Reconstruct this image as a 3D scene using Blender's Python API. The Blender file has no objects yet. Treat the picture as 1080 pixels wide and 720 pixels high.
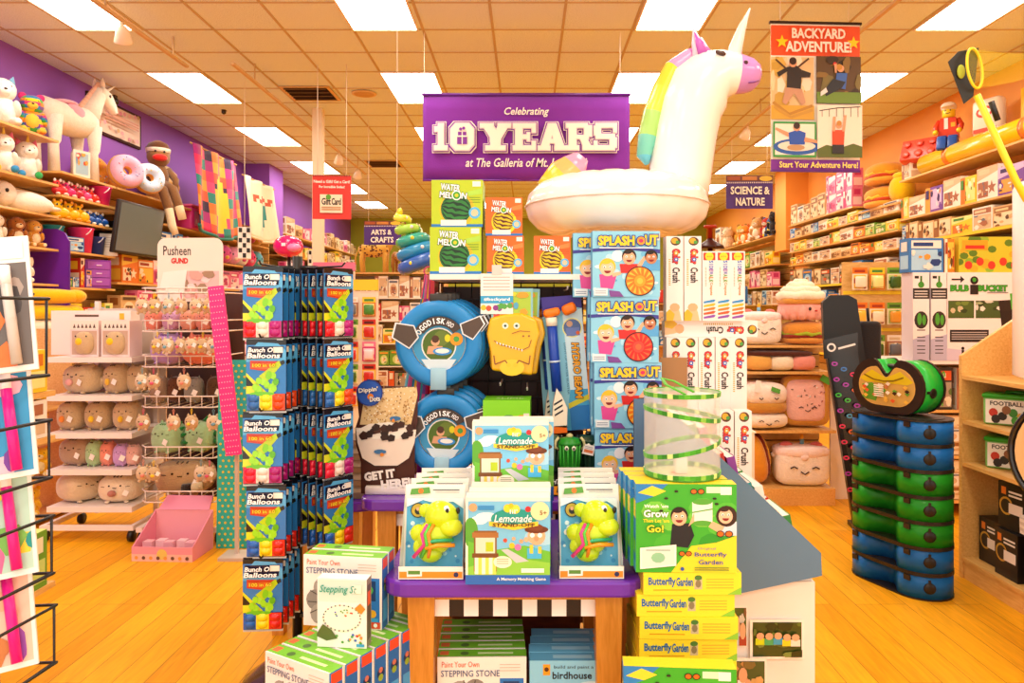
import bpy, bmesh, math, random
from mathutils import Vector, Matrix, Euler
R = math.radians
rnd = random.Random(11)
SC = bpy.context.scene
COL = SC.collection
# camera model: eye at (0, 0, EYE) looking along +Y; photo pixel <-> world at a chosen real depth Y
FPX, CX, CY, EYE = 780.0, 556.0, 325.0, 1.5
def PX(px, Y): return (px - CX) * Y / FPX
def PZ(py, Y): return EYE - (py - CY) * Y / FPX
def L1(c): return c / 12.92 if c <= .04045 else ((c + .055) / 1.055) ** 2.4
_hx = {}
def lin(h):
    if not isinstance(h, str): return h
    if h not in _hx:
        s = h.lstrip('#'); _hx[h] = tuple(L1(int(s[i:i + 2], 16) / 255) for i in (0, 2, 4)) + (1.0,)
    return _hx[h]

# ---------------------------------------------------------------- materials
MATS = {}
def _nt(name):
    m = bpy.data.materials.new(name); m.use_nodes = True
    nt = m.node_tree; b = nt.nodes['Principled BSDF']
    return m, nt, b
def N(nt, t, **kw):
    n = nt.nodes.new(t)
    for k, v in kw.items():
        if k in n.inputs: n.inputs[k].default_value = v
        else: setattr(n, k, v)
    return n
def colmat(name, rough=.5, metal=0, coat=0, sheen=0, bump=0, bscale=60, var=.06, spec=.4, alpha=1.0, vscale=9):
    m, nt, b = _nt(name)
    a = N(nt, 'ShaderNodeAttribute', attribute_name='Col')
    tc = N(nt, 'ShaderNodeTexCoord')
    nz = N(nt, 'ShaderNodeTexNoise'); nz.inputs['Scale'].default_value = vscale; nz.inputs['Detail'].default_value = 3
    nt.links.new(tc.outputs['Object'], nz.inputs['Vector'])
    mr = N(nt, 'ShaderNodeMapRange'); mr.inputs['To Min'].default_value = 1 - var; mr.inputs['To Max'].default_value = 1 + var
    nt.links.new(nz.outputs['Fac'], mr.inputs['Value'])
    mx = N(nt, 'ShaderNodeVectorMath', operation='SCALE')
    nt.links.new(a.outputs['Color'], mx.inputs[0]); nt.links.new(mr.outputs['Result'], mx.inputs['Scale'])
    nt.links.new(mx.outputs['Vector'], b.inputs['Base Color'])
    b.inputs['Roughness'].default_value = rough; b.inputs['Metallic'].default_value = metal
    b.inputs['Specular IOR Level'].default_value = spec
    b.inputs['Coat Weight'].default_value = coat; b.inputs['Coat Roughness'].default_value = .15
    b.inputs['Sheen Weight'].default_value = sheen; b.inputs['Sheen Roughness'].default_value = .5
    b.inputs['Alpha'].default_value = alpha
    if bump:
        n2 = N(nt, 'ShaderNodeTexNoise'); n2.inputs['Scale'].default_value = bscale; n2.inputs['Detail'].default_value = 4
        nt.links.new(tc.outputs['Object'], n2.inputs['Vector'])
        bp = N(nt, 'ShaderNodeBump'); bp.inputs['Strength'].default_value = bump; bp.inputs['Distance'].default_value = .01
        nt.links.new(n2.outputs['Fac'], bp.inputs['Height']); nt.links.new(bp.outputs['Normal'], b.inputs['Normal'])
    MATS[name] = m
    return m
colmat('card', .42, var=.03)
colmat('matte', .75, spec=.2)
colmat('gloss', .18, coat=.4, var=.03)
colmat('plastic', .32, var=.04)
colmat('plush', .95, sheen=.35, bump=.6, bscale=90, var=.10, spec=.1, vscale=25)
colmat('wire', .4, metal=.0, spec=.5)
colmat('chrome', .25, metal=.9)
colmat('vinyl', .22, coat=.25, var=.03)
colmat('foil', .25, coat=.5, bump=.35, bscale=22, var=.05)
colmat('clear', .12, alpha=.22, coat=.5)
colmat('netting', .8, alpha=.30)
colmat('netfine', .8, alpha=.15)
colmat('fabric', .9, bump=.3, bscale=140, sheen=.2)
def emit(name, col, s):
    m, nt, b = _nt(name)
    b.inputs['Base Color'].default_value = lin(col); b.inputs['Emission Color'].default_value = lin(col); b.inputs['Emission Strength'].default_value = s
    MATS[name] = m
def wood(name, c1, c2, scale=(1, 1, 1), rough=.4, coat=.2, grain=14):
    m, nt, b = _nt(name)
    tc = N(nt, 'ShaderNodeTexCoord'); mp = N(nt, 'ShaderNodeMapping'); mp.inputs['Scale'].default_value = scale
    nt.links.new(tc.outputs['Object'], mp.inputs['Vector'])
    nz = N(nt, 'ShaderNodeTexNoise'); nz.inputs['Scale'].default_value = grain; nz.inputs['Detail'].default_value = 6; nz.inputs['Distortion'].default_value = .6
    nt.links.new(mp.outputs['Vector'], nz.inputs['Vector'])
    cr = N(nt, 'ShaderNodeValToRGB'); cr.color_ramp.elements[0].color = lin(c1); cr.color_ramp.elements[1].color = lin(c2)
    cr.color_ramp.elements[0].position = .3; cr.color_ramp.elements[1].position = .7
    nt.links.new(nz.outputs['Fac'], cr.inputs['Fac']); nt.links.new(cr.outputs['Color'], b.inputs['Base Color'])
    b.inputs['Roughness'].default_value = rough; b.inputs['Coat Weight'].default_value = coat
    MATS[name] = m
wood('shelfwood', '#d9a050', '#edbd70', (6, .6, 6))
wood('slatwood', '#d2a050', '#e6bc74', (1, .5, 4))
wood('legwood', '#c07820', '#d89038', (6, 6, .7))
wood('darkwood', '#4a2010', '#6a3418', (1, 1, 6))
def paint(name, c, rough=.6):
    m, nt, b = _nt(name)
    tc = N(nt, 'ShaderNodeTexCoord'); nz = N(nt, 'ShaderNodeTexNoise'); nz.inputs['Scale'].default_value = 180
    nt.links.new(tc.outputs['Object'], nz.inputs['Vector'])
    bp = N(nt, 'ShaderNodeBump'); bp.inputs['Strength'].default_value = .08; bp.inputs['Distance'].default_value = .004
    nt.links.new(nz.outputs['Fac'], bp.inputs['Height']); nt.links.new(bp.outputs['Normal'], b.inputs['Normal'])
    b.inputs['Base Color'].default_value = lin(c); b.inputs['Roughness'].default_value = rough
    MATS[name] = m
paint('purple', '#9858c8'); paint('orange', '#f4a444'); paint('green', '#a8b428'); paint('cream', '#f0dcb8'); paint('charcoal', '#2a2622')

# ---------------------------------------------------------------- mesh builder
class MB:
    """Collects shapes, each face with its own colour, into one mesh."""
    def __init__(s, base=None, M=None):
        s.v = []; s.f = []; s.c = []; s.s = []
        s.M = M if M is not None else Matrix()
        if base is not None:                       # shapes given in world space, mesh stored local to the thing
            s.M = (Matrix.Translation(base.location) @ base.rotation_euler.to_matrix().to_4x4()).inverted()
    def add(s, vs, fs, col, smooth=False):
        b = len(s.v); M = s.M
        s.v += [M @ Vector(v) for v in vs]
        s.f += [tuple(b + i for i in f) for f in fs]
        if isinstance(col, list): s.c += [lin(c) for c in col]
        else: s.c += [lin(col)] * len(fs)
        s.s += [smooth] * len(fs)
        return s
    def box(s, lo, hi, col):
        x0, y0, z0 = lo; x1, y1, z1 = hi
        vs = [(x0, y0, z0), (x1, y0, z0), (x1, y1, z0), (x0, y1, z0), (x0, y0, z1), (x1, y0, z1), (x1, y1, z1), (x0, y1, z1)]
        # face order: bottom, top, front(-y), right(+x), back, left
        return s.add(vs, [(0, 3, 2, 1), (4, 5, 6, 7), (0, 1, 5, 4), (1, 2, 6, 5), (2, 3, 7, 6), (3, 0, 4, 7)], col)
    def cbox(s, c, d, col, rot=None):
        M0 = s.M
        s.M = M0 @ Matrix.Translation(c) @ (Euler(rot).to_matrix().to_4x4() if rot else Matrix())
        s.box((-d[0] / 2, -d[1] / 2, -d[2] / 2), (d[0] / 2, d[1] / 2, d[2] / 2), col); s.M = M0
        return s
    def rbox(s, c, d, r, col, seg=3, rot=None, smooth=True):
        bm = bmesh.new(); bmesh.ops.create_cube(bm, size=1)
        bmesh.ops.scale(bm, vec=d, verts=bm.verts)
        bmesh.ops.bevel(bm, geom=bm.edges[:], offset=min(r, min(d) * .49), segments=seg, affect='EDGES', profile=.5)
        bm.verts.index_update()
        M0 = s.M; s.M = M0 @ Matrix.Translation(c) @ (Euler(rot).to_matrix().to_4x4() if rot else Matrix())
        s.add([v.co[:] for v in bm.verts], [tuple(v.index for v in f.verts) for f in bm.faces], col, smooth)
        s.M = M0; bm.free(); return s
    def ell(s, c, r, col, rot=None, nu=14, nv=9, e=1.0, cf=None):
        """ellipsoid; e < 1 squares it off; cf(x,y,z unit) may pick a colour per face"""
        if isinstance(r, (int, float)): r = (r, r, r)
        q = lambda t: math.copysign(abs(t) ** e, t)
        M0 = s.M; s.M = M0 @ Matrix.Translation(c) @ (Euler(rot).to_matrix().to_4x4() if rot else Matrix())
        un = [(0, 0, -1)]
        for j in range(1, nv):
            p = -math.pi / 2 + math.pi * j / nv
            for i in range(nu):
                a = 2 * math.pi * i / nu
                un.append((q(math.cos(p)) * q(math.cos(a)), q(math.cos(p)) * q(math.sin(a)), q(math.sin(p))))
        un.append((0, 0, 1)); t = len(un) - 1
        fs = [(0, 1 + (i + 1) % nu, 1 + i) for i in range(nu)]
        for j in range(nv - 2):
            for i in range(nu):
                a = 1 + j * nu + i; b = 1 + j * nu + (i + 1) % nu
                fs.append((a, b, b + nu, a + nu))
        fs += [(t, 1 + (nv - 2) * nu + i, 1 + (nv - 2) * nu + (i + 1) % nu) for i in range(nu)]
        if cf: col = [cf(*[sum(un[k][m] for k in f) / len(f) for m in range(3)]) for f in fs]
        s.add([(x * r[0], y * r[1], z * r[2]) for x, y, z in un], fs, col, True); s.M = M0
        return s
    def tube(s, pts, r, col, n=6, closed=False, caps=True, flat=1.0):
        pts = [Vector(p) for p in pts]; k = len(pts)
        rs = r if isinstance(r, (list, tuple)) else [r] * k
        vs = []; up = None
        for i in range(k):
            if closed: t = pts[(i + 1) % k] - pts[i - 1]
            else: t = pts[min(i + 1, k - 1)] - pts[max(i - 1, 0)]
            t = t.normalized() if t.length > 1e-9 else Vector((0, 0, 1))
            if up is None: up = Vector((0, 0, 1)) if abs(t.z) < .9 else Vector((0, 1, 0))
            a = t.cross(up)
            if a.length < 1e-6: a = t.cross(Vector((1, 0, 0)))
            a.normalize(); b = a.cross(t).normalized(); up = b
            for j in range(n):
                w = 2 * math.pi * (j + .5) / n
                vs.append(pts[i] + (a * math.cos(w) + b * math.sin(w) * flat) * rs[i])
        fs = []; cols = []
        for i in range(k if closed else k - 1):
            for j in range(n):
                a = i * n + j; b = i * n + (j + 1) % n; i2 = (i + 1) % k
                fs.append((a, i2 * n + j, i2 * n + (j + 1) % n, b))
                if isinstance(col, list): cols.append(col[min(i, len(col) - 1)])
        cc = cols if isinstance(col, list) else col
        if caps and not closed:
            fs += [tuple(range(n)), tuple(reversed(range((k - 1) * n, k * n)))]
            if isinstance(col, list): cols += [col[0], col[-1]]
        return s.add(vs, fs, cc, n > 4)
    def lathe(s, prof, col, n=20, c=(0, 0, 0), rot=None, cap=True):
        M0 = s.M; s.M = M0 @ Matrix.Translation(c) @ (Euler(rot).to_matrix().to_4x4() if rot else Matrix())
        vs = []; fs = []; cols = []
        for r, z in prof:
            for i in range(n):
                a = 2 * math.pi * i / n; vs.append((r * math.cos(a), r * math.sin(a), z))
        for j in range(len(prof) - 1):
            for i in range(n):
                a = j * n + i; b = j * n + (i + 1) % n
                fs.append((a, b, b + n, a + n)); cols.append(col[min(j, len(col) - 1)] if isinstance(col, list) else col)
        if cap:
            m = (len(prof) - 1) * n
            fs += [tuple(reversed(range(n))), tuple(range(m, m + n))]
            cols += ([col[0], col[-1]] if isinstance(col, list) else [col, col])
        s.add(vs, fs, cols, True); s.M = M0
        return s
    def prism(s, pts, O, U, V, d, col, side=None, smooth=False):
        """outline pts (in U,V) from O, extruded by d against U x V; col front/back, side edge colour"""
        O, U, V = Vector(O), Vector(U), Vector(V); Nn = U.cross(V).normalized()
        n = len(pts)
        a = [O + U * x + V * y for x, y in pts]; b = [p - Nn * d for p in a]
        fs = [tuple(range(n)), tuple(reversed(range(n, 2 * n)))] + [(i, n + i, n + (i + 1) % n, (i + 1) % n) for i in range(n)]
        side = side or col
        s.add(a + b, fs[:2], col); bb = len(s.v) - 2 * n
        s.f += [tuple(bb + q for q in f) for f in fs[2:]]; s.c += [lin(side)] * n; s.s += [smooth] * n
        return s
    def strip(s, rows, col, smooth=True):
        """grid of points rows[i][j]; col may be f(i,j)"""
        n = len(rows[0]); vs = [p for r in rows for p in r]; fs = []; cc = []
        for i in range(len(rows) - 1):
            for j in range(n - 1):
                fs.append((i * n + j, i * n + j + 1, (i + 1) * n + j + 1, (i + 1) * n + j)); cc.append(col(i, j) if callable(col) else col)
        return s.add(vs, fs, cc, smooth)

_tm = {}
def tmesh(txt, bold):
    k = (txt, round(bold, 3))
    if k not in _tm:
        cu = bpy.data.curves.new('lettering', 'FONT'); cu.body = txt; cu.size = 1; cu.offset = bold; cu.resolution_u = 2
        o = bpy.data.objects.new('lettering', cu)
        me = bpy.data.meshes.new_from_object(o)
        vs = [(v.co.x, v.co.y) for v in me.vertices]; fs = [tuple(p.vertices) for p in me.polygons]
        bpy.data.objects.remove(o); bpy.data.curves.remove(cu); bpy.data.meshes.remove(me)
        xs = [v[0] for v in vs] or [0]; ys = [v[1] for v in vs] or [0]
        _tm[k] = (vs, fs, min(xs), max(xs), min(ys), max(ys))
    return _tm[k]

class Art:
    """Print on a flat face: fractions (0..1) of the face, each layer a hair above the last."""
    def __init__(s, mb, O, U, V, w, h, lay=1, eps=.0004):
        s.mb = mb; s.O = Vector(O); s.U = Vector(U); s.V = Vector(V); s.n = s.U.cross(s.V).normalized(); s.w = w; s.h = h; s.k = lay; s.e = eps
    def P(s, x, y): return s.O + s.U * (x * s.w) + s.V * (y * s.h) + s.n * (s.k * s.e)
    def poly(s, pts, c):
        pts = [(min(1, max(0, x)), min(1, max(0, y))) for x, y in pts]
        s.mb.add([s.P(x, y) for x, y in pts], [tuple(range(len(pts)))], c); s.k += 1; return s
    def rect(s, x0, y0, x1, y1, c): return s.poly([(x0, y0), (x1, y0), (x1, y1), (x0, y1)], c)
    def ell(s, cx, cy, rx, ry, c, n=18, a0=0, a1=360):
        return s.poly([(cx + rx * math.cos(R(a0 + (a1 - a0) * i / n)), cy + ry * math.sin(R(a0 + (a1 - a0) * i / n))) for i in range(n if a1 - a0 == 360 else n + 1)], c)
    def circ(s, cx, cy, r, c, n=18): return s.ell(cx, cy, r, r * s.w / s.h, c, n)
    def star(s, cx, cy, r, c, n=5, k=.42, a=90):
        q = s.w / s.h
        return s.poly([(cx + r * (1 if i % 2 == 0 else k) * math.cos(R(a + 180 * i / n)), cy + q * r * (1 if i % 2 == 0 else k) * math.sin(R(a + 180 * i / n))) for i in range(2 * n)], c)
    def line(s, pts, t, c):
        """thick polyline; t as fraction of w"""
        q = s.w / s.h
        for (x0, y0), (x1, y1) in zip(pts, pts[1:]):
            dx, dy = (x1 - x0), (y1 - y0) / q; l = math.hypot(dx, dy) or 1; nx, ny = -dy / l * t / 2, dx / l * t / 2 * q
            s.mb.add([s.P(x0 + nx, y0 + ny), s.P(x0 - nx, y0 - ny), s.P(x1 - nx, y1 - ny), s.P(x1 + nx, y1 + ny)], [(0, 1, 2, 3)], c)
        s.k += 1; return s
    def text(s, t, x, y, w, h, c, out=None, ow=.06, bold=.0, shear=0, rot=0, fit=True):
        """lettering filling the box centred at x,y (w by h of the face)"""
        if t == 'I': w *= .3
        for lay, (bo, cc) in enumerate(([(bold + ow, out)] if out else []) + [(bold, c)]):
            vs, fs, x0, x1, y0, y1 = tmesh(t, bo)
            b0 = tmesh(t, bold) if out else (vs, fs, x0, x1, y0, y1)
            mx, my = (b0[2] + b0[3]) / 2, (b0[4] + b0[5]) / 2
            W, Hh = w * s.w, h * s.h
            sx = W / max(1e-6, b0[3] - b0[2]); sy = Hh / max(1e-6, b0[5] - b0[4])
            ca, sa = math.cos(R(rot)), math.sin(R(rot)); pts = []
            for vx, vy in vs:
                px = (vx - mx) * sx + (vy - my) * sy * shear; py = (vy - my) * sy
                px, py = px * ca - py * sa, px * sa + py * ca
                pts.append(s.P(x + px / s.w, y + py / s.h))
            s.mb.add(pts, fs, cc); s.k += 1
        return s
    def lines(s, x0, x1, ys, t, c):
        for y in ys: s.mb.add([s.P(x0, y), s.P(x1, y), s.P(x1, y + t), s.P(x0, y + t)], [(0, 1, 2, 3)], c)
        s.k += 1; return s
    def face(s, cx, cy, r, skin, hair, smile=True):
        """a small printed cartoon head"""
        s.circ(cx, cy + r * .16 * s.w / s.h, r * 1.02, hair); s.ell(cx, cy - r * .12 * s.w / s.h, r * .88, r * .92 * s.w / s.h, skin); s.ell(cx - r * .2, cy + r * .72 * s.w / s.h, r * .6, r * .28 * s.w / s.h, hair, 10)
        q = s.w / s.h
        for d in (-1, 1): s.circ(cx + d * r * .36, cy + r * .08 * q, r * .17, '#ffffff', 8); s.circ(cx + d * r * .36, cy + r * .05 * q, r * .09, '#201008', 8)
        if smile: s.ell(cx, cy - r * .35 * q, r * .42, r * .34 * q, '#8a1c1c', 10, 180, 360)
        return s
    def photo(s, x0, y0, x1, y1, cols, seed=0, n=14):
        """a printed snapshot: background plus loose patches of its colours"""
        g = random.Random(seed); s.rect(x0, y0, x1, y1, cols[0])
        for i in range(n):
            a = x0 + (x1 - x0) * g.random(); b = y0 + (y1 - y0) * g.random(); ra = (x1 - x0) * g.uniform(.05, .2); rb = (y1 - y0) * g.uniform(.06, .22)
            pts = []
            m = g.randint(5, 8)
            for k in range(m):
                w = 2 * math.pi * k / m + g.uniform(-.3, .3)
                pts.append((min(x1, max(x0, a + ra * math.cos(w))), min(y1, max(y0, b + rb * math.sin(w)))))
            s.poly(pts, cols[1 + i % (len(cols) - 1)])
        return s

def front(mb, w, d, h, lay=1, eps=.0004): return Art(mb, (-w / 2, -d / 2, 0), (1, 0, 0), (0, 0, 1), w, h, lay, eps)
def rightf(mb, w, d, h, lay=1, eps=.0004): return Art(mb, (w / 2, -d / 2, 0), (0, 1, 0), (0, 0, 1), d, h, lay, eps)
def leftf(mb, w, d, h, lay=1, eps=.0004): return Art(mb, (-w / 2, d / 2, 0), (0, -1, 0), (0, 0, 1), d, h, lay, eps)
def topf(mb, w, d, h, lay=1, eps=.0004): return Art(mb, (-w / 2, -d / 2, h), (1, 0, 0), (0, 1, 0), w, d, lay, eps)

# ---------------------------------------------------------------- objects
KEEP = ('seed', 'sprinkle', 'slat', 'marking', 'snapshot', 'pieces', 'grid', 'trim', 'contents', 'blind', 'printed_dots', 'stripe')
def pieces(mb):
    """face lists of the far-apart pieces of a builder (same test as a viewer would make: gap over half the size)"""
    par = list(range(len(mb.v)))
    def fd(i):
        while par[i] != i: par[i] = par[par[i]]; i = par[i]
        return i
    for f in mb.f:
        a = fd(f[0])
        for i in f[1:]: par[fd(i)] = a
    bb = {}
    for i, v in enumerate(mb.v):
        b = bb.setdefault(fd(i), [v[0], v[1], v[2], v[0], v[1], v[2]])
        for k in range(3): b[k] = min(b[k], v[k]); b[k + 3] = max(b[k + 3], v[k])
    ks = list(bb); n = len(ks); gp = {k: k for k in ks}
    if n < 2 or n > 260: return None
    def gf(i):
        while gp[i] != i: i = gp[i]
        return i
    sz = {k: max(b[j + 3] - b[j] for j in range(3)) for k, b in bb.items()}
    for i in range(n):
        for j in range(i):
            a, b = bb[ks[i]], bb[ks[j]]; q = math.sqrt(sum(max(0, a[k] - b[k + 3], b[k] - a[k + 3]) ** 2 for k in range(3)))
            if q <= max(.02, .5 * max(sz[ks[i]], sz[ks[j]])) and gf(ks[i]) != gf(ks[j]): gp[gf(ks[i])] = gf(ks[j])
    out = {}
    for fi, f in enumerate(mb.f): out.setdefault(gf(fd(f[0])), []).append(fi)
    return list(out.values()) if 1 < len(out) < 6 else None
def mk(name, mb, mat, parent=None, loc=(0, 0, 0), rot=(0, 0, 0)):
    if parent is not None and not any(k in name for k in KEEP):
        ps = pieces(mb)
        if ps:
            nn = {'eyes': 'eye', 'clips': 'clip'}.get(name, name); r = None
            for fl in ps:
                q = MB(); mp = {}
                for fi in fl:
                    for i in mb.f[fi]:
                        if i not in mp: mp[i] = len(q.v); q.v.append(mb.v[i])
                    q.f.append(tuple(mp[i] for i in mb.f[fi])); q.c.append(mb.c[fi]); q.s.append(mb.s[fi])
                o = mk_one(nn, q, mat, parent, loc, rot); r = r or o
            return r
    return mk_one(name, mb, mat, parent, loc, rot)
def mk_one(name, mb, mat, parent=None, loc=(0, 0, 0), rot=(0, 0, 0)):
    me = bpy.data.meshes.new(name)
    me.from_pydata([v[:] for v in mb.v], [], mb.f)
    ca = me.color_attributes.new('Col', 'FLOAT_COLOR', 'CORNER')
    buf = []
    for p, c in zip(mb.f, mb.c): buf += list(c) * len(p)
    ca.data.foreach_set('color', buf)
    me.polygons.foreach_set('use_smooth', mb.s)
    me.materials.append(MATS[mat] if isinstance(mat, str) else mat); me.update()
    o = bpy.data.objects.new(name, me); COL.objects.link(o)
    if parent is not None: o.parent = parent
    o.location = loc; o.rotation_euler = rot
    return o
def tag(o, label, cat, group=None):
    o['label'] = label; o['category'] = cat
    if group: o['group'] = group
    return o
def thing(name, label, cat, loc=(0, 0, 0), rz=0, group=None, rot=None):
    o = bpy.data.objects.new(name, None); COL.objects.link(o); o.empty_display_size = .05
    o.location = loc; o.rotation_euler = rot or (0, 0, rz)
    return tag(o, label, cat, group)
def solo(name, mb, mat, label, cat, loc=(0, 0, 0), rz=0, group=None, rot=None, scale=None):
    o = mk(name, mb, mat, None, loc, rot or (0, 0, rz))
    if scale: o.scale = scale
    return tag(o, label, cat, group)
def struct(name, mb, mat):
    o = mk(name, mb, mat); o['kind'] = 'structure'; return o
def dup(root, loc, rz=None, label=None, group=None, rot=None, scale=None):
    r = root.copy(); COL.objects.link(r); r.location = loc
    if rz is not None: r.rotation_euler = (0, 0, rz)
    if rot: r.rotation_euler = rot
    if scale: r.scale = scale
    if label: r['label'] = label
    if group: r['group'] = group
    for ch in list(root.children):
        c = ch.copy(); COL.objects.link(c); c.parent = r
        for g in ch.children:
            d = g.copy(); COL.objects.link(d); d.parent = c
    return r
ORD = ['first', 'second', 'third', 'fourth', 'fifth', 'sixth', 'seventh', 'eighth', 'ninth', 'tenth', 'eleventh', 'twelfth', 'thirteenth', 'fourteenth', 'fifteenth', 'sixteenth', 'seventeenth', 'eighteenth', 'nineteenth', 'twentieth'] + ['twenty-' + q for q in ('first', 'second', 'third', 'fourth', 'fifth', 'sixth', 'seventh', 'eighth', 'ninth')]
# ================================================================ the shop's shell
XL, XR, YB, YN, ZC = -5.2, 5.28, 21.8, -1.2, 4.15
def floor_mat():
    m, nt, b = _nt('floor_planks')
    tc = N(nt, 'ShaderNodeTexCoord'); mp = N(nt, 'ShaderNodeMapping'); mp.inputs['Rotation'].default_value = (0, 0, R(90))
    nt.links.new(tc.outputs['Object'], mp.inputs['Vector'])
    br = N(nt, 'ShaderNodeTexBrick'); br.offset = .37; br.offset_frequency = 3
    br.inputs['Scale'].default_value = 1; br.inputs['Brick Width'].default_value = 1.25; br.inputs['Row Height'].default_value = .128
    br.inputs['Mortar Size'].default_value = .0016; br.inputs['Mortar Smooth'].default_value = .2; br.inputs['Bias'].default_value = 0
    br.inputs['Color1'].default_value = lin('#e69c0c'); br.inputs['Color2'].default_value = lin('#f6b41c'); br.inputs['Mortar'].default_value = lin('#9a5c10')
    nt.links.new(mp.outputs['Vector'], br.inputs['Vector'])
    m2 = N(nt, 'ShaderNodeMapping'); m2.inputs['Scale'].default_value = (9, .7, 1)
    nt.links.new(tc.outputs['Object'], m2.inputs['Vector'])
    nz = N(nt, 'ShaderNodeTexNoise'); nz.inputs['Scale'].default_value = 5; nz.inputs['Detail'].default_value = 8; nz.inputs['Distortion'].default_value = 1.2
    nt.links.new(m2.outputs['Vector'], nz.inputs['Vector'])
    mr = N(nt, 'ShaderNodeMapRange'); mr.inputs['From Min'].default_value = .25; mr.inputs['From Max'].default_value = .75; mr.inputs['To Min'].default_value = .78; mr.inputs['To Max'].default_value = 1.12
    nt.links.new(nz.outputs['Fac'], mr.inputs['Value'])
    mx = N(nt, 'ShaderNodeVectorMath', operation='SCALE'); nt.links.new(br.outputs['Color'], mx.inputs[0]); nt.links.new(mr.outputs['Result'], mx.inputs['Scale'])
    nt.links.new(mx.outputs['Vector'], b.inputs['Base Color'])
    b.inputs['Roughness'].default_value = .42; b.inputs['Specular IOR Level'].default_value = .25
    MATS['floor_planks'] = m
floor_mat()
TX, TY = .6625, .625
def ceil_mat():
    m, nt, b = _nt('ceiling_tiles')
    tc = N(nt, 'ShaderNodeTexCoord')
    sp = N(nt, 'ShaderNodeTexNoise'); sp.inputs['Scale'].default_value = 120; sp.inputs['Detail'].default_value = 2
    nt.links.new(tc.outputs['Object'], sp.inputs['Vector'])
    cr = N(nt, 'ShaderNodeValToRGB'); cr.color_ramp.elements[0].position = .36; cr.color_ramp.elements[1].position = .5
    cr.color_ramp.elements[0].color = lin('#ccd2c4'); cr.color_ramp.elements[1].color = lin('#ecf2e8')
    nt.links.new(sp.outputs['Fac'], cr.inputs['Fac']); nt.links.new(cr.outputs['Color'], b.inputs['Base Color'])
    b.inputs['Roughness'].default_value = .85
    bp = N(nt, 'ShaderNodeBump'); bp.inputs['Strength'].default_value = .3; bp.inputs['Distance'].default_value = .003
    nt.links.new(sp.outputs['Fac'], bp.inputs['Height']); nt.links.new(bp.outputs['Normal'], b.inputs['Normal'])
    MATS['ceiling_tiles'] = m
ceil_mat()
struct('floor', MB().box((XL - .2, YN, -.1), (XR + .2, YB + .2, 0), '#ffffff'), 'floor_planks')
struct('ceiling', MB().box((XL - .2, YN, ZC), (XR + .2, YB + .2, ZC + .1), '#ffffff'), 'ceiling_tiles')
struct('wall_left', MB().box((XL - .15, YN, 0), (XL, YB + .2, ZC), '#ffffff'), 'purple')
struct('wall_right', MB().box((XR, YN, 0), (XR + .15, YB + .2, ZC), '#ffffff'), 'orange')
struct('wall_back', MB().box((XL, YB, 0), (XR, YB + .15, ZC), '#ffffff'), 'green')
struct('column_left', MB().box((XL, 13.55, 2.75), (-4.72, 14.3, ZC), '#ffffff'), 'purple')
struct('column_right', MB().box((4.86, 13.9, 2.6), (XR, 14.5, ZC), '#ffffff'), 'orange')
struct('column_center', MB().box((-2.85, 9.8, 0), (-2.72, 9.93, ZC), '#ffffff'), 'cream')
# ceiling grid bars
g = MB()
x0 = -3.97 - TX / 2
k = -2
while x0 + k * TX < XR:
    x = x0 + k * TX
    if x > XL: g.box((x - .012, YN, ZC - .006), (x + .012, YB, ZC), '#c8b088')
    k += 1
y = 7.03 - 13 * TY
while y < YB:
    if y > YN: g.box((XL, y - .012, ZC - .0055), (XR, y + .012, ZC), '#c8b088')
    y += TY
o = struct('trim_1', g, 'matte')
# fluorescent troffers
emit('lamp_white', '#fff4e6', 12.0)
rows = [7.03 + 2.5 * i for i in range(-3, 6)]
light = None
cols = [('along the purple wall', -3.97), ('left of centre', -1.345), ('right of centre', 1.33), ('along the orange wall', 3.98)]
for ci, (cn, xc) in enumerate(cols):
    for ri, yf in enumerate(rows):
        yc = yf - TY
        lab = '%s ceiling light from the entrance in the row %s' % (ORD[ri], cn)
        if light is None:
            light = thing('ceiling_light', lab, 'ceiling light', (xc, yc, ZC - .008), 0, 'recessed ceiling lights')
            fr = MB(); w, l = .315, .625
            for a in ((-w, -l, -w + .018, l), (w - .018, -l, w, l), (-w, -l, w, -l + .018), (-w, l - .018, w, l)):
                fr.box((a[0], a[1], -.008), (a[2], a[3], .008), '#f6e6cc')
            mk('frame', fr, 'matte', light)
            mk('diffuser', MB().add([(-w + .018, -l + .018, -.002), (-w + .018, l - .018, -.002), (w - .018, l - .018, -.002), (w - .018, -l + .018, -.002)], [(0, 1, 2, 3)], '#ffffff'), 'lamp_white', light)
        else:
            dup(light, (xc, yc, ZC - .008), None, lab)
# air vents and round speaker in the ceiling
def vent(px, py, sx, sy, lab):
    Y = FPX * (ZC - EYE) / (CY - py); t = thing('ceiling_vent', lab, 'air vent', (PX(px, Y), Y, ZC - .012), 0, 'dark air vents in the ceiling')
    f = MB(); f.box((-sx / 2, -sy / 2, -.004), (sx / 2, sy / 2, .004), '#e0b880'); mk('frame', f, 'matte', t)
    s = MB()
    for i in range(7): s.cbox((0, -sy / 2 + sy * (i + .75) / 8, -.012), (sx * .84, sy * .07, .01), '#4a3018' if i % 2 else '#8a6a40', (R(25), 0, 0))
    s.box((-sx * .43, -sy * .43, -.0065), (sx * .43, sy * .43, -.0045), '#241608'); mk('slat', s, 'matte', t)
vent(328, 98, .6, .6, 'dark slatted air vent in the ceiling nearest the purple wall'); vent(405, 172, .62, .6, 'slatted air vent in the ceiling above the arts and crafts sign')
vent(715, 166, .62, .6, 'dark ceiling vent behind the white inflatable unicorn neck')
t = thing('ceiling_speaker', 'round flush speaker grille in the ceiling next to the purple banner', 'speaker', (PX(384, 9.1), 9.1, ZC - .012))
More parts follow.
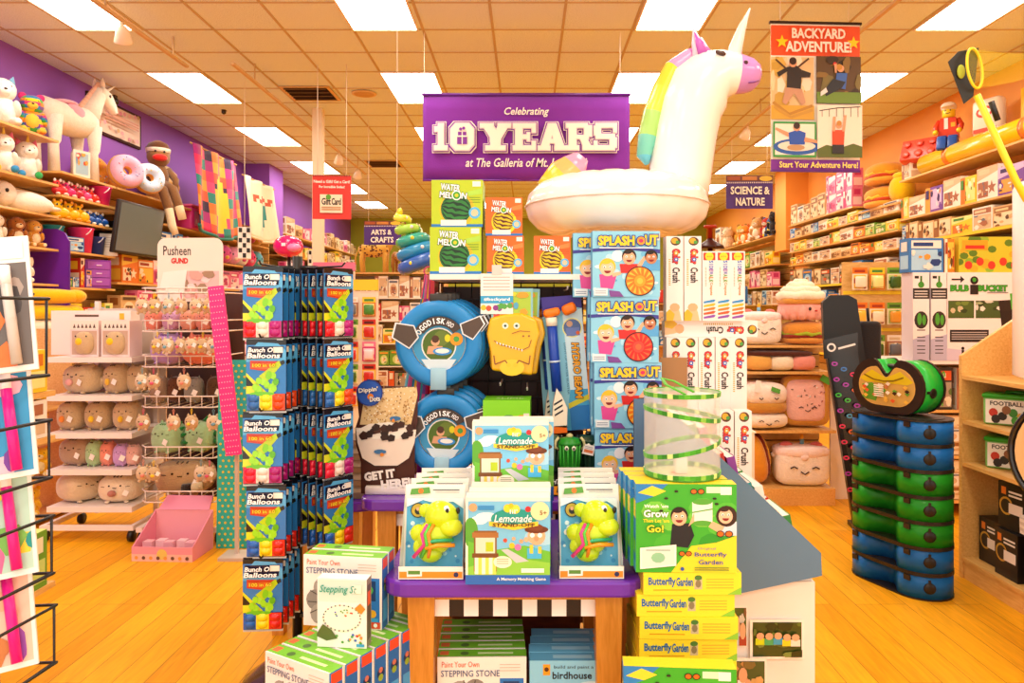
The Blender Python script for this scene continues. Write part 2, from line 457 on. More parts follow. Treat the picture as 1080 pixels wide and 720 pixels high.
mk('grille', MB().lathe([(.13, 0), (.13, -.006), (.11, -.012), (.02, -.014)], '#d0a468', 24), 'matte', t); mk('rim', MB().lathe([(.15, .004), (.15, -.004), (.128, -.008)], '#e6c48c', 24), 'matte', t)
# track rails with lamp heads
def track(x, ya, yb, lab, heads, hl):
    z = ZC - .20
    t = thing('track_rail', lab, 'track light rail', (x, ya, z))
    r = MB(); r.box((-.018, 0, -.012), (.018, yb - ya, .012), '#d8b888'); mk('rail', r, 'matte', t)
    for q in (0.1, .5, .9): mk('hanger', MB().box((-.006, (yb - ya) * q - .006, .012), (.006, (yb - ya) * q + .006, .198), '#c8a878'), 'matte', t)
    for i, hy in enumerate(heads):
        h = thing('track_lamp', hl % ORD[i] if '%' in hl else hl, 'track lamp', (x, hy, z - .014), 0, 'lamp heads on the track rails')
        b = MB(); b.lathe([(.035, 0), (.05, -.03), (.075, -.13), (.07, -.135)], '#f4e2c4', 14, (0, 0, -.04), (R(35), 0, R(20))); mk('lamp_head', b, 'plastic', h)
        b = MB(); b.box((-.012, -.012, -.06), (.012, .012, 0), '#e8d0a8'); mk('track_mount', b, 'plastic', h)
track(-3.45, 4.6, 7.5, 'pale track rail hung under the ceiling near the purple wall', (6.3,), 'pale track lamp head hanging between the two nearest purple wall ceiling lights')
track(-2.95, 7.4, 13.5, 'long pale track rail hung beside the cream pole', (11.6, 12.9), '%s pale lamp head on the long rail by the cream pole')
track(2.95, 4.2, 14.5, 'long pale track rail running past the backyard banner', (6.9, 9.9, 12.2), '%s pale lamp head on the rail beyond the backyard banner')
# dark domes
for px, py, xw, lab, kd in ((120, 107, -5.0, 'small black dome camera high on the purple wall above the framed sign', 'c'), (236, 116, None, 'small dark sprinkler head in the ceiling by the purple wall', 's')):
    if xw: Y = xw * FPX / (px - CX); z = PZ(py, Y)
    else: Y = FPX * (ZC - EYE) / (CY - py); xw = PX(px, Y); z = ZC - .03
    t = thing('security_camera' if kd == 'c' else 'sprinkler_head', lab, 'camera' if kd == 'c' else 'sprinkler', (xw, Y, z))
    r_ = .055 if kd == 'c' else .03
    mk('dome', MB().ell((0, 0, 0), r_, '#2a201a'), 'gloss', t)
    mk('wall_mount', MB().box((-.2 if kd == 'c' else -.02, -.03, r_ * .6), (.03, .03, r_ * .6 + .04), '#4a3a30'), 'matte', t)
cam = bpy.data.cameras.new('photo_camera'); co = bpy.data.objects.new('photo_camera', cam); COL.objects.link(co)
co.location = (0, 0, EYE); co.rotation_euler = (R(90), 0, 0)
cam.sensor_width = 36; cam.lens = FPX / 1080 * 36; cam.shift_x = (540 - CX) / 1080; cam.shift_y = (CY - 360) / 1080; cam.clip_start = .05
SC.camera = co
w = bpy.data.worlds.new('mall_light'); SC.world = w; w.use_nodes = True
w.node_tree.nodes['Background'].inputs[0].default_value = lin('#fff2e2'); w.node_tree.nodes['Background'].inputs[1].default_value = 1.5
SC.view_settings.view_transform = 'Standard'; SC.view_settings.look = 'None'; SC.view_settings.gamma = 1; SC.view_settings.exposure = 0.28
SC.view_settings.use_curve_mapping = False
SC.cycles.max_bounces = 6; SC.cycles.diffuse_bounces = 4; SC.cycles.transparent_max_bounces = 12; SC.cycles.caustics_reflective = False; SC.cycles.caustics_refractive = False
SC.cycles.use_denoising = True; SC.cycles.sample_clamp_indirect = 6
# ================================================================ product helper
class Prod:
    """A boxed product: carton plus printed parts, local origin at the bottom centre, front towards -Y."""
    def __init__(s, name, label, cat, w, d, h, loc, rz=0, group=None, rot=None, cols='#ffffff', body='carton', mat='card'):
        s.t = thing(name, label, cat, loc, rz, group, rot); s.w, s.d, s.h = w, d, h; s.parts = {}; s.mat = {}
        s.body = MB().box((-w / 2, -d / 2, 0), (w / 2, d / 2, h), cols); s.bn = body; s.bm = mat
    def art(s, part, face='front', lay=1, mat='card', eps=.00006):
        mb = s.parts.setdefault(part, MB()); s.mat[part] = mat
        return {'front': front, 'right': rightf, 'left': leftf, 'top': topf}[face](mb, s.w, s.d, s.h, lay, eps)
    def done(s):
        mk(s.bn, s.body, s.bm, s.t)
        for k, m in s.parts.items(): mk(k, m, s.mat[k], s.t)
        return s.t
def wavy(a, cx, cy, r, tilt, off, t, c, n=8):
    """one wavy stripe across a printed ball"""
    q = a.w / a.h; up = []; dn = []
    for i in range(n + 1):
        u = -1 + 2 * i / n; lim = math.sqrt(max(0, 1 - u * u)); v = max(-lim, min(lim, off * lim)) + .05 * math.sin(i * 2.6) * lim
        tt = t * lim * (1 + .35 * math.sin(i * 1.9))
        for l, s_ in ((up, 1), (dn, -1)):
            vv = max(-lim, min(lim, v + s_ * tt)); ca, sa = math.cos(R(tilt)), math.sin(R(tilt))
            l.append((cx + r * (u * ca - vv * sa), cy + r * q * (u * sa + vv * ca)))
    a.poly(up + dn[::-1], c)

# ================================================================ purple tables
def table(label, x0, x1, yf, yb, zt, group='purple display tables', low=None):
    t = thing('display_table', label, 'table', ((x0 + x1) / 2, (yf + yb) / 2, 0), 0, group)
    w, d = x1 - x0, yb - yf; r = .07; pts = []
    for cx, cy, a in ((w / 2 - r, -d / 2 + r, -90), (w / 2 - r, d / 2 - r, 0), (-w / 2 + r, d / 2 - r, 90), (-w / 2 + r, -d / 2 + r, 180)):
        pts += [(cx + r * math.cos(R(a + 15 * k)), cy + r * math.sin(R(a + 15 * k))) for k in range(7)]
    m = MB().prism(pts, (0, 0, zt), (1, 0, 0), (0, 1, 0), .045, '#6a2cab'); o = mk('tabletop', m, 'vinyl', t)
    b = o.modifiers.new('round', 'BEVEL'); b.width = .008; b.segments = 2; b.limit_method = 'ANGLE'
    for sx in (-1, 1):
        for sy in (-1, 1):
            l = MB(); cx, cy = sx * (w / 2 - .105), sy * (d / 2 - .07); zz = zt - .046
            a, bq = .037, .026; X = cx + sx * .0
            vs = [(X - bq, cy - bq, 0), (X + bq, cy - bq, 0), (X + bq, cy + bq, 0), (X - bq, cy + bq, 0), (X - a, cy - a, zz), (X + a, cy - a, zz), (X + a, cy + a, zz), (X - a, cy + a, zz)]
            l.add(vs, [(0, 3, 2, 1), (4, 5, 6, 7), (0, 1, 5, 4), (1, 2, 6, 5), (2, 3, 7, 6), (3, 0, 4, 7)], '#ffffff'); mk('leg', l, 'legwood', t)
    xa = w / 2 - .14
    ap = mk('apron', MB().box((-xa, -d / 2 + .05, zt - .067), (xa, -d / 2 + .07, zt - .0465), '#ffffff'), 'legwood', t)
    ck = MB(); nsq = max(5, round(2 * xa / .042)); sw = 2 * xa / nsq
    for i in range(nsq):
        ck.box((-xa + i * sw, -d / 2 + .052, zt - .114), (-xa + (i + 1) * sw, -d / 2 + .062, zt - .0675), '#f4ece6' if i % 2 == 0 else '#24120c')
    mk('checkered_trim', ck, 'card', ap)
    if low: mk('lower_shelf', MB().box((-w / 2 + .10, -d / 2 + .04, low - .02), (w / 2 - .10, d / 2 - .04, low), '#ffffff'), 'darkwood', t)
    mk('back_panel', MB().box((-w / 2 + .15, d / 2 - .09, .05), (w / 2 - .15, d / 2 - .07, zt - .05), '#ffffff'), 'darkwood', t)
    return t
table('purple topped wooden table with checkered trim holding lemonade games at the front', -.397, .33, 2.0, 2.6, .76, low=.30)
table('wide purple table behind it carrying the black wire grid and brown dessert sign', -.655, .50, 2.86, 3.5, .758)
table('low purple table with egg cartons behind the balloon rack', -1.25, -.70, 3.35, 3.8, .62)

# ================================================================ lemonade games
def lemonade(label, loc, rz=0):
    p = Prod('board_game', label, 'board game', .226, .056, .232, loc, rz, 'lemonade board games', cols=['#2a6ac0', '#f4ead8', '#7cc8ee', '#2f7fd0', '#2a6ac0', '#f0e6d4'])
    a = p.art('picture'); a.rect(.0, .96, 1, 1, '#f6efe2'); a.rect(0, 0, .03, 1, '#f6efe2')
    a.ell(.25, .78, .13, .05, '#ffffff'); a.ell(.16, .74, .1, .05, '#ffffff'); a.ell(.06, .6, .09, .17, '#5aa838'); a.ell(.9, .55, .2, .1, '#a8dcf4')
    a.poly([(.03, .1), (1, .1), (1, .38), (.7, .45), (.35, .4), (.03, .5)], '#6cbf3a'); a.poly([(.03, .1), (1, .1), (1, .25), (.5, .32), (.03, .2)], '#8fd048')
    a.poly([(.42, .4), (.5, .41), (.75, .27), (.6, .25)], '#c8ccd0')
    a.rect(.0, .0, 1, .11, '#2a6ac0')
    a.rect(.10, .15, .37, .62, '#8a5a2c'); a.rect(.12, .36, .35, .54, '#cfe0c8'); a.rect(.24, .38, .33, .49, '#b8d028'); a.rect(.08, .54, .39, .6, '#a87038'); a.rect(.08, .31, .39, .36, '#7a4a20')
    for i in range(6): a.rect(.11 + .042 * i, .12, .152 + .042 * i, .31, '#f8e060' if i % 2 else '#fff6e4')
    a.ell(.44, .26, .11, .07, '#fbf3d8'); a.lines(.37, .51, (.24, .265, .29), .008, '#a09878')
    for x, y, c, r in ((.47, .51, '#e05038', .025), (.55, .45, '#f0c828', .035), (.62, .43, '#e878b8', .04), (.57, .53, '#f4b088', .022), (.66, .5, '#f0a878', .025), (.72, .52, '#f4b890', .03)): a.circ(x, y, r, c, 10)
    a.rect(.73, .30, .9, .42, '#48b8e8'); a.rect(.76, .36, .8, .46, '#f4d040'); a.rect(.86, .36, .9, .44, '#f4d040')
    a.circ(.84, .56, .105, '#f2b48c'); a.ell(.84, .635, .14, .045, '#6a3418'); a.ell(.83, .66, .09, .04, '#7c4020'); a.circ(.79, .57, .028, '#ffffff', 10); a.circ(.88, .57, .028, '#ffffff', 10); a.circ(.84, .53, .03, '#e89870', 8)
    a.ell(.57, .76, .27, .115, '#1f9c90'); a.circ(.5, .88, .05, '#ffd82c', 12); a.circ(.59, .87, .055, '#ffe048', 12); a.circ(.54, .91, .03, '#ffc81c', 10); a.circ(.74, .87, .035, '#d83030', 10)
    a.poly([(.28, .68), (.57, .63), (.86, .68), (.86, .73), (.57, .69), (.28, .73)], '#f4d238'); a.circ(.88, .85, .11, '#f8e8b0'); a.circ(.09, .89, .05, '#e8a878', 12); a.rect(.15, .86, .34, .91, '#3a90d0')
    a.rect(.66, .14, .93, .19, '#f0f0e8')
    b = p.art('title_lettering', lay=70)
    b.text("lil'", .57, .845, .09, .05, '#ffffff', bold=.01); b.text('Lemonade', .57, .765, .44, .085, '#ffffff', bold=.012, shear=.2); b.text('STAND-OFF', .57, .69, .5, .042, '#5a3410', bold=.03)
    b.text('A Memory Matching Game', .66, .065, .58, .045, '#ffffff', bold=.01); b.text('5+', .92, .83, .08, .05, '#806030', bold=.01)
    s = p.art('spine_print', 'right'); s.rect(0, 0, 1, .11, '#1c58a8'); s.rect(.2, .35, .8, .85, '#58b0e8')
    return p.done()
lm = lemonade('front lemonade stand board game box on the purple table edge', (-.052, 2.005, .762), 0)
dup(lm, (-.049, 2.068, .762), 0, 'second lemonade game box, right behind the front one')
dup(lm, (-.046, 2.131, .762), 0, 'third lemonade game box, deepest in the front row of upright ones')
for i in range(3):
    dup(lm, (-.035 + .004 * i, 2.40, .791 + .0567 * i), None, '%s lemonade box of the flat pile behind the upright games, counting up' % ORD[i], rot=(R(-90), 0, 0))
dup(lm, (-.05, 2.215, .9315), R(1.5), 'upper lemonade stand game box standing on top of the pile')
dup(lm, (-.033, 2.279, .9315), R(1.5), 'lemonade game box hidden right behind the upper one')

# ================================================================ bath squirters in white trays
def squirter(label, loc, rz=0):
    t = thing('bath_toy_pack', label, 'bath toy', loc, rz, 'lime bath toy packs')
    w, h = .172, .232; lean = .05
    c = MB(); c.add([(-w / 2, 0, .0), (w / 2, 0, 0), (w / 2, lean, h), (-w / 2, lean, h), (-w / 2, .004, 0), (w / 2, .004, 0), (w / 2, lean + .004, h), (-w / 2, lean + .004, h)], [(0, 1, 2, 3), (5, 4, 7, 6), (3, 2, 6, 7), (1, 5, 6, 2), (4, 0, 3, 7), (0, 4, 5, 1)], '#f3eee6')
    for sx in (-1, 1): c.add([(sx * w / 2, 0, 0), (sx * w / 2, -.06, 0), (sx * w / 2, -.055, .05), (sx * w / 2, lean, h)], [(0, 1, 2, 3)], '#ece6de')
    mk('backing_card', c, 'card', t)
    nv = Vector((0, lean, h)).normalized(); L = math.hypot(lean, h)
    p = MB(); a = Art(p, (-w / 2, 0, 0), (1, 0, 0), nv, w, L, 1, .00015)
    a.rect(.03, .05, .97, .84, '#58b4e4'); g = random.Random(4)
    for i in range(34): a.circ(g.uniform(.06, .94), g.uniform(.1, .84), g.uniform(.015, .05), g.choice(['#a8dcf4', '#d8f0fa', '#3c98d4', '#ffffff']), 8)
    a.poly([(.03, .84), (.97, .84), (.97, .72), (.8, .8), (.5, .78), (.3, .82), (.03, .74)], '#dff0f6')
    a.circ(.22, .70, .12, '#20261c', 16); a.circ(.22, .70, .105, '#b8a030', 16); a.circ(.22, .69, .055, '#20261c', 10); a.circ(.22, .715, .03, '#e8b088', 8)
    a.poly([(.08, .88), (.42, .9), (.4, .97), (.1, .95)], '#5a9c40'); a.circ(.26, .925, .045, '#e07828', 10)
    a.lines(.46, .9, (.93,), .012, '#3c4858'); a.lines(.5, .9, (.905,), .006, '#9098a0')
    mk('printed_scene', p, 'card', t)
    q = MB(); zt = .05
    q.box((-w / 2 - .002, -.061, 0), (w / 2 + .002, -.058, .034), '#f6f2ea'); q.box((-w / 2 - .002, -.061, -.0), (w / 2 + .002, 0, .004), '#f0eae0')
    b = Art(q, (-w / 2, -.061, 0), (1, 0, 0), (0, 0, 1), w, .034, 1, .0002); b.rect(0, 0.1, 1, .62, '#f09028'); b.poly([(.12, .2), (.36, .25), (.36, .9), (.12, .8)], '#f8f4ec'); b.rect(.14, .4, .33, .7, '#5a8c38'); b.circ(.9, .38, .04, '#20305c', 10)
    mk('tray', q, 'card', t)
    m = MB(); lime = '#c6e018'; P = lambda u, v, o: Vector((-w / 2 + u * w, 0, 0)) + nv * (v * L) + Vector((0, -o, 0))
    m.ell(P(.63, .66, .03), (.048, .034, .043), lime, (0, R(20), 0), e=.9); m.ell(P(.78, .55, .038), (.034, .030, .026), '#d2ea24'); m.ell(P(.36, .72, .022), (.02, .014, .02), lime)
    m.ell(P(.52, .42, .026), (.050, .03, .052), lime, (0, R(35), 0)); m.ell(P(.46, .24, .024), (.034, .026, .026), '#b4d414'); m.ell(P(.26, .46, .02), (.025, .02, .025), lime); m.ell(P(.3, .34, .02), (.02, .016, .03), '#d2ea24', (0, R(30), 0))
    tb = mk('toy_body', m, 'vinyl', t)
    m = MB()
    m.ell(P(.72, .76, .056), (.010, .006, .013), '#ffffff'); m.ell(P(.735, .76, .061), (.005, .004, .007), '#101010'); m.ell(P(.90, .74, .040), (.006, .006, .010), '#101010'); mk('eyes', m, 'gloss', tb)
    for cc, dx in (('#e83c8c', 0), ('#58c838', .05), ('#f08c20', .1)):
        r = MB().tube([P(.42 + dx, .6, .055), P(.34 + dx, .5, .064), P(.38 + dx, .38, .062), P(.2 + dx * 2.4, .22, .045)], .0055, cc, 6); mk('strap', r, 'vinyl', tb)
    r = MB().tube([P(.4, .34, .06), P(.6, .38, .066), P(.86, .36, .05)], .006, '#f0a020', 6); mk('strap', r, 'vinyl', tb)
    r = MB().tube([P(.38, .4, .06), P(.58, .43, .066), P(.84, .42, .05)], .005, '#28a870', 6); mk('strap', r, 'vinyl', tb)
    return t
sq = squirter('lime bath toy pack nearest the viewer, beside the balloon rack side of the lemonade game', (-.2625, 2.075, .762))
for i in range(3): dup(sq, (-.259 + .006 * i, 2.148 + .0705 * i, .7625), None, 'lime bath toy pack %s in the row nearest the stepping stone kits' % ('second', 'third', 'fourth')[i])
dup(sq, (.176, 2.08, .762), None, 'lime bath toy pack nearest the viewer, between lemonade game and butterfly kits')
for i in range(3): dup(sq, (.178 + .003 * i, 2.153 + .0705 * i, .7625), None, 'lime bath toy pack %s in the row nearest the butterfly kits' % ('second', 'third', 'fourth')[i])

# ================================================================ stepping stone and birdhouse kits
def stepping(label, loc, rz, group='stepping stone kits'):
    p = Prod('craft_kit', label, 'craft kit', .228, .048, .195, loc, rz, group, cols=['#f0ece6', '#76c030', '#f6efe8', '#2268b4', '#e8e4dc', '#f0ece6'])
    a = p.art('picture'); g = random.Random(8)
    a.rect(.70, .06, .97, .72, '#2878c8'); a.rect(.74, .4, .92, .68, '#163c70'); a.circ(.83, .55, .06, '#48b048', 12); a.circ(.80, .3, .05, '#e040a0', 10); a.circ(.88, .22, .05, '#e8b028', 10); a.rect(.72, .10, .95, .16, '#40a8e0')
    cx, cy = .36, .34
    for k in range(7): a.ell(cx + .20 * math.cos(R(20 + 51 * k)), cy + .24 * math.sin(R(20 + 51 * k)), .125, .15, '#8c8680' if k % 2 else '#a29c94', 14)
    a.circ(cx, cy, .17, '#98928a'); 
    for k in range(14): a.line([(cx, cy), (cx + .3 * math.cos(R(25.7 * k)), cy + .37 * math.sin(R(25.7 * k)))], .012, '#4e4a46')
    a.circ(cx, cy, .045, '#6c6660', 10); a.rect(.86, .02, .98, .11, '#e05030'); a.circ(.92, .065, .025, '#ffffff', 8); a.lines(.7, .93, (.9, .86, .82), .008, '#c8b8a8')
    b = p.art('title_lettering', lay=32); b.text('Paint Your Own', .26, .91, .42, .075, '#d8603c'); b.text('STEPPING STONE', .37, .79, .66, .085, '#54688c', bold=.008)
    s = p.art('spine_print', 'right'); s.rect(0, .9, 1, 1, '#2e80cc'); s.rect(.12, .84, .88, .98, '#e04c2c'); s.circ(.5, .62, .3, '#103058', 12); s.circ(.5, .56, .2, '#8aa838', 10); s.circ(.5, .66, .16, '#c07060', 10); s.rect(.15, .1, .85, .4, '#48a0e0'); s.rect(.9, 0, 1, 1, '#e8f0f4')
    tp = p.art('lid_print', 'top'); tp.rect(0, 0, 1, .1, '#f4f0e8'); tp.rect(.02, .3, .12, .8, '#e0703c'); tp.rect(.45, .4, .85, .62, '#d8f0b0'); tp.circ(.3, .5, .05, '#507838', 10)
    return p.done()
def along(x, y, rz, dist): return (x - math.sin(rz) * dist * 1.0, y + math.cos(rz) * dist)
# support crates under the floor stacks
def crate(label, c, sz, rz=0):
    t = thing('display_crate', label, 'crate', (c[0], c[1], 0), rz); w, d, h = sz
    m = MB(); n = 4
    for i in range(n):
        z = h * i / n
        for s_ in (-1, 1):
            m.box((-w / 2, s_ * d / 2 - .008, z + .008), (w / 2, s_ * d / 2 + .008, z + h / n - .008), '#ffffff'); m.box((s_ * w / 2 - .008, -d / 2 + .009, z + .008), (s_ * w / 2 + .008, d / 2 - .009, z + h / n - .008), '#ffffff')
    for sx in (-1, 1):
        for sy in (-1, 1): m.box((sx * (w / 2 - .03) - .015, sy * (d / 2 - .025) - .015, 0), (sx * (w / 2 - .03) + .015, sy * (d / 2 - .025) + .015, h - .008), '#ffffff')
    mk('slat_side', m, 'legwood', t); mk('lid', MB().box((-w / 2, -d / 2, h - .008), (w / 2, d / 2, h), '#ffffff'), 'legwood', t)
    return t
z = R(-31); bx, by = -.562, 1.86
crate('low wooden crate under the tilted stepping stone kits', (-.525, 1.95), (.18, .32, .424), z)
sk = stepping('front stepping stone craft kit of the tilted lower row', (bx, by, .425), z)
for i in range(1, 7):
    xx, yy = along(bx, by, z, .0525 * i); dup(sk, (xx, yy, .425), z, 'stepping stone kit %s from the front in the tilted lower row' % ORD[i])
dup(sk, (-.505, 2.06, .6212), R(-9), 'upper stepping stone kit with grey flower, standing on the lower row'); dup(sk, (-.497, 2.114, .6212), R(-9), 'stepping stone kit hidden right behind the upper one')
p = Prod('craft_kit', 'small white and mint stepping stone kit leaning on the larger kits', 'craft kit', .132, .038, .178, (-.478, 1.935, .6212), R(-6), 'stepping stone kits', cols=['#ffffff', '#f6f2ea', '#f8f4ec', '#8a8478', '#f0f0e8', '#e8e4dc'])
a = p.art('picture'); a.rect(.02, .66, .98, .98, '#cfe8dc'); a.ell(.5, .42, .4, .2, '#f3ead2', 24); a.ell(.5, .43, .37, .175, '#fbf5e2', 24)
for k in range(26): a.circ(.5 + .375 * math.cos(R(k * 13.8)), .43 + .185 * math.sin(R(k * 13.8)), .016, ['#3c4a6c', '#7a2c2c', '#406038'][k % 3], 6)
g = random.Random(3)
for k in range(12): a.ell(g.uniform(.25, .75), g.uniform(.46, .56), .02, .012, g.choice(['#d84838', '#e8a030', '#486cc0', '#58a048']), 6)
for k in range(16): a.ell(g.uniform(.35, .95), g.uniform(.08, .2), .03, .02, g.choice(['#d84838', '#e8a030', '#486cc0', '#58a048', '#f0e0b0']), 6)
a.poly([(.0, .2), (.12, .34), (.3, .26), (.42, .14), (.2, .1), (0, .16)], '#5a6830'); a.poly([(.76, .58), (.88, .66), (.98, .58), (.9, .5)], '#d88c30'); a.rect(.8, .03, .96, .07, '#48a0d8'); a.rect(.72, .8, .9, .93, '#faf0e0')
b = p.art('title_lettering', lay=62); b.text('Stepping St', .43, .84, .74, .14, '#2ca08c', shear=.25, bold=.01); s = p.art('spine_print', 'right'); s.rect(.15, .1, .85, .9, '#5a5248'); s.rect(.2, .6, .8, .8, '#d8603c')
p.done()
# kits on the lower shelf of the front table
for i in range(5): dup(sk, (-.128 - .003 * i, 2.11 + .052 * i, .302), R(1), scale=(1.1, 1, 1.1), label='stepping stone kit on the shelf under the purple table, %s from the front' % ORD[i])
def birdhouse(label, loc):
    p = Prod('craft_kit', label, 'craft kit', .222, .05, .205, loc, 0, 'birdhouse kits', cols=['#8cd0f0', '#6ab8e0', '#8cd0f0', '#3c98d0', '#80c0e0', '#70b8e0'])
    a = p.art('picture'); a.ell(.8, .6, .25, .12, '#c8e8f8'); a.poly([(.05, 0), (.95, 0), (.95, .3), (.05, .2)], '#68b040'); a.circ(.42, .36, .26, '#fdfaf0', 20); a.circ(.42, .36, .24, '#202020', 20); a.circ(.42, .36, .23, '#f4ead8', 20)
    a.poly([(.24, .42), (.42, .58), (.6, .42), (.56, .2), (.28, .2)], '#d8a878'); a.poly([(.2, .42), (.42, .62), (.64, .42), (.6, .4), (.42, .55), (.24, .4)], '#b88858'); a.circ(.42, .38, .05, '#4a2810', 10); a.rect(.17, .80, .26, .95, '#f0a020'); a.circ(.215, .88, .03, '#5a3010', 8); a.rect(.83, .84, .94, .92, '#f8efe0')
    b = p.art('title_lettering', lay=22); b.text('build and paint a', .56, .91, .5, .055, '#2a3a50'); b.text('birdhouse', .54, .80, .5, .1, '#14202c', bold=.02)
    t = p.art('lid_print', 'top'); t.rect(.3, .3, .8, .7, '#a8dcf4'); t.rect(.85, .2, .95, .8, '#f0a020')
    return p.done()
bh = birdhouse('blue birdhouse building kit on the shelf under the purple table', (.118, 2.11, .302))
for i in range(3): dup(bh, (.116 + .004 * i, 2.164 + .053 * i, .302), 0, 'birdhouse kit %s from the front on the lower shelf' % ORD[i + 1])
# ================================================================ balloon pack rack
RX, RY = -.888, 2.86
t = thing('spinner_rack', 'tall black spinner rack on a round dark base holding foil balloon packs', 'display rack', (RX, RY, 0))
mk('pole', MB().tube([(0, 0, .05), (0, 0, 1.70)], .019, '#17130f', 10), 'wire', t)
mk('base', MB().lathe([(.235, 0), (.23, .03), (.20, .08), (.13, .13), (.03, .16), (.021, .17)], '#3a2c1e', 32), 'gloss', t)
dR = Vector((math.sin(R(57)), -math.cos(R(57)), 0))
ROWZ = [1.643 - .2575 * i for i in range(5)]
for i in range(5):
    zz = ROWZ[i] + .012
    mk('peg_hook', MB().tube([(-.045, -.012, zz), (-.045, -.27, zz), (-.045, -.285, zz + .012)], .0035, '#1c1814', 6), 'wire', t)
    mk('peg_hook', MB().tube([(.01, -.005, zz), tuple(dR * .245 + Vector((0, 0, zz))), tuple(dR * .26 + Vector((0, 0, zz + .012)))], .0035, '#1c1814', 6), 'wire', t)
mk('upright', MB().box((-.075, -.012, .30), (-.066, .012, 1.66), '#17130f'), 'wire', t)
mk('upright', MB().box((.066, -.012, .30), (.075, .012, 1.66), '#17130f'), 'wire', t)
for z in (.31, 1.65): mk('crossbar', MB().box((-.075, -.012, z), (.075, .012, z + .014), '#17130f'), 'wire', t)
def balloon_pack(cols, label):
    w, h = .138, .25
    t = thing('balloon_pack', label, 'balloon pack', (0, 0, 0), 0, 'foil balloon packs')
    m = MB(); m.rbox((0, 0, -h / 2), (w, .012, h), .005, '#141c30', 2); m.box((-w / 2, -.002, -.002), (w / 2, .002, .006), '#0c0c10'); m.box((-w / 2, -.002, -h - .006), (w / 2, .002, -h + .002), '#c8ccd0'); mk('pouch', m, 'foil', t)
    p = MB(); a = Art(p, (-w / 2, -.0062, -h), (1, 0, 0), (0, 0, 1), w, h, 1, .00015)
    a.rect(0, .25, 1, 1, '#2c7cc4'); a.rect(0, .94, 1, 1, '#10131c'); a.poly([(0, .8), (.3, .98), (.8, .96), (1, .86), (1, .72), (0, .7)], '#58b0e4'); a.poly([(0, .25), (0, .55), (.5, .28), (.5, .25)], '#d6dc28'); a.poly([(0, .36), (0, .5), (.22, .36)], '#181818')
    a.poly([(.03, .74), (.90, .76), (.94, .92), (.05, .92)], '#181c3c'); a.rect(.68, .83, .92, .91, '#fbf4e4')
    a.poly([(.1, .60), (.5, .57), (.82, .61), (.8, .71), (.1, .72)], '#c83a20'); a.poly([(.13, .62), (.5, .60), (.78, .63), (.77, .68), (.14, .68)], '#e87028')
    a.poly([(.32, .5), (.82, .72), (.92, .68), (.5, .4)], '#b8d41c'); a.poly([(.84, .70), (.94, .73), (.97, .68), (.88, .65)], '#20241c')
    g = random.Random(5)
    for k in range(15): a.ell(.22 + .55 * g.random(), .28 + .16 * g.random() + (.1 if k < 3 else 0), .075, .05, g.choice(['#7ed01c', '#98e024', '#5cb414', '#a8e83c']), 12)
    for k in range(3): a.rect(.02 + .32 * k, .02, .34 + .32 * k, .25, cols[k])
    a.ell(.4, .25, .32, .03, '#68c020', 12)
    pf = mk('printed_front', p, 'gloss', t)
    b = MB(); a = Art(b, (-w / 2, -.0062, -h), (1, 0, 0), (0, 0, 1), w, h, 60, .00015)
    a.text('Bunch O', .38, .872, .62, .068, '#ffffff', out='#10183c', ow=.03, bold=.03, shear=.2); a.text('Balloons', .46, .792, .82, .072, '#ffffff', out='#10183c', ow=.03, bold=.03, shear=.2); a.text('100 in 60', .46, .655, .56, .05, '#f8e030', out='#6a1408', ow=.03, bold=.02)
    mk('title_lettering', b, 'card', pf)
    c = MB()
    for k in range(3):
        for q in range(2): c.ell((-w / 2 + w * (.19 + .31 * k), -.008, -h * (.82 + .09 * q)), (w * .15, .011, h * .065), cols[k], None, 10, 6)
    mk('balloon', c, 'vinyl', t)
    return t
BC = [('#e01c2c', '#f4e0d0', '#b01878'), ('#2868b0', '#f4dc20', '#e04818'), ('#e02040', '#f0dcd0', '#a81870'), ('#2060b8', '#f4d818', '#d8281c'), ('#1c60b4', '#f0dc1c', '#dc2418')]
ORIG = []
rowname = ['top', 'second', 'third', 'fourth', 'bottom']
cn = ['red, white and purple', 'blue, yellow and orange', 'crimson, white and purple', 'blue, yellow and red', 'dark blue, yellow and red']
for i in range(5):
    pk = balloon_pack(BC[i], '')
    for j in range(4):
        o = pk if j == 0 else dup(pk, (0, 0, 0))
        o.location = (RX - .047 + (.004 * j if i < 4 else -.0 + .004 * j) + (.012 if i % 2 else 0), RY - .24 + .055 * j, ROWZ[i]); o.rotation_euler = (0, 0, R(3 - 2 * j + (i % 3)))
        o['label'] = 'balloon pack facing the entrance, %s, %s hook of the rack' % ('foremost' if j == 0 else ORD[j] + ' from the front', rowname[i])
    if i < 4:
        for j in range(5):
            p = Vector((RX, RY, ROWZ[i])) + dR * (.222 - .041 * j)
            o = dup(pk, p, R(57 + (3 * (j % 2) - 2)))
            o['label'] = 'balloon pack turned to the table, %s, %s hook of the rack' % ('outermost' if j == 0 else ORD[j] + ' from the outer end', rowname[i])

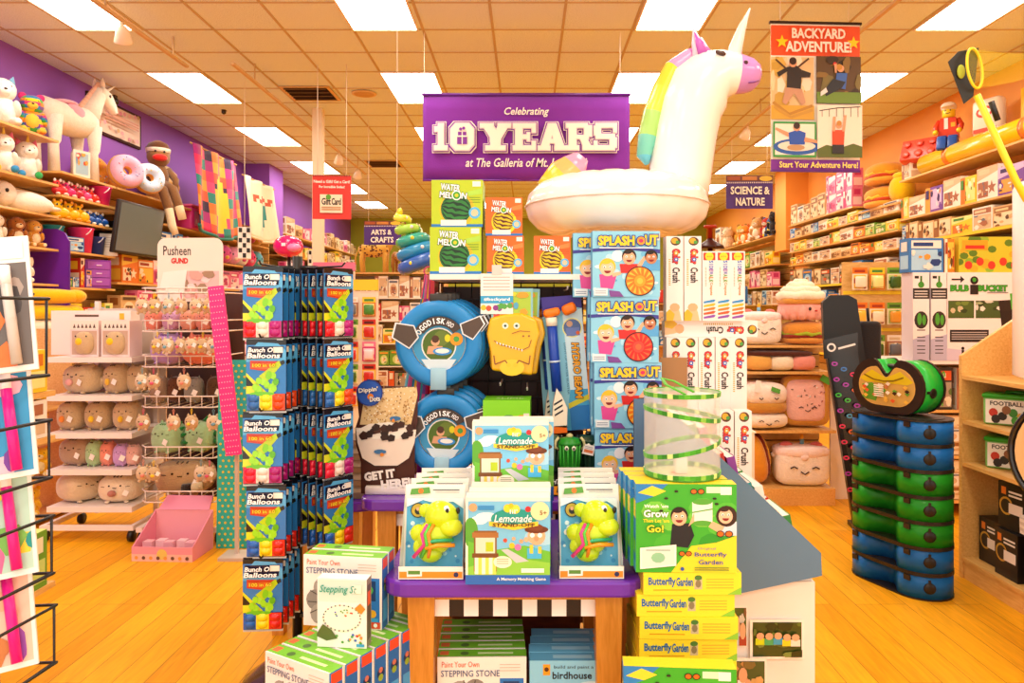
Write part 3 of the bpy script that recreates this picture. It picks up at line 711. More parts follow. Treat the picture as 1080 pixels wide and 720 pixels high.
# ================================================================ wire grid with hanging beach toys
gx0, gx1, gy = -.40, .27, 3.36
t = thing('wire_grid_display', 'black wire grid stand with white top shelf rising from the back purple table', 'display stand', ((gx0 + gx1) / 2, gy, .758))
g = MB(base=t)
for i in range(10): g.tube([(gx0 + (gx1 - gx0) * i / 9, gy, .76), (gx0 + (gx1 - gx0) * i / 9, gy, 1.62)], .003, '#1a1614', 5)
for i in range(12): g.tube([(gx0, gy - .006, .80 + .074 * i), (gx1, gy - .006, .80 + .074 * i)], .003, '#1a1614', 5)
mk('grid', g, 'wire', t)
mk('top_shelf', MB(base=t).box((gx0 - .0, 3.03, 1.618), (gx1 - .05, 3.40, 1.64), '#f2eae0'), 'card', t)
mk('red_post', MB(base=t).box((gx0 - .022, 3.22, .76), (gx0 - .003, 3.40, 1.81), '#c81c28'), 'plastic', t)
bk = MB(base=t); bk.box((gx0 + .01, gy + .06, .78), (gx1 - .01, gy + .07, 1.60), '#3a1c14'); mk('back_panel', bk, 'card', t)
for px, py in ((463, 312), (537, 312), (598, 305), (468, 405), (528, 405), (556, 410)):
    h = MB(base=t); x, z = PX(px, 3.1), PZ(py, 3.1); h.tube([(x, gy - .008, z), (x, 3.06, z), (x, 3.05, z + .012)], .0035, '#d0c8c0', 6); mk('peg_hook', h, 'wire', t)

def melon_box(label, loc, w, d, h, bg, side, ball, stripe, lime):
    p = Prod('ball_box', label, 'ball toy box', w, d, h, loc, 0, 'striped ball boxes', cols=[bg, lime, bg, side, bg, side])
    a = p.art('picture'); a.circ(.5, .36, .34, '#e8d818' if lime != bg else '#f4b820', 24); a.circ(.48, .38, .30, ball, 24)
    for k in range(5): wavy(a, .48, .38, .30, -12, -.75 + .37 * k, .085, stripe)
    a.circ(.84, .3, .115, '#58b8e8', 14); a.circ(.84, .3, .07, '#e8c8a0', 10); a.poly([(.7, .75), (.98, .82), (.98, .7), (.72, .66)], '#a8d84c' if lime == bg else '#f08840'); a.lines(.72, .95, (.62, .57, .52), .012, '#38782c' if lime == bg else '#a83c18')
    a.rect(0, 0, 1, .06, '#2878c0'); a.rect(.18, .03, .68, .15, '#f4f0e8'); a.rect(.8, .86, .96, .97, '#f8f2e4')
    b = p.art('title_lettering', lay=30); b.text('WATER', .37, .84, .38, .14, '#ffffff', out='#30681c' if lime == bg else '#703010', ow=.06, bold=.03, rot=-6); b.text('MEL', .28, .68, .24, .13, '#ffffff', out='#30681c' if lime == bg else '#703010', ow=.06, bold=.03, rot=-6)
    b.circ(.49, .67, .095, '#ffffff', 14); b.circ(.49, .67, .075, '#3c9c34', 14); b.circ(.49, .67, .035, '#e8d020', 10); b.text('N', .64, .66, .1, .13, '#ffffff', out='#30681c' if lime == bg else '#703010', ow=.06, bold=.03, rot=-8)
    return p.done()
L = '#b4cc20'
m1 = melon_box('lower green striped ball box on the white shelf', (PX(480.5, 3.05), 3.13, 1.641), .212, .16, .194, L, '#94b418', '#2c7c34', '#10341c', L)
dup(m1, (PX(482, 3.05), 3.135, 1.836), 0, 'upper green striped ball box stacked on the other green one')
O_ = '#ee6a1c'
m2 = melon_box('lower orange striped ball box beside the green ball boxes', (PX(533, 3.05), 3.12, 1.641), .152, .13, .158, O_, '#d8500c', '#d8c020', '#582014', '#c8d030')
dup(m2, (PX(531, 3.05), 3.12, 1.80), R(2), 'upper orange striped ball box stacked on another orange one'); dup(m2, (PX(583, 3.05), 3.12, 1.641), R(-2), 'orange striped ball box next to the splash game boxes')

def disk(label, loc, s, rot):
    t = thing('flying_disk', label, 'flying disk', loc, 0, 'blue flying disks', rot)
    r = .178 * s; m = MB(); pts = [(.62 * r, -.006), (.66 * r, -.016), (.86 * r, -.020), (.97 * r, -.012), (r, .004), (.97 * r, .012), (.86 * r, .006), (.66 * r, .004), (.62 * r, .0)]
    m.lathe([(a, -b) for a, b in pts], '#1f86cc', 36, rot=(R(90), 0, 0), cap=False); mk('ring', m, 'plastic', t)
    c = MB(); c.lathe([(.001, .002), (.645 * r, .002), (.645 * r, -.002), (.001, -.002)], '#e8eef0', 32, rot=(R(90), 0, 0), cap=False)
    a = Art(c, (-r, -.003, -r), (1, 0, 0), (0, 0, 1), 2 * r, 2 * r, 1, .0003); a.circ(.5, .5, .30, '#3c98c8', 26); a.circ(.5, .48, .20, '#f0ece4', 24); a.circ(.5, .48, .185, '#4e6a20', 24)
    a.circ(.53, .56, .09, '#687c2c', 10); a.circ(.46, .52, .05, '#e0a880', 10); a.circ(.46, .55, .045, '#50301c', 8); a.poly([(.38, .47), (.54, .47), (.56, .38), (.36, .38)], '#d8a078'); a.ell(.54, .41, .11, .045, '#3c90d8', 12); a.ell(.54, .415, .08, .028, '#f4f0e8', 12); a.ell(.60, .56, .035, .045, '#d8d020', 10); a.circ(.70, .55, .075, '#f09820', 14); a.circ(.70, .55, .035, '#48a048', 8)
    a.poly([(.30, .32), (.7, .32), (.62, .2), (.38, .2)], '#d4e4ec')
    pc = mk('picture_card', c, 'card', t)
    b = MB(); sp = lambda pp, k, y, c: b.prism([(x * r * k + (1 - k) * px_, z_ * r * k + (1 - k) * pz_) for x, z_ in pp], (0, y, 0), (1, 0, 0), (0, 0, 1), .003, c)
    for pp, px_, pz_ in (([(-1.04, .14), (-.66, -.10), (-.46, .14), (-.56, .40), (-.96, .46)], -.7 * r, .2 * r), ([(.56, .22), (.78, .10), (1.04, .44), (.94, .62), (.50, .44)], .76 * r, .36 * r)): sp(pp, 1.08, -.0215, '#e8ecee'); sp(pp, .95, -.0222, '#54443a')
    b.rbox((0, -.022, -.80 * r), (.36 * r, .005, .5 * r), .004, '#9ec8dc', 1); b.rbox((0, -.006, 1.0 * r), (.42 * r, .006, .26 * r), .004, '#2c2824', 1)
    mk('strap', b, 'card', t)
    d = MB(); a = Art(d, (-r, -.003, -r), (1, 0, 0), (0, 0, 1), 2 * r, 2 * r, 18, .0005)
    a.poly([(.5 + q_ * math.cos(R(w)), .5 + q_ * math.sin(R(w))) for q_, ws in ((.31, range(35, 150, 8)), (.205, range(147, 34, -8))) for w in ws], '#4a3c34')
    for i, ch in enumerate('OGODISK'):
        w = 150 - i * 12; a.text(ch, .5 + .258 * math.cos(R(w)), .5 + .258 * math.sin(R(w)), .046, .066, '#ffffff', out='#2a2420', ow=.04, bold=.03, rot=w - 90)
    a.text('H2O', .634, .718, .085, .055, '#ffffff', out='#2a2420', ow=.04, bold=.02, rot=-32)
    mk('title_lettering', d, 'card', pc)
    return t
x, z = PX(463, 3.0), PZ(362, 3.0)
dk = disk('upper blue ring disk pack hanging on the wire grid, front one', (x, 3.0, z), 1.0, (0, 0, 0))
for i in (1, 2, 3): dup(dk, (x + .012 * i, 3.0 + .048 * i, z + .003 * i), None, 'upper blue ring disk pack, %s from the front on its hook' % ORD[i])
x2, z2 = PX(468, 3.0), PZ(456, 3.0)
d2 = disk('lower blue ring disk pack hanging beside the lemonade game', (x2 + .0, 3.0, z2 - .005), .93, (0, R(3), 0))
for i in (1, 2, 3): dup(d2, (x2 + .014 * i, 3.0 + .048 * i, z2 + .006 * i), None, 'lower blue ring disk pack, %s from the front on its hook' % ORD[i])
p = Prod('price_card', 'white handwritten price card clipped under the shelf above the yellow dinosaur pack', 'price card', .133, .003, .165, (PX(524, 3.02), 3.02, PZ(331, 3.02)), R(-2), cols='#f6efe6')
a = p.art('picture'); a.lines(.08, .9, (.9, .82, .74, .66, .58), .02, '#b09890'); a.rect(0, .26, 1, .45, '#38a4d4'); g = random.Random(2)
for k in range(9): a.circ(g.random(), .12 + .1 * g.random(), .09, g.choice(['#e85838', '#e8c030', '#58a848', '#8a3c8c']), 8)
a.text('#backyard', .5, .355, .8, .1, '#ffffff', bold=.02); mk('clip', MB().box((-.02, -.004, .16), (.02, .004, .20), '#d8d0c8'), 'plastic', p.t); p.done()

# yellow dinosaur splash pack
def dino(label, loc, rot=(0, 0, 0)):
    t = thing('dinosaur_pack', label, 'water toy pack', loc, 0, 'yellow dinosaur packs', rot)
    w, h = .20, .25
    hc = MB().box((-.085, .002, .20), (.085, .006, .335), '#8ac0c8'); a = Art(hc, (-.085, .002, .20), (1, 0, 0), (0, 0, 1), .17, .135, 1, .0002); a.photo(.05, .1, .95, .9, ['#a8c840', '#e8a030', '#d85038', '#58a8c8', '#f4e8d0', '#e8d030'], 7, 16); mk('header_card', hc, 'card', t)
    b = MB(); out = [(-.085, .02), (.085, .0), (.09, .05), (.10, .12), (.115, .17), (.10, .23), (.04, .255), (-.03, .25), (-.09, .235), (-.105, .17), (-.09, .10)]
    b.prism(out, (0, -.012, -.02), (1, 0, 0), (0, 0, 1), .03, '#efb80c', '#d8a008'); o = mk('inflated_body', b, 'vinyl', t); md = o.modifiers.new('r', 'BEVEL'); md.width = .012; md.segments = 3
    f = MB(); a = Art(f, (-.115, -.0125, -.02), (1, 0, 0), (0, 0, 1), .23, .26, 1, .0004)
    for ex in (.38, .58): a.circ(ex, .78, .055, '#f8f0d8', 14); a.circ(ex, .78, .03, '#80a0a0', 10); a.circ(ex, .78, .016, '#101010', 8)
    br = '#8a4a08'
    a.line([(.18, .55), (.3, .48), (.5, .44), (.68, .40), (.8, .45), (.84, .56)], .014, br); a.line([(.5, .66), (.64, .70), (.82, .69)], .012, br); a.ell(.70, .62, .02, .014, br, 8); a.ell(.80, .62, .02, .014, br, 8)
    for k in range(9): a.poly([(.22 + .055 * k, .53 - .014 * k), (.25 + .055 * k, .52 - .014 * k), (.237 + .055 * k, .488 - .014 * k)], '#fbf6e8')
    a.ell(.5, .13, .22, .13, '#f4cc24', 16)
    for sx in (-1, 1): a.line([(.5 + sx * .32, .32), (.5 + sx * .3, .18), (.5 + sx * .12, .24), (.5 + sx * .06, .16)], .02, br); a.circ(.5 + sx * .06, .17, .04, '#f4c818', 10)
    mk('printed_face', f, 'vinyl', t)
    return t
x, z = PX(540, 3.0), PZ(391, 3.0)
dn = dino('yellow dinosaur water pack hanging front and centre on the wire grid', (x, 3.02, z)); dup(dn, (x + .018, 3.07, z + .002), None, 'yellow dinosaur pack hanging just behind the front one', rot=(0, R(2), 0)); dup(dn, (x - .008, 3.12, z), None, 'rearmost yellow dinosaur pack on the same hook', rot=(0, R(-2), 0))

# hydro beam water blaster card
def hydro(label, loc, rot):
    t = thing('water_blaster_pack', label, 'water blaster', loc, 0, 'water blaster packs', rot)
    w, h = .165, .56
    c = MB().box((-w / 2, 0, 0), (w / 2, .004, h), '#d8ecf2'); a = Art(c, (-w / 2, 0, 0), (1, 0, 0), (0, 0, 1), w, h, 1, .0002)
    a.rect(0, 0, 1, 1, '#8cccde'); a.poly([(0, .86), (0, 1), (1, 1), (1, .9), (.6, .93), (.3, .84)], '#3c2c8c'); a.poly([(.35, 0), (1, 0), (1, .35), (.55, .3)], '#48a8d0'); a.poly([(.5, .86), (1, .9), (1, .3), (.55, .3)], '#d4e8ec'); a.rect(.5, .0, 1, .18, '#2c7cc0'); a.poly([(.48, .16), (1, .22), (1, .26), (.48, .2)], '#d8cc30')
    a.circ(.72, .76, .25, '#f4e890', 20); a.circ(.72, .76, .22, '#506898', 18); a.circ(.66, .79, .08, '#c89878', 10); a.rect(.56, .70, .9, .76, '#6878b0'); a.circ(.85, .72, .05, '#e05c28', 8)
    mk('backing_card', c, 'card', t)
    b = MB(); b.tube([(-.048, -.026, .17), (-.048, -.026, .44)], .0215, '#1c44a8', 14); b.tube([(-.048, -.026, .44), (-.048, -.026, .475)], .024, '#f0e4cc', 14); b.tube([(-.048, -.026, .29), (-.048, -.026, .297)], .024, '#c8d8e8', 14); mk('barrel', b, 'plastic', t)
    b = MB(); b.rbox((-.045, -.026, .495), (.07, .04, .035), .012, '#ee7c14', 2, (0, R(-8), 0)); b.rbox((.028, -.026, .505), (.06, .04, .045), .014, '#e8700c', 2, (0, R(-20), 0)); mk('pump_cap', b, 'plastic', t)
    b = MB().prism([(-.082, .03), (-.02, .02), (-.012, .10), (-.030, .15), (-.050, .185), (-.068, .12)], (0, -.05, 0), (1, 0, 0), (0, 0, 1), .045, '#f4e6cc', '#ee7818')
    b.prism([(-.084, .0), (-.02, .0), (-.02, .03), (-.082, .03)], (0, -.05, 0), (1, 0, 0), (0, 0, 1), .045, '#ea6a10')
    for k in range(3): b.prism([(-.066, .07 + .022 * k), (-.030, .088 + .022 * k), (-.030, .096 + .022 * k), (-.066, .078 + .022 * k)], (0, -.0505, 0), (1, 0, 0), (0, 0, 1), .003, '#20242c')
    mk('nozzle', b, 'plastic', t)
    d = MB(); a = Art(d, (-w / 2, 0, 0), (1, 0, 0), (0, 0, 1), w, h, 20, .0002); a.text('HYDRO BEAM', .76, .44, 2.25 * .62, .055, '#f4a418', out='#20140c', ow=.06, bold=.04, rot=-90, shear=.1); a.text('LIGHT-UP WATER BLASTER', .50, .46, 1.3, .014, '#3c6888', rot=-90)
    mk('title_lettering', d, 'card', t)
    return t
x, z = PX(604, 3.0), PZ(457, 3.0)
hy = hydro('front blue and orange water blaster card, leaning beside the splash games', (x, 3.08, z), (0, R(-4.5), 0)); dup(hy, (x - .028, 3.16, z), None, 'rear blue and orange water blaster card, mostly covered', rot=(0, R(-4), 0))

# lime green box and green trash-can creatures
p = Prod('toy_box', 'bright lime green toy box behind the upper lemonade game', 'toy box', .19, .16, .115, (PX(535, 2.98), 3.05, 1.015), R(-2), cols=['#58b41c', '#7cd828', '#8ade28', '#50a818', '#60b420', '#60b420'])
a = p.art('picture'); a.ell(.3, .12, .2, .2, '#c85848', 14); a.ell(.55, .2, .22, .3, '#3c9c58', 14); a.circ(.52, .25, .06, '#204828', 10); a.circ(.82, .25, .15, '#f08c1c', 14); a.rect(.86, .3, .98, .55, '#f4e8d8'); tq = p.art('lid_print', 'top'); tq.text('SLIME', .55, .5, .6, .35, '#d8f8b0'); p.done()
t = thing('display_riser', 'black riser block under the lime green toy box', 'display riser', (PX(535, 3.0), 3.05, .758)); mk('block', MB().rbox((0, 0, .128), (.20, .17, .254), .004, '#241a16', 1), 'matte', t); mk('lid', MB().box((-.10, -.085, .2545), (.10, .085, .2562), '#322620'), 'matte', t)
def can(label, loc, c, rz):
    t = thing('creature_can', label, 'toy', loc, rz, 'little ribbed creature cans')
    m = MB()
    prof = [(.034, 0), (.037, .01), (.042, .12), (.045, .122), (.045, .132), (.040, .134), (.038, .145), (.016, .15)]; m.lathe(prof, c[0], 18)
    for k in range(14): w = 2 * math.pi * k / 14; m.tube([(.037 * math.cos(w), .037 * math.sin(w), .01), (.0425 * math.cos(w), .0425 * math.sin(w), .12)], .0032, c[1], 5)
    t2 = mk('can', m, 'plastic', t)
    e = MB()
    for sx in (-1, 1): e.ell((sx * .014, -.041, .112), (.009, .006, .010), '#f0f0d8', None, 8, 6); e.ell((sx * .014, -.047, .112), (.004, .003, .005), '#181810', None, 6, 5)
    mk('eyes', e, 'gloss', t2)
    h = MB()
    for sx in (-1, 1): h.tube([(sx * .042, 0, .10), (sx * .058, -.006, .11), (sx * .056, -.01, .135), (sx * .044, -.006, .15)], .006, c[2], 6)
    h.ell((0, 0, .155), (.014, .014, .01), c[2], None, 8, 6); mk('handle', h, 'plastic', t)
    return t
can('bright green ribbed creature can in the middle of the black tray', (PX(601, 2.95), 2.96, .835), ('#1f8c24', '#38b030', '#c8c088'), 0)
can('grey green ribbed creature can next to the lemonade game', (PX(581, 2.95), 3.02, .835), ('#3c5844', '#587058', '#20241c'), R(-15)); can('dark green ribbed creature can with a white tag beside the splash games', (PX(622, 2.95), 3.02, .835), ('#1c3c28', '#285438', '#181c18'), R(15))
m = MB().box((-.025, -.001, -.02), (.025, .001, .02), '#f0ece4'); a = Art(m, (-.025, -.001, -.02), (1, 0, 0), (0, 0, 1), .05, .04, 1, .0003); a.rect(.1, .2, .9, .5, '#d87848'); a.lines(.1, .8, (.6, .75), .05, '#8898a8')
solo('price_tag', m, 'card', 'small white tag stuck on the dark green creature can', 'price tag', (PX(621, 2.95), 2.955, .935), rot=(0, R(15), R(20)))
p = Prod('display_tray', 'black tray with orange flip lettering holding the creature cans', 'display tray', .22, .17, .075, (PX(602, 2.95), 3.0, .7585), 0, cols='#14100e')
a = p.art('picture'); a.circ(.72, .62, .11, '#d82c2c', 14); a.circ(.69, .7, .03, '#ffffff', 8); a.circ(.76, .7, .03, '#ffffff', 8); a.circ(.92, .7, .06, '#c8b020', 10); b = p.art('title_lettering', lay=10); b.text('LIGHTNING', .28, .78, .5, .25, '#f4f0e8', shear=.2, bold=.02); b.text('FLIP', .3, .32, .5, .45, '#f09c18', shear=.2, bold=.05); p.done()
# small wooden stage toy under lower disk
t = thing('wooden_tray', 'oval wooden tray with dark pieces below the lower disk', 'tray', (PX(470, 2.95), 2.99, .758))
m = MB().lathe([(.10, 0), (.112, .02), (.108, .022), (.095, .008), (.001, .008)], '#d8a850', 24, cap=False); mk('bowl', m, 'legwood', t)
b = MB()
for k in range(5): b.cbox((-.06 + .03 * k, -.02 + .01 * (k % 2), .022 + .004 * (k % 3)), (.022, .02, .026), '#2c2018' if k % 2 else '#8a5a30')
mk('pieces', b, 'matte', t)

# ================================================================ splash game boxes
def splash(label, loc, wheel, rz=0):
    p = Prod('splash_game', label, 'board game', .270, .062, .262, loc, rz, 'splash game boxes', cols=['#4890c0', '#b8e0f0', '#8cd0ec', '#5aa4d0', '#4890c0', '#5aa8d4'])
    a = p.art('picture'); g = random.Random(9)
    for k in range(22): a.ell(g.uniform(.03, .97), g.uniform(.03, .8), g.uniform(.02, .07), g.uniform(.02, .06), g.choice(['#b4e4f6', '#6cbce4', '#d8f2fa', '#54a4d4']), 9)
    a.poly([(0, .68), (.5, .72), (1, .66), (1, .72), (.5, .77), (0, .73)], '#3c3c94')
    a.circ(.37, .62, .085, '#f4f8fa', 14)
    a.poly([(.12, .14), (.3, .12), (.36, .34), (.1, .34)], '#e04c98'); a.poly([(.3, .3), (.42, .34), (.47, .42), (.4, .38), (.28, .36)], '#f4bc94')
    a.poly([(.42, .36), (.66, .36), (.70, .5), (.4, .5)], '#d82c28'); a.poly([(.66, .48), (.76, .62), (.8, .6), (.70, .42)], '#f0b48c'); a.poly([(.72, .4), (1, .4), (1, .56), (.76, .54)], '#58a8e0')
    a.face(.22, .44, .12, '#f8c8a0', '#f4c430'); a.face(.54, .60, .105, '#f0b088', '#2c1c14'); a.face(.87, .60, .095, '#c08058', '#1c120c')
    a.circ(.70, .24, .22, '#201014', 26); a.circ(.70, .24, .205, wheel[0], 26)
    for k in range(14): w = 360 * k / 14; a.poly([(.70 + .09 * math.cos(R(w)), .24 + .09 * math.sin(R(w)) * 1.03), (.70 + .195 * math.cos(R(w + 8)), .24 + .2 * math.sin(R(w + 8))), (.70 + .195 * math.cos(R(w + 20)), .24 + .2 * math.sin(R(w + 20)))], wheel[1])
    a.circ(.70, .24, .085, wheel[2], 18); a.circ(.70, .24, .045, wheel[1], 12); a.rect(.02, .02, .22, .13, '#e8f0f2'); a.lines(.04, .2, (.05, .08), .012, '#7888a0'); a.poly([(.24, .1), (.40, .08), (.46, .0), (.26, .0)], '#7c4898'); a.rect(.9, .86, .99, .96, '#f4f0e4')
    b = p.art('title_lettering', lay=110); b.text('SPLASH', .35, .85, .54, .15, '#f8d020', out='#203c8c', ow=.08, bold=.05); b.text('UT', .87, .86, .2, .16, '#f8d020', out='#203c8c', ow=.08, bold=.05); b.circ(.715, .85, .075, '#203c8c', 16); b.circ(.715, .85, .06, '#f09c20', 16); b.ell(.715, .85, .035, .03, '#d83060', 10); b.lines(.1, .9, (.735,), .014, '#f0f4ff')
    return p.done()
WO, WR = ('#ee7c18', '#f8c040', '#f4a028'), ('#d82820', '#f06838', '#e04838')
zt = .7585
s1 = splash('bottom splash game box standing on the back purple table', (PX(664, 2.93), 2.99, zt), WR); s2 = splash('splash game box second from the bottom of the stack', (PX(663, 2.93), 2.985, zt + .2625), WO, R(1))
s3 = dup(s1, (PX(660, 2.93), 2.985, zt + .525), R(-1.5), 'splash game box second from the top, with red wheel'); s4 = dup(s2, (PX(661, 2.93), 2.98, zt + .7875), R(1.5), 'top splash game box, just under the unicorn ring, orange wheel')
for k, (s_, n_) in enumerate(((s1, 'bottom'), (s2, 'second from bottom'), (s3, 'second from top'), (s4, 'top'))):
    dup(s_, (s_.location.x - .008 if k < 3 else PX(640, 3.0), 3.053 + .003 * k, s_.location.z), 0, 'splash game box hidden behind the %s one of the stack' % n_)
# ================================================================ inflatable unicorn pool ring
UY = 3.46
t = thing('inflatable_unicorn', 'white inflatable unicorn pool ring with pink snout and horn above the toy display', 'pool float', (PX(650, UY), UY, 1.845))
cx, cz = PX(650, UY), 1.845 + .127
m = MB(base=t); nU, nV = 72, 14; Rm, rr, rz = .275, .150, .127; vs = []; fs = []
for i in range(nU):
    a = 2 * math.pi * i / nU; pk = 1 - .035 * (abs(math.sin(a * 9)) ** 8)
    for j in range(nV):
        b = 2 * math.pi * j / nV; q = (Rm + rr * pk * math.cos(b)); vs.append((cx + q * math.cos(a), UY + q * math.sin(a), cz + rz * pk * math.sin(b)))
for i in range(nU):
    for j in range(nV): fs.append((i * nV + j, ((i + 1) % nU) * nV + j, ((i + 1) % nU) * nV + (j + 1) % nV, i * nV + (j + 1) % nV))
m.add(vs, fs, '#faf2ea', True); mk('ring', m, 'vinyl', t)
m = MB(base=t); m.tube([(cx + (Rm + rr + .001) * math.cos(R(5 * k)), UY + (Rm + rr + .001) * math.sin(R(5 * k)), cz) for k in range(72)], .004, '#e8d8cc', 6, closed=True); mk('seam', m, 'vinyl', t)
NY = UY - .02
def U(px, py, dy=0): return Vector((PX(px, NY), NY + dy, PZ(py, NY)))
k = NY / FPX
path = [(716, 205, 31), (717, 188, 32), (719, 165, 33), (722, 140, 33.5), (727, 115, 34), (736, 95, 35), (749, 82, 31), (763, 78, 25), (777, 78, 21), (789, 80, 18.5), (797, 82, 14), (801, 83, 7)]
m = MB(base=t); m.tube([U(a, b) for a, b, c in path], [c * k for a, b, c in path], ['#fbf5ee'] * 8 + ['#c890d8'] * 6, 18); mk('neck', m, 'vinyl', t)
m = MB(base=t); m.tube([U(773, 66), U(776, 50), U(783, 28), U(791, 9)], [8 * k, 7 * k, 4 * k, .8 * k], '#f8e4dc', 12); mk('horn', m, 'vinyl', t)
for dy, px in ((-.06, 733), (.05, 747)):
    m = MB(base=t); m.tube([U(px + 3, 64, dy), U(px - 1, 50, dy), U(px - 5, 35, dy)], [9 * k, 6 * k, .8 * k], '#f6dcec', 10, flat=.5); m.tube([U(px + 4, 62, dy - .02), U(px, 51, dy - .018), U(px - 4, 40, dy - .012)], [5.5 * k, 4 * k, .5 * k], '#c464c8', 8, flat=.4); mk('ear', m, 'vinyl', t)
mane = [(742, 56, 9), (724, 60, 10), (706, 73, 12), (695, 95, 13), (686, 120, 14), (680, 145, 13), (676, 165, 10), (679, 174, 3)]
m = MB(base=t); m.tube([U(a + 3, b, -.01) for a, b, c in mane], [c * k for a, b, c in mane], ['#d878c8', '#e8a0d0', '#f4d840', '#e8e048', '#a8dc70', '#78d0b8', '#68c8d8', '#68c8d8'], 10, flat=.8); mk('mane', m, 'vinyl', t)
m = MB(base=t); m.ell(U(754, 64, -.105), (6 * k, .012, 2.6 * k), '#4a2c24', (0, R(15), 0)); m.ell(U(781, 72, -.083), (2.4 * k, .012, 2.2 * k), '#4a2438'); mk('eyes', m, 'gloss', t)
m = MB(base=t); m.tube([U(785, 92, -.068), U(791, 91, -.062), U(797, 88, -.045)], .003, '#80408c', 6); mk('mouth', m, 'gloss', t)
tail = [(588, 210, 14), (584, 199, 18), (594, 188, 19), (605, 178, 15), (613, 168, 8)]
m = MB(base=t); m.tube([(PX(a, UY), UY - .06, PZ(b, UY)) for a, b, c in tail], [c * k for a, b, c in tail], ['#f0d028', '#f4c838', '#f4b068', '#f098b8', '#f098b8'], 12, flat=.5)
m.tube([(PX(a, UY), UY - .10, PZ(b, UY)) for a, b in ((560, 216), (572, 205), (585, 195))], [6 * k, 12 * k, 10 * k], ['#a8d868', '#e8d830', '#f0d028'], 10, flat=.5); mk('tail', m, 'vinyl', t)

# ================================================================ cardboard colouring boxes stacked beside the splash games
t = thing('cardboard_stand', 'plain cardboard stand under the white colouring boxes behind the net cage', 'display stand', (.72, 3.14, 0))
m = MB(); m.box((-.205, -.115, 0), (.21, .19, .99), '#e4d2b4'); mk('box_body', m, 'card', t); mk('top', MB().box((-.21, -.12, .9905), (.215, .195, .996), '#f0e2c8'), 'card', t)
fl = MB().box((-.18, -.137, .88), (-.07, -.132, 1.30), '#a87848'); fl.box((-.18, -.132, .86), (-.07, -.1155, .90), '#a87848'); mk('flap', fl, 'card', t); mk('front_step', MB().box((.02, -.255, 0), (.205, -.17, .711), '#efe2cc'), 'card', t)
def crush(label, loc, rz, w=.066, h=.385, kind=0, rot=None):
    p = Prod('coloring_box', label, 'craft box', w, .066, h, loc, rz, 'tall white colouring boxes', rot, cols=['#e8dcd4', '#f6eee8', '#f8ece6', '#e4d6d0', '#e8dcd4', '#e8dcd8'])
    a = p.art('picture'); b = p.art('title_lettering', lay=20)
    if kind == 0:
        a.circ(.55, .94, .3, '#54301c', 14); a.circ(.5, .945, .2, '#d8a828', 12); a.circ(.66, .93, .12, '#4c9c40', 8); a.poly([(.1, .0), (.9, 0), (.8, .1), (.6, .2), (.3, .14)], '#f0c090'); a.ell(.5, .16, .3, .05, '#e8b080', 10)
        a.lines(.14, .26, [.42 + .02 * q for q in range(16)], .01, '#c8a028'); a.poly([(0, 0), (.4, 0), (.5, .08), (.2, .14), (0, .1)], '#e8b428')
        b.text('Color', .58, .76, 1.05, .075, '#d83434', out='#241410', ow=.05, bold=.05, rot=-90); b.text('Crush', .58, .54, 1.05, .075, '#2c2018', bold=.03, rot=-90)
        b.circ(.58, .80, .14, '#f0a020', 10); b.circ(.58, .80, .06, '#fff4e8', 8); b.circ(.58, .725, .14, '#3468c0', 10); b.circ(.58, .725, .06, '#fff4e8', 8)
    else:
        a.rect(.08, .87, .92, .98, '#d83420'); a.circ(.5, .925, .3, '#f8d428', 14); a.text('ALEX', .5, .925, .4, .02, '#d83420'); a.lines(.2, .3, [.5 + .02 * q for q in range(14)], .01, '#b89880')
        for i, c in enumerate(('#3890d0', '#e8b828', '#e88030', '#d85828', '#8c50b0')): a.poly([(.1, .28 - .055 * i), (.82, .31 - .055 * i), (.95, .30 - .055 * i), (.82, .27 - .055 * i), (.1, .25 - .055 * i)], c)
        for i, ch in enumerate('SIDEWALK'): b.text(ch, .62, .85 - .040 * i, .036 * h / w, .30 * w / h, ['#2878c8', '#2868c8', '#2878c8', '#8c50b0', '#3c60c0', '#58a040', '#e88028', '#58a040'][i], bold=.03, rot=-90)
        b.text('Crayons', .62, .46, .9, .05, '#e88028', bold=.02, rot=-90)
    return p.done()
Yc = 3.06
c0 = crush('front row white colouring box beside the splash games', (PX(711, Yc - .03), Yc, .9965), R(2))
for i, px in enumerate((728.5, 746, 763.5, 780)): dup(c0, (PX(px - 1, Yc - .03), Yc, .9965), R(rnd.uniform(-3, 3)), '%s white colouring box counting away from the splash games, lower standing row' % ORD[i + 1])
dup(c0, (PX(701, Yc), Yc + .033, 1.415), 0, 'white colouring box lying flat across the lower standing row', rot=(0, R(90), 0))
for i, px in enumerate((712, 731)): dup(c0, (PX(px - .5, Yc - .03), Yc, 1.4485), 0, 'taller white colouring box in the top row, %s to the splash games' % ('nearest' if i == 0 else 'second nearest'), scale=(1.06, 1, .90))
for i, px in enumerate((748, 764, 780)):
    if i == 0: c1 = crush('sidewalk crayon box with red and yellow badge, touching the colouring boxes', (PX(748, Yc - .03), Yc, 1.4485), 0, .058, .285, 1)
    else: dup(c1, (PX(px - i, Yc - .03), Yc, 1.4485), 0, 'sidewalk crayon box with red and yellow badge, %s' % ('middle one' if i == 1 else 'outer one'))
for i, px in enumerate((765, 784)): dup(c0, (PX(px, 2.9), 2.93, .7125), R(-2), 'white colouring box on the low step behind the blue panel, %s' % ('nearer the cage' if i == 0 else 'nearer the aisle'))
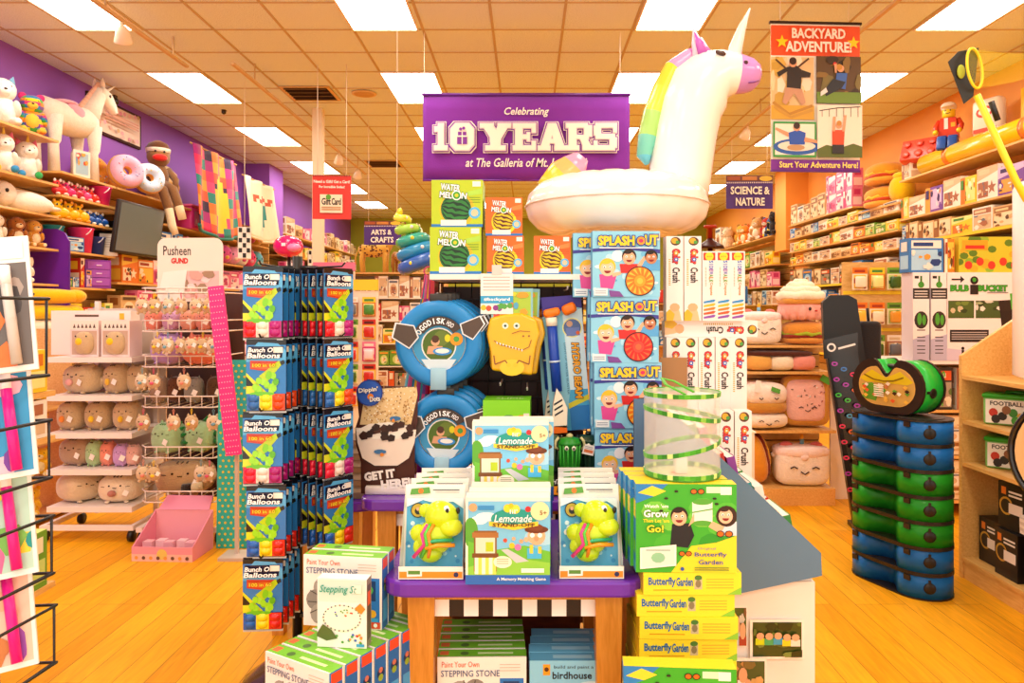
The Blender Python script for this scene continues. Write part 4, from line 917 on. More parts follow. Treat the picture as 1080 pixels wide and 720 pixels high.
# ================================================================ butterfly kits
t = thing('display_crate', 'hidden wooden crate under the yellow butterfly boxes', 'crate', (.424, 2.10, 0)); mk('side_panel', MB().box((-.14, -.10, 0), (.14, .13, .43), '#ffffff'), 'legwood', t); mk('lid', MB().box((-.145, -.105, .4303), (.145, .135, .4385), '#ffffff'), 'legwood', t)
def garden_flat(label, loc, rz):
    p = Prod('butterfly_kit', label, 'butterfly kit', .262, .24, .0585, loc, rz, 'yellow butterfly kit boxes', cols=['#d8b010', '#f4dc28', '#f8e030', '#d8b818', '#d8b010', '#d8b818'])
    a = p.art('picture'); a.rect(.52, .25, .60, .78, '#c8b890'); a.ell(.56, .78, .04, .12, '#4c7c34', 10); a.ell(.56, .5, .03, .18, '#8a7a58', 8); a.lines(.64, .92, (.68, .55, .42, .29), .05, '#e8b430'); a.lines(.1, .46, (.2,), .05, '#e0a018'); a.poly([(.85, 0), (1, 0), (1, .35)], '#8cc838')
    b = p.art('title_lettering', lay=14); b.text('Butterfly', .19, .58, .28, .46, '#2868a8', bold=.03); b.text('Garden', .42, .6, .17, .40, '#2868a8', bold=.03); return p.done()
gf = garden_flat('lowest visible yellow butterfly kit box lying flat in the pile', (.425, 2.095, .439), 0)
dx = [0, .006, .008, .012, .002, .018]
for i in range(1, 6): dup(gf, (.422 + dx[i], 2.098 - .004 * (i % 2), .439 + .0593 * i), R(rnd.uniform(-2, 2)), 'yellow butterfly kit box lying flat, %s up the pile' % ORD[i])
def garden(label, loc, rz, rot=None):
    p = Prod('butterfly_kit', label, 'butterfly kit', .268, .05, .236, loc, rz, 'standing green butterfly kits', rot, cols=['#3c8c1c', '#f0d028', '#3fae2c', '#389820', '#389820', '#3c98c8'])
    a = p.art('picture'); g = random.Random(6)
    for k in range(10): a.ell(g.random(), g.uniform(.3, 1), .14, .12, g.choice(['#58c038', '#2f9c28', '#78cc40', '#48b430']), 10)
    a.poly([(.35, 0), (1, 0), (1, .42), (.8, .34), (.55, .30)], '#f4dc30'); a.poly([(0, .78), (0, 1), (.32, 1), (.18, .86)], '#2c84c8'); a.poly([(.02, .9), (.18, .86), (.3, .92), (.16, .98)], '#f4d838'); a.rect(.7, .9, .94, .97, '#d8f0c8'); a.rect(.84, .88, .95, .97, '#f6f2e8')
    a.rect(.56, .56, .76, .80, '#eef0e4'); a.ell(.66, .80, .1, .035, '#58a838', 12); a.ell(.66, .56, .1, .03, '#58a838', 12); a.line([(.56, .68), (.76, .72)], .012, '#58a838')
    a.poly([(.34, .3), (.52, .28), (.58, .42), (.54, .56), (.36, .55)], '#1c1c22'); a.poly([(.84, .42), (1, .42), (1, .58), (.86, .58)], '#d8e0ec'); a.poly([(.72, .52), (.84, .44), (.88, .52), (.76, .58)], '#f0b890'); a.poly([(.52, .52), (.58, .58), (.58, .68), (.55, .6)], '#f0b890')
    a.circ(.90, .64, .105, '#3a2014', 16); a.face(.43, .63, .085, '#f0b890', '#281810'); a.face(.89, .65, .08, '#f4c09c', '#3a2014')
    for x, y, r in ((.61, .9, .06), (.88, .42, .07), (.49, .20, .055)):
        for sx in (-1, 1): a.ell(x + sx * r * .6, y + r * .3, r * .6, r * .55, '#1c120c', 9); a.ell(x + sx * r * .6, y + r * .3, r * .45, r * .4, '#e86c18', 9)
    for x, y in ((.3, .84), (.4, .92), (.78, .84), (.25, .7), (.8, .78)): a.ell(x, y, .022, .014, '#2c2418', 6)
    a.poly([(.04, .04), (.40, .08), (.40, .32), (.04, .28)], '#f4f4ea'); a.poly([(.06, .06), (.38, .1), (.38, .3), (.06, .26)], '#dce8dc'); a.ell(.22, .17, .07, .06, '#90c8a0', 10); a.lines(.1, .34, (.25,), .01, '#789888'); a.circ(.46, .045, .02, '#2c5ca8', 8)
    b = p.art('title_lettering', lay=80); b.text("Watch 'em", .2, .755, .24, .04, '#ffffff', bold=.02); b.text('Grow', .20, .67, .25, .085, '#ffffff', out='#1c6014', ow=.03, bold=.03); b.text("Then Let 'em", .2, .59, .26, .04, '#f4e430', bold=.02); b.text('Go!', .19, .50, .17, .085, '#f4e430', out='#1c6014', ow=.03, bold=.03)
    b.text('Original', .70, .275, .18, .035, '#3468a8'); b.text('Butterfly', .74, .205, .32, .06, '#2c50a0', bold=.015); b.text('Garden', .74, .125, .24, .055, '#2c50a0', bold=.015); b.lines(.58, .92, (.03, .055), .012, '#6a8c38'); s = p.art('spine_print', 'left'); s.rect(.1, .1, .9, .9, '#2878b8'); s.rect(.1, .6, .9, .8, '#e8d430'); s.rect(.1, .2, .9, .35, '#58b038')
    return p.done()
zz = .439 + .0593 * 6
gk = garden('front green butterfly kit standing on the yellow boxes', (.425, 2.0, zz), R(-1))
for i in (1, 2, 3): dup(gk, (.422 - .006 * i, 2.0 + .054 * i, zz), R(1), 'green butterfly kit %s in the row on the yellow boxes' % ORD[i])
g2 = dup(gk, (.368, 1.80, .0), R(-4), 'green butterfly kit at the floor front, only its lid edge showing'); g2.location.z = .402; 
t = thing('display_crate', 'low wooden stand for the foremost green butterfly kit', 'crate', (.368, 1.80, 0)); mk('side_panel', MB().box((-.14, -.035, 0), (.14, .035, .392), '#ffffff'), 'legwood', t); mk('lid', MB().box((-.142, -.037, .3923), (.142, .037, .4005), '#ffffff'), 'legwood', t)
# net cage
NX, NYc, NZ, NH, NR = .437, 2.09, zz + .2375, .235, .105
t = thing('net_cage', 'pop-up white net butterfly cage with leafy green bands on the kit boxes', 'net cage', (NX, NYc, NZ))
m = MB().lathe([(NR, .004), (NR, NH)], '#f6f0e8', 40, cap=False); mk('net_wall', m, 'netting', t)
def leafy(i): return ['#3f9c24', '#5cb832', '#2f8420', '#8cc84c', '#48a82c', '#d0e890'][(i * 7 + i // 3) % 6]
for z0, tilt in ((.010, 0), (.078, -12), (.172, 9), (NH - .006, 0)):
    m = MB(); n = 44; vs = []; cc = []
    for k in range(n):
        w = 2 * math.pi * k / n; q = z0 + math.tan(R(tilt)) * NR * (-math.cos(w))
        for dr, dz in ((.002, -.006), (.003, .006), (-.001, .006), (-.001, -.006)): vs.append(((NR + dr) * math.cos(w), (NR + dr) * math.sin(w), q + dz))
    fs = [(k * 4 + j, ((k + 1) % n) * 4 + j, ((k + 1) % n) * 4 + (j + 1) % 4, k * 4 + (j + 1) % 4) for k in range(n) for j in range(4)]
    m.add(vs, fs, [leafy(i // 2) for i in range(len(fs))]); mk('band', m, 'fabric', t)
m = MB(); m.lathe([(.001, .003), (NR, .003), (NR, .0), (.001, 0)], ['#c8d89c', '#5aa838', '#5aa838'], 32, cap=False); a = topf(m, .12, .12, .003, 1, .0006); a.circ(.5, .5, .34, '#e8d098', 16); a.circ(.4, .5, .16, '#e88038', 10); mk('cage_floor', m, 'fabric', t)
mk('net_lid', MB().lathe([(.001, NH), (NR, NH - .002)], '#f4ece4', 32, cap=False), 'netting', t)
m = MB().tube([(-.01, -.09, NH), (-.05, -.03, NH + .02), (-.055, .01, NH + .034), (-.02, .01, NH + .026), (.02, -.06, NH + .003)], .006, '#58b030', 6, flat=.4); mk('carry_loop', m, 'fabric', t)
m = MB().box((-.02, -.02, .006), (.012, .02, .05), '#efe8d8'); mk('feeding_cup', m, 'plastic', t)

# ================================================================ blue sided cardboard book display
BX0, BY0, BY1 = .41, 2.36, 2.84
def bp(px, py): return (PX(px, BY0), PZ(py, BY0))
t = thing('book_display', 'white cardboard book display with slanted blue side panel and snapshots', 'book display', (.66, 2.6, 0))
m = MB(base=t); m.box((.41, BY0 + .02, 0), (PX(862, BY0), BY1, .62), '#f4e9e0'); mk('cabinet_body', m, 'card', t)
out = [bp(715, 440), bp(762, 484), bp(866, 583), bp(867, 607), bp(770, 628), (.41, bp(770, 628)[1] - .02), (.41, bp(715, 440)[1])]
for yy, nm in ((BY0, 1), (BY1 - .002, 0)):
    m = MB(base=t); m.prism(out, (0, yy, 0), (1, 0, 0), (0, 0, 1), .018, '#5f7f9c', '#2c3c50'); mk('side_panel', m, 'card', t)
m = MB(base=t)
for k in range(4):
    x0 = .56 + .09 * k; z1 = 1.08 - .095 * k; m.box((x0, BY0 + .03, z1 - .40 if k else .621), (x0 + .09, BY1 - .021, z1 - .16), '#efe4d8')
mk('book_tier', m, 'card', t)
m = MB(base=t); a = Art(m, (.41, BY0 + .02, 0), (1, 0, 0), (0, 0, 1), PX(862, BY0) - .41, .62, 1, .0006)
def ph(px0, py0, px1, py1, cols, seed, kind):
    w = PX(862, BY0) - .41; x0, x1 = [(PX(p, BY0 + .02) - .41) / w for p in (px0, px1)]; y0, y1 = [PZ(p, BY0 + .02) / .62 for p in (py1, py0)]
    a.rect(x0, y0, x1, y1, '#fbf4e8'); ex, ey = (x1 - x0) * .05, (y1 - y0) * .06; X0, X1, Y0, Y1 = x0 + ex, x1 - ex, y0 + ey, y1 - ey
    f = lambda u, v: (X0 + (X1 - X0) * u, Y0 + (Y1 - Y0) * v); a.photo(X0, Y0, X1, Y1, cols, seed, 10)
    for u, v, r, sh in kind:
        c = f(u, v); b0, b1 = f(u - r * 1.2, v - r * 3.2), f(u + r * 1.2, v - r * .8); a.rect(max(X0, b0[0]), max(Y0, b0[1]), min(X1, b1[0]), b1[1], sh); a.ell(c[0], c[1], (X1 - X0) * r, (Y1 - Y0) * r * 1.3, '#e0a880', 10)
ph(768, 638, 788, 682, ['#4c5c28', '#805838', '#d0c8b8', '#303018'], 1, [(.4, .55, .2, '#c8d0d8'), (.75, .4, .18, '#a83c30')])
ph(790, 652, 847, 693, ['#3c4a1c', '#586c2c', '#7c8c40', '#28300f'], 2, [(.14, .62, .08, '#c8d820'), (.32, .62, .08, '#48a868'), (.5, .64, .08, '#38a0c8'), (.68, .6, .08, '#e8d428'), (.85, .6, .08, '#e8e0d0')])
ph(766, 690, 806, 745, ['#48582c', '#c89050', '#d8a868', '#7c6838'], 3, [(.35, .72, .13, '#f0f0f0'), (.5, .5, .11, '#284878')])
mk('snapshot', m, 'gloss', t)
# books on the tiers, their spines towards the aisle
def book(label, loc, w, h, c, rz):
    m = MB(); m.box((-.012, -w / 2, 0), (.012, w / 2, h), '#f6efe0'); m.box((-.0135, -w / 2 - .002, -.001), (-.0121, w / 2 + .002, h + .002), c); m.box((.0121, -w / 2 - .002, -.001), (.0135, w / 2 + .002, h + .002), c); m.box((-.0135, -w / 2 - .0035, -.001), (.0135, -w / 2 - .0021, h + .002), c)
    return solo('book', m, 'card', label, 'book', loc, group='books on the blue sided display', rot=(0, R(-12), rz))
bc = [('green', '#3c8c40'), ('white', '#f4ece0'), ('purple', '#8c3c98'), ('pink', '#d85878'), ('cream', '#f0e0c0'), ('teal', '#2c9c98'), ('red', '#c83428')]
n = 0
for k in range(4):
    for j in range(2):
        for q in range(2):
            nm, c = bc[(n * 3 + k) % 7]; x0 = .575 + .09 * k + .034 * q; z1 = 1.08 - .095 * k - .159
            book('%s book, %s in the %s row of the slanted blue display, counted downhill' % (nm, ORD[j * 2 + q], ORD[k]), (x0, 2.50 + .22 * j, z1 + .005), .20, .20 - .01 * q, c, 0); n += 1

# ================================================================ dessert sign
t = thing('dessert_sign', 'die-cut dessert sign with popcorn-like cup, brownie bowl and white block letters', 'sign', (PX(408, 2.95), 2.96, .7585))
s_ = 2.95 / FPX; W0, H0 = 68 * s_, 124 * s_
def q(px, py): return ((px - 375) * s_, (516 - py) * s_)
out = [q(*p) for p in ((381, 516), (438, 516), (438, 452), (441, 440), (441, 410), (438, 403), (402, 402), (400, 396), (388, 395), (378, 402), (377, 415), (379, 435), (375, 447), (376, 465), (381, 482))]
m = MB().prism(out, (-W0 / 2, 0, 0), (1, 0, 0), (0, 0, 1), .006, '#4a1e10', '#2c140c'); mk('sign_board', m, 'card', t)
m = MB(); a = Art(m, (-W0 / 2, 0, 0), (1, 0, 0), (0, 0, 1), W0, H0, 1, .0003)
def f(px, py): x, z = q(px, py); return (x / W0, z / H0)
a.poly([f(*p) for p in ((380, 443), (384, 418), (381, 406), (440, 403), (441, 412), (434, 443))], '#e8c890'); g = random.Random(1)
for k in range(230):
    x, y = g.uniform(381, 440), g.uniform(403, 441)
    if 383 + (y - 403) * .05 < x < 440 - (y - 410) * .2: a.circ(*f(x, y), .012, g.choice(['#f8e8c8', '#fbf2dc', '#c89850', '#b88440', '#a87838']), 6); a.k -= .9
a.k += 2
a.poly([f(*p) for p in ((376, 446), (440, 448), (438, 462), (432, 478), (420, 486), (396, 486), (383, 478), (378, 462))], '#f4e2d0'); a.poly([f(*p) for p in ((376, 449), (390, 442), (412, 440), (432, 444), (440, 452), (420, 458), (395, 458))], '#fbf0e0')
for k in range(18): x, y = g.uniform(382, 434), g.uniform(442, 458); a.poly([f(x - 4, y), f(x, y - 4), f(x + 5, y - 2), f(x + 4, y + 3), f(x - 2, y + 4)], g.choice(['#2c120a', '#3c1a0e', '#4a2412']))
a.ell(*f(402, 471), .1, .02, '#3874a8', 10); a.circ(*f(404, 474), .03, '#e88828', 8); a.ell(*f(418, 436), .09, .02, '#3874a8', 10); a.circ(*f(416, 438), .025, '#e88828', 8)
a.circ(*f(391, 409), .205, '#1c3c94', 22); a.circ(*f(391, 409), .185, '#2458b8', 22); a.circ(*f(392, 413), .05, '#f08828', 10); mk('picture', m, 'card', t)
m = MB(); a = Art(m, (-W0 / 2, 0, 0), (1, 0, 0), (0, 0, 1), W0, H0, 70, .0003); a.text("Dippin'", *f(390, 406), .3, .05, '#f4f0e8', out='#14285c', ow=.04, bold=.03, rot=6); a.text('Dots', *f(397, 415), .16, .045, '#f4f0e8', out='#14285c', ow=.04, bold=.03, rot=6)
a.text('GET IT', *f(402, 495), .48, .075, '#fbf4ec', bold=.06, rot=8); a.text('HERE!', *f(419, 504), .46, .085, '#fbf4ec', bold=.06, rot=6); mk('title_lettering', m, 'card', t)
m = MB().rbox((.01, -.006, .017), (.19, .03, .034), .003, '#f4e8dc', 1); mk('base', m, 'card', t)
# striped beach towel fold hanging behind the disks
t = thing('beach_towel', 'pink and teal patterned towel hanging at the red post end of the grid', 'towel', (PX(440, 3.2), 3.24, .759))
rows_ = []
Yt = 3.25
for (xl, xr, py) in ((448, 456, 290), (444, 457, 315), (438, 456, 345), (432, 454, 380), (426, 452, 415), (420, 450, 440), (418, 448, 500)):
    rows_.append([Vector((PX(xl + (xr - xl) * j / 8, Yt), Yt + .012 * math.sin(j * 2.2 + py * .02), PZ(py, Yt))) - t.location for j in range(9)])
pal = ['#d83078', '#38a0b0', '#e06098', '#2c88a8', '#e8b028', '#d04088', '#48b0b8', '#7c4c9c']
m = MB().strip(rows_, lambda i, j: pal[(j + i * 3) % 8]); o = mk('cloth', m, 'fabric', t); sd = o.modifiers.new('t', 'SOLIDIFY'); sd.thickness = .006
mk('hanging_ring', MB().tube([(PX(452, Yt) - t.location.x + .02 * math.cos(R(30 * k)), .01, PZ(289, Yt) - .7585 + .012 + .02 * math.sin(R(30 * k))) for k in range(12)], .003, '#d83078', 6, closed=True), 'wire', t)

# ================================================================ egg cartons on the low table
eg = None
for i in range(5):
    for j in range(2):
        loc = (PX(354 + 20 * j + 2 * (i % 2), 3.45), 3.50 - .01 * i, .622 + .062 * i)
        lab = 'grey egg carton, %s from the bottom, pile %s the dessert sign' % (ORD[i], 'nearer' if j else 'farther from')
        if eg is None:
            eg = thing('egg_carton', lab, 'egg carton', loc, 0, 'stacked grey egg cartons'); m = MB()
            m.add([(-.045, -.09, 0), (.045, -.09, 0), (.045, .09, 0), (-.045, .09, 0), (-.05, -.1, .028), (.05, -.1, .028), (.05, .1, .028), (-.05, .1, .028)], [(0, 3, 2, 1), (4, 5, 6, 7), (0, 1, 5, 4), (1, 2, 6, 5), (2, 3, 7, 6), (3, 0, 4, 7)], '#9a8468'); mk('tray', m, 'matte', eg)
            m = MB().add([(-.05, -.1, .030), (.05, -.1, .030), (.05, .1, .030), (-.05, .1, .030), (-.042, -.085, .060), (.042, -.085, .060), (.042, .085, .060), (-.042, .085, .060)], [(0, 3, 2, 1), (4, 5, 6, 7), (0, 1, 5, 4), (1, 2, 6, 5), (2, 3, 7, 6), (3, 0, 4, 7)], '#ac967a'); mk('lid', m, 'matte', eg)
        else: dup(eg, loc, R(rnd.uniform(-6, 6)), lab)
# ================================================================ hanging signs
def cords(t, pts, zt, c='#f0e4d0', r=.003):
    for x, y, z in pts: mk('hanging_cord', MB(base=t).tube([(x, y, z), (x, y, zt)], r, c, 5), 'matte', t)
# purple anniversary banner
Yb = 7.1; X0, X1, Z0, Z1 = PX(446, Yb), PX(664, Yb), PZ(190, Yb), PZ(101, Yb)
t = thing('anniversary_banner', 'wide purple fabric banner with cream 10 YEARS lettering under the ceiling', 'banner', ((X0 + X1) / 2, Yb, Z0)); W, Hh = X1 - X0, Z1 - Z0
rw = []
for i in range(7): rw.append([(-W / 2 + W * j / 40, .012 * math.sin(j * .55 + i * .3) * (1 - i / 7), Hh * i / 6) for j in range(41)])
m = MB().strip(rw, '#7c2a9c'); o = mk('cloth', m, 'fabric', t); o.modifiers.new('t', 'SOLIDIFY').thickness = .003
m = MB(); m.tube([(-W / 2 - .01, 0, Hh + .012), (W / 2 + .01, 0, Hh + .012)], .016, '#5c2080', 10); m.tube([(-W / 2, 0, -.0), (W / 2, 0, 0)], .010, '#6c2490', 10); mk('hem_rod', m, 'plastic', t)
m = MB(); a = Art(m, (-W / 2, -.018, 0), (1, 0, 0), (0, 0, 1), W, Hh, 1, .002); cr = '#fbf0dc'
a.text('Celebrating', .5, .80, .215, .115, cr, bold=.015, shear=.25); a.text('at The Galleria of Mt. Lebanon!', .5, .205, .58, .105, cr, bold=.012, shear=.2)
def slab(ch, x, w, y0, y1, c, g=0.0):
    """college block capitals from bars with slab feet; x,w in face fractions"""
    h = y1 - y0; T = .022 + g; qh = a.w / a.h; th = T * qh * .85
    def R_(ax, ay, bx, by): a.k += .06; a.mb.add([a.P(x + ax * w - g, y0 + ay * h - g * qh), a.P(x + bx * w + g, y0 + ay * h - g * qh), a.P(x + bx * w + g, y0 + by * h + g * qh), a.P(x + ax * w - g, y0 + by * h + g * qh)], [(0, 1, 2, 3)], c)
    def Q(p):
        a.k += .06; a.mb.add([a.P(x + u * w, y0 + v * h) for u, v in p], [tuple(range(len(p)))], c)
    e = g / w
    if ch == '1': R_(.3, 0, .72, 1); R_(0, 0, 1, .17); R_(.02, .70, .3, .88)
    if ch == '0':
        k_ = .22; Q([(k_ - e, -e), (1 - k_ + e, -e), (1 + e, k_ - e), (1 + e, 1 - k_ + e), (1 - k_ + e, 1 + e), (k_ - e, 1 + e), (-e, 1 - k_ + e), (-e, k_ - e)])
    if ch == 'Y': Q([(.02 - e, 1 + e), (.38 + e, 1 + e), (.67 + e, .48), (.67 + e, .3), (.33 - e, .3), (.33 - e, .48)]); Q([(.62 - e, 1 + e), (.98 + e, 1 + e), (.67 + e, .42), (.38, .42)]); R_(.34, 0, .66, .5); R_(.18, 0, .82, .17); R_(0, .84, .44, 1); R_(.58, .84, 1, 1)
    if ch == 'E': R_(.1, 0, .42, 1); R_(0, 0, 1, .17); R_(0, .83, 1, 1); R_(.3, .42, .72, .58); R_(.62, .34, .74, .66); R_(.84, 0, 1, .34); R_(.84, .66, 1, 1)
    if ch == 'A': Q([(.08 - e, .1), (.36 + e, .1), (.6 + e, .95), (.6, 1 + e), (.36 - e, 1 + e)]); Q([(.62 - e, .1), (.92 + e, .1), (.62 + e, 1 + e), (.4, 1 + e), (.38 - e, .95)]); R_(.25, .26, .75, .42); R_(0, 0, .42, .16); R_(.58, 0, 1, .16)
    if ch == 'R': R_(.1, 0, .38, 1); R_(0, 0, .48, .17); R_(0, .84, .8, 1); R_(.68, .52, .96, .92); R_(.3, .42, .84, .56); Q([(.5 - e, .48), (.76 + e, .48), (.96 + e, .1), (.66 - e, .1)]); R_(.62, 0, 1.04, .17)
    if ch == 'S': R_(.08, .84, .92, 1); R_(0, .56, .3, .9); R_(.08, .42, .92, .6); R_(.7, .1, 1, .46); R_(.08, 0, .92, .17); R_(.0, .0, .14, .34); R_(.86, .66, 1, 1)
lay = [('1', .058, .062), ('0', .136, .112), ('Y', .278, .148), ('E', .437, .108), ('A', .557, .138), ('R', .692, .128), ('S', .826, .108)]
for g_, c in ((.012, cr), (.0085, '#7c2a9c'), (.004, '#e8d0d8'), (0, cr)):
    for ch, x, w in lay: slab(ch, x, w, .345, .66, c, g_)
    a.k += 1
a.rect(.168, .415, .216, .5, '#7c2a9c'); a.rect(.172, .51, .212, .56, '#7c2a9c'); a.rect(.19, .41, .195, .57, cr); a.rect(.165, .5, .22, .515, cr); a.circ(.185, .59, .008, '#7c2a9c', 8); a.circ(.2, .6, .008, '#7c2a9c', 8)
mk('lettering', m, 'card', t); cords(t, [(PX(447.5, Yb), Yb, Z1 + .01), (PX(654, Yb), Yb, Z1 + .01)], ZC - .008)

# backyard adventure banner
Yb = 6.3; X0, X1, Z0, Z1 = PX(812, Yb), PX(908, Yb), PZ(180, Yb), PZ(25, Yb); W, Hh = X1 - X0, Z1 - Z0
t = thing('adventure_banner', 'tall backyard adventure banner with orange heading and four play photos', 'banner', ((X0 + X1) / 2, Yb, Z0), R(3))
m = MB().box((-W / 2, 0, 0), (W / 2, .003, Hh), '#f8f0e0'); mk('cloth', m, 'fabric', t)
m = MB().box((-W / 2 - .012, -.012, Hh - .006), (W / 2 + .012, .016, Hh + .014), '#2a1c18'); m.box((-W / 2, -.008, -.012), (W / 2, .010, .006), '#5a2080'); mk('hanger_bar', m, 'plastic', t)
m = MB(); a = Art(m, (-W / 2, 0, 0), (1, 0, 0), (0, 0, 1), W, Hh, 1, .0007)
a.rect(0, .78, 1, .985, '#e8582c'); a.rect(0, .0, 1, .075, '#7a2a98')
a.photo(0, .345, .48, .77, ['#e8c890', '#f4e8cc', '#d8b050', '#c8a040', '#f0d8a8'], 3, 12); a.rect(0, .345, .48, .44, '#d8a838'); a.line([(.05, .75), (.22, .66), (.42, .76)], .02, '#5a3c28'); a.line([(.02, .46), (.2, .38), (.46, .44)], .03, '#b8862c'); a.line([(.03, .43), (.22, .36), (.46, .41)], .03, '#c89838')
a.poly([(.17, .56), (.33, .55), (.34, .68), (.28, .71), (.18, .70)], '#2c2420'); a.circ(.24, .725, .045, '#d89c74', 12); a.circ(.24, .74, .042, '#382014', 10); a.poly([(.08, .63), (.18, .67), (.18, .70), (.06, .66)], '#2c2420'); a.poly([(.34, .68), (.44, .66), (.43, .63), (.33, .63)], '#2c2420'); a.poly([(.16, .56), (.34, .55), (.38, .46), (.34, .44), (.25, .52), (.16, .44), (.12, .46)], '#c89878')
a.photo(.5, .455, 1, .775, ['#5c4420', '#382814', '#8a6c30', '#4c3c1c', '#7c7038'], 5, 14); a.rect(.5, .455, 1, .53, '#6c9030'); a.poly([(.70, .56), (.82, .55), (.84, .66), (.72, .66)], '#3c68b8'); a.circ(.765, .69, .04, '#e0a47c', 12); a.circ(.75, .70, .035, '#c89038', 8); a.poly([(.60, .50), (.78, .56), (.82, .60), (.68, .62), (.58, .54)], '#20242c'); a.poly([(.54, .50), (.62, .53), (.6, .56), (.54, .53)], '#e8e4e0'); a.circ(.70, .72, .022, '#d83c30', 8); a.poly([(.70, .66), (.72, .66), (.72, .72), (.69, .72)], '#e0a47c')
a.rect(0.01, .085, .49, .325, '#3c9c48'); a.rect(.03, .10, .47, .31, '#f4f0dc'); a.ell(.27, .155, .26, .055, '#2c60b0', 22); a.ell(.27, .16, .21, .035, '#e8e4d0', 20); a.poly([(.19, .17), (.36, .17), (.37, .25), (.28, .27), (.18, .25)], '#2c58b8'); a.circ(.27, .285, .04, '#d89c74', 12); a.circ(.27, .298, .038, '#38241a', 10); a.poly([(.03, .27), (.18, .22), (.18, .25), (.04, .285)], '#d89c74'); a.poly([(.36, .22), (.5, .2), (.5, .18), (.35, .19)], '#d89c74'); a.ell(.26, .15, .1, .02, '#c0986c', 12)
a.rect(.5, .085, 1, .44, '#f6ecd8'); a.poly([(.5, .085), (1, .085), (1, .16), (.9, .18), (.75, .15), (.6, .17), (.5, .14)], '#5c6c30'); a.line([(.52, .40), (.72, .42), (.98, .43)], .01, '#3c3428')
for k in range(6): a.line([(.55 + .08 * k, .405 + .005 * k), (.55 + .08 * k, .36)], .006, '#5c4c40')
a.poly([(.66, .17), (.79, .17), (.80, .27), (.66, .27)], '#d8502c'); a.circ(.735, .30, .035, '#e0a47c', 12); a.poly([(.66, .26), (.69, .26), (.7, .36), (.67, .36)], '#e0a47c'); a.poly([(.77, .26), (.8, .26), (.82, .37), (.79, .37)], '#e0a47c'); a.poly([(.66, .11), (.79, .11), (.79, .17), (.66, .17)], '#2c2c30'); a.circ(.735, .315, .03, '#c88c38', 8)
mk('photo_print', m, 'card', t)
m = MB(); a = Art(m, (-W / 2, 0, 0), (1, 0, 0), (0, 0, 1), W, Hh, 60, .0005); a.text('BACKYARD', .52, .925, .6, .07, '#fbf4e8', bold=.035); a.text('ADVENTURE!', .52, .835, .74, .075, '#fbf4e8', bold=.035); a.star(.11, .865, .075, '#f8d820'); a.star(.91, .865, .075, '#f8d820'); a.text('Start Your Adventure Here!', .52, .036, .88, .042, '#f8e868', bold=.02); mk('lettering', m, 'card', t)
cords(t, [(PX(823, 6.3), 6.3, Z1), (PX(896, 6.3), 6.32, Z1)], ZC - .008)

def section_sign(label, name, px0, py0, px1, py1, Y, lines, bg, rz=0, top=True, hue='#fbf4e4'):
    X0, X1, Z0, Z1 = PX(px0, Y), PX(px1, Y), PZ(py1, Y), PZ(py0, Y); W, Hh = X1 - X0, Z1 - Z0
    t = thing(name, label, 'sign', ((X0 + X1) / 2, Y, Z0), rz); mk('sign_board', MB().box((-W / 2, 0, 0), (W / 2, .012, Hh), bg), 'card', t)
    m = MB(); a = Art(m, (-W / 2, 0, 0), (1, 0, 0), (0, 0, 1), W, Hh, 1, .0012)
    if top:
        a.rect(0, .82, 1, 1, '#6a3424'); a.ell(.85, .91, .14, .08, '#e8c030', 14); a.rect(.02, .86, .3, .97, '#a8501c'); a.rect(.34, .86, .66, .97, '#c88030')
        for k in range(24): a.rect(.01 + .041 * k, .76, .03 + .041 * k, .80, '#f4e8d8')
    for txt, x, y, w, h in lines: a.text(txt, x, y, w, h, hue, bold=.03)
    mk('lettering', m, 'card', t); cords(t, [(X0 + W * .12, Y + .006, Z1), (X1 - W * .12, Y + .006, Z1)], ZC - .008, r=.004)
    return t, a, m
section_sign('purple science and nature sign hanging by the orange wall', 'section_sign', 766, 185, 815, 220, 11.0, [('SCIENCE &', .5, .54, .84, .24), ('NATURE', .5, .2, .62, .24)], '#4c2a80')
section_sign('purple arts and crafts sign hanging over the plush animals', 'section_sign', 384, 233, 423, 258, 10.4, [('ARTS &', .48, .52, .56, .22), ('CRAFTS', .5, .2, .62, .24)], '#4c2a80')
t, a, m = section_sign('red gift card sign on cords in front of the cream pole', 'gift_sign', 330, 185, 370, 231, 8.0, [('Need a Gift?', .28, .86, .5, .07), ('Get a Card!', .76, .86, .42, .07), ('For Incredible Smiles!', .5, .74, .66, .06)], '#d83424', R(6), False)
Y = 8.0; W, Hh = PX(370, Y) - PX(330, Y), PZ(185, Y) - PZ(231, Y); m = MB(); a = Art(m, (-W / 2, 0, 0), (1, 0, 0), (0, 0, 1), W, Hh, 14, .0012); a.rect(.2, .14, .78, .56, '#f4e4c4'); a.text('Gift', .36, .40, .24, .16, '#28200c', bold=.03); a.text('Card', .62, .40, .24, .16, '#28200c', bold=.03); a.circ(.42, .50, .07, '#58a028', 10); a.lines(.24, .74, (.2, .25), .03, '#c89868')
for k in range(16): a.rect(.01 + .0625 * k, .965, .04 + .0625 * k, 1, '#6a1c14')
mk('gift_card_print', m, 'card', t)
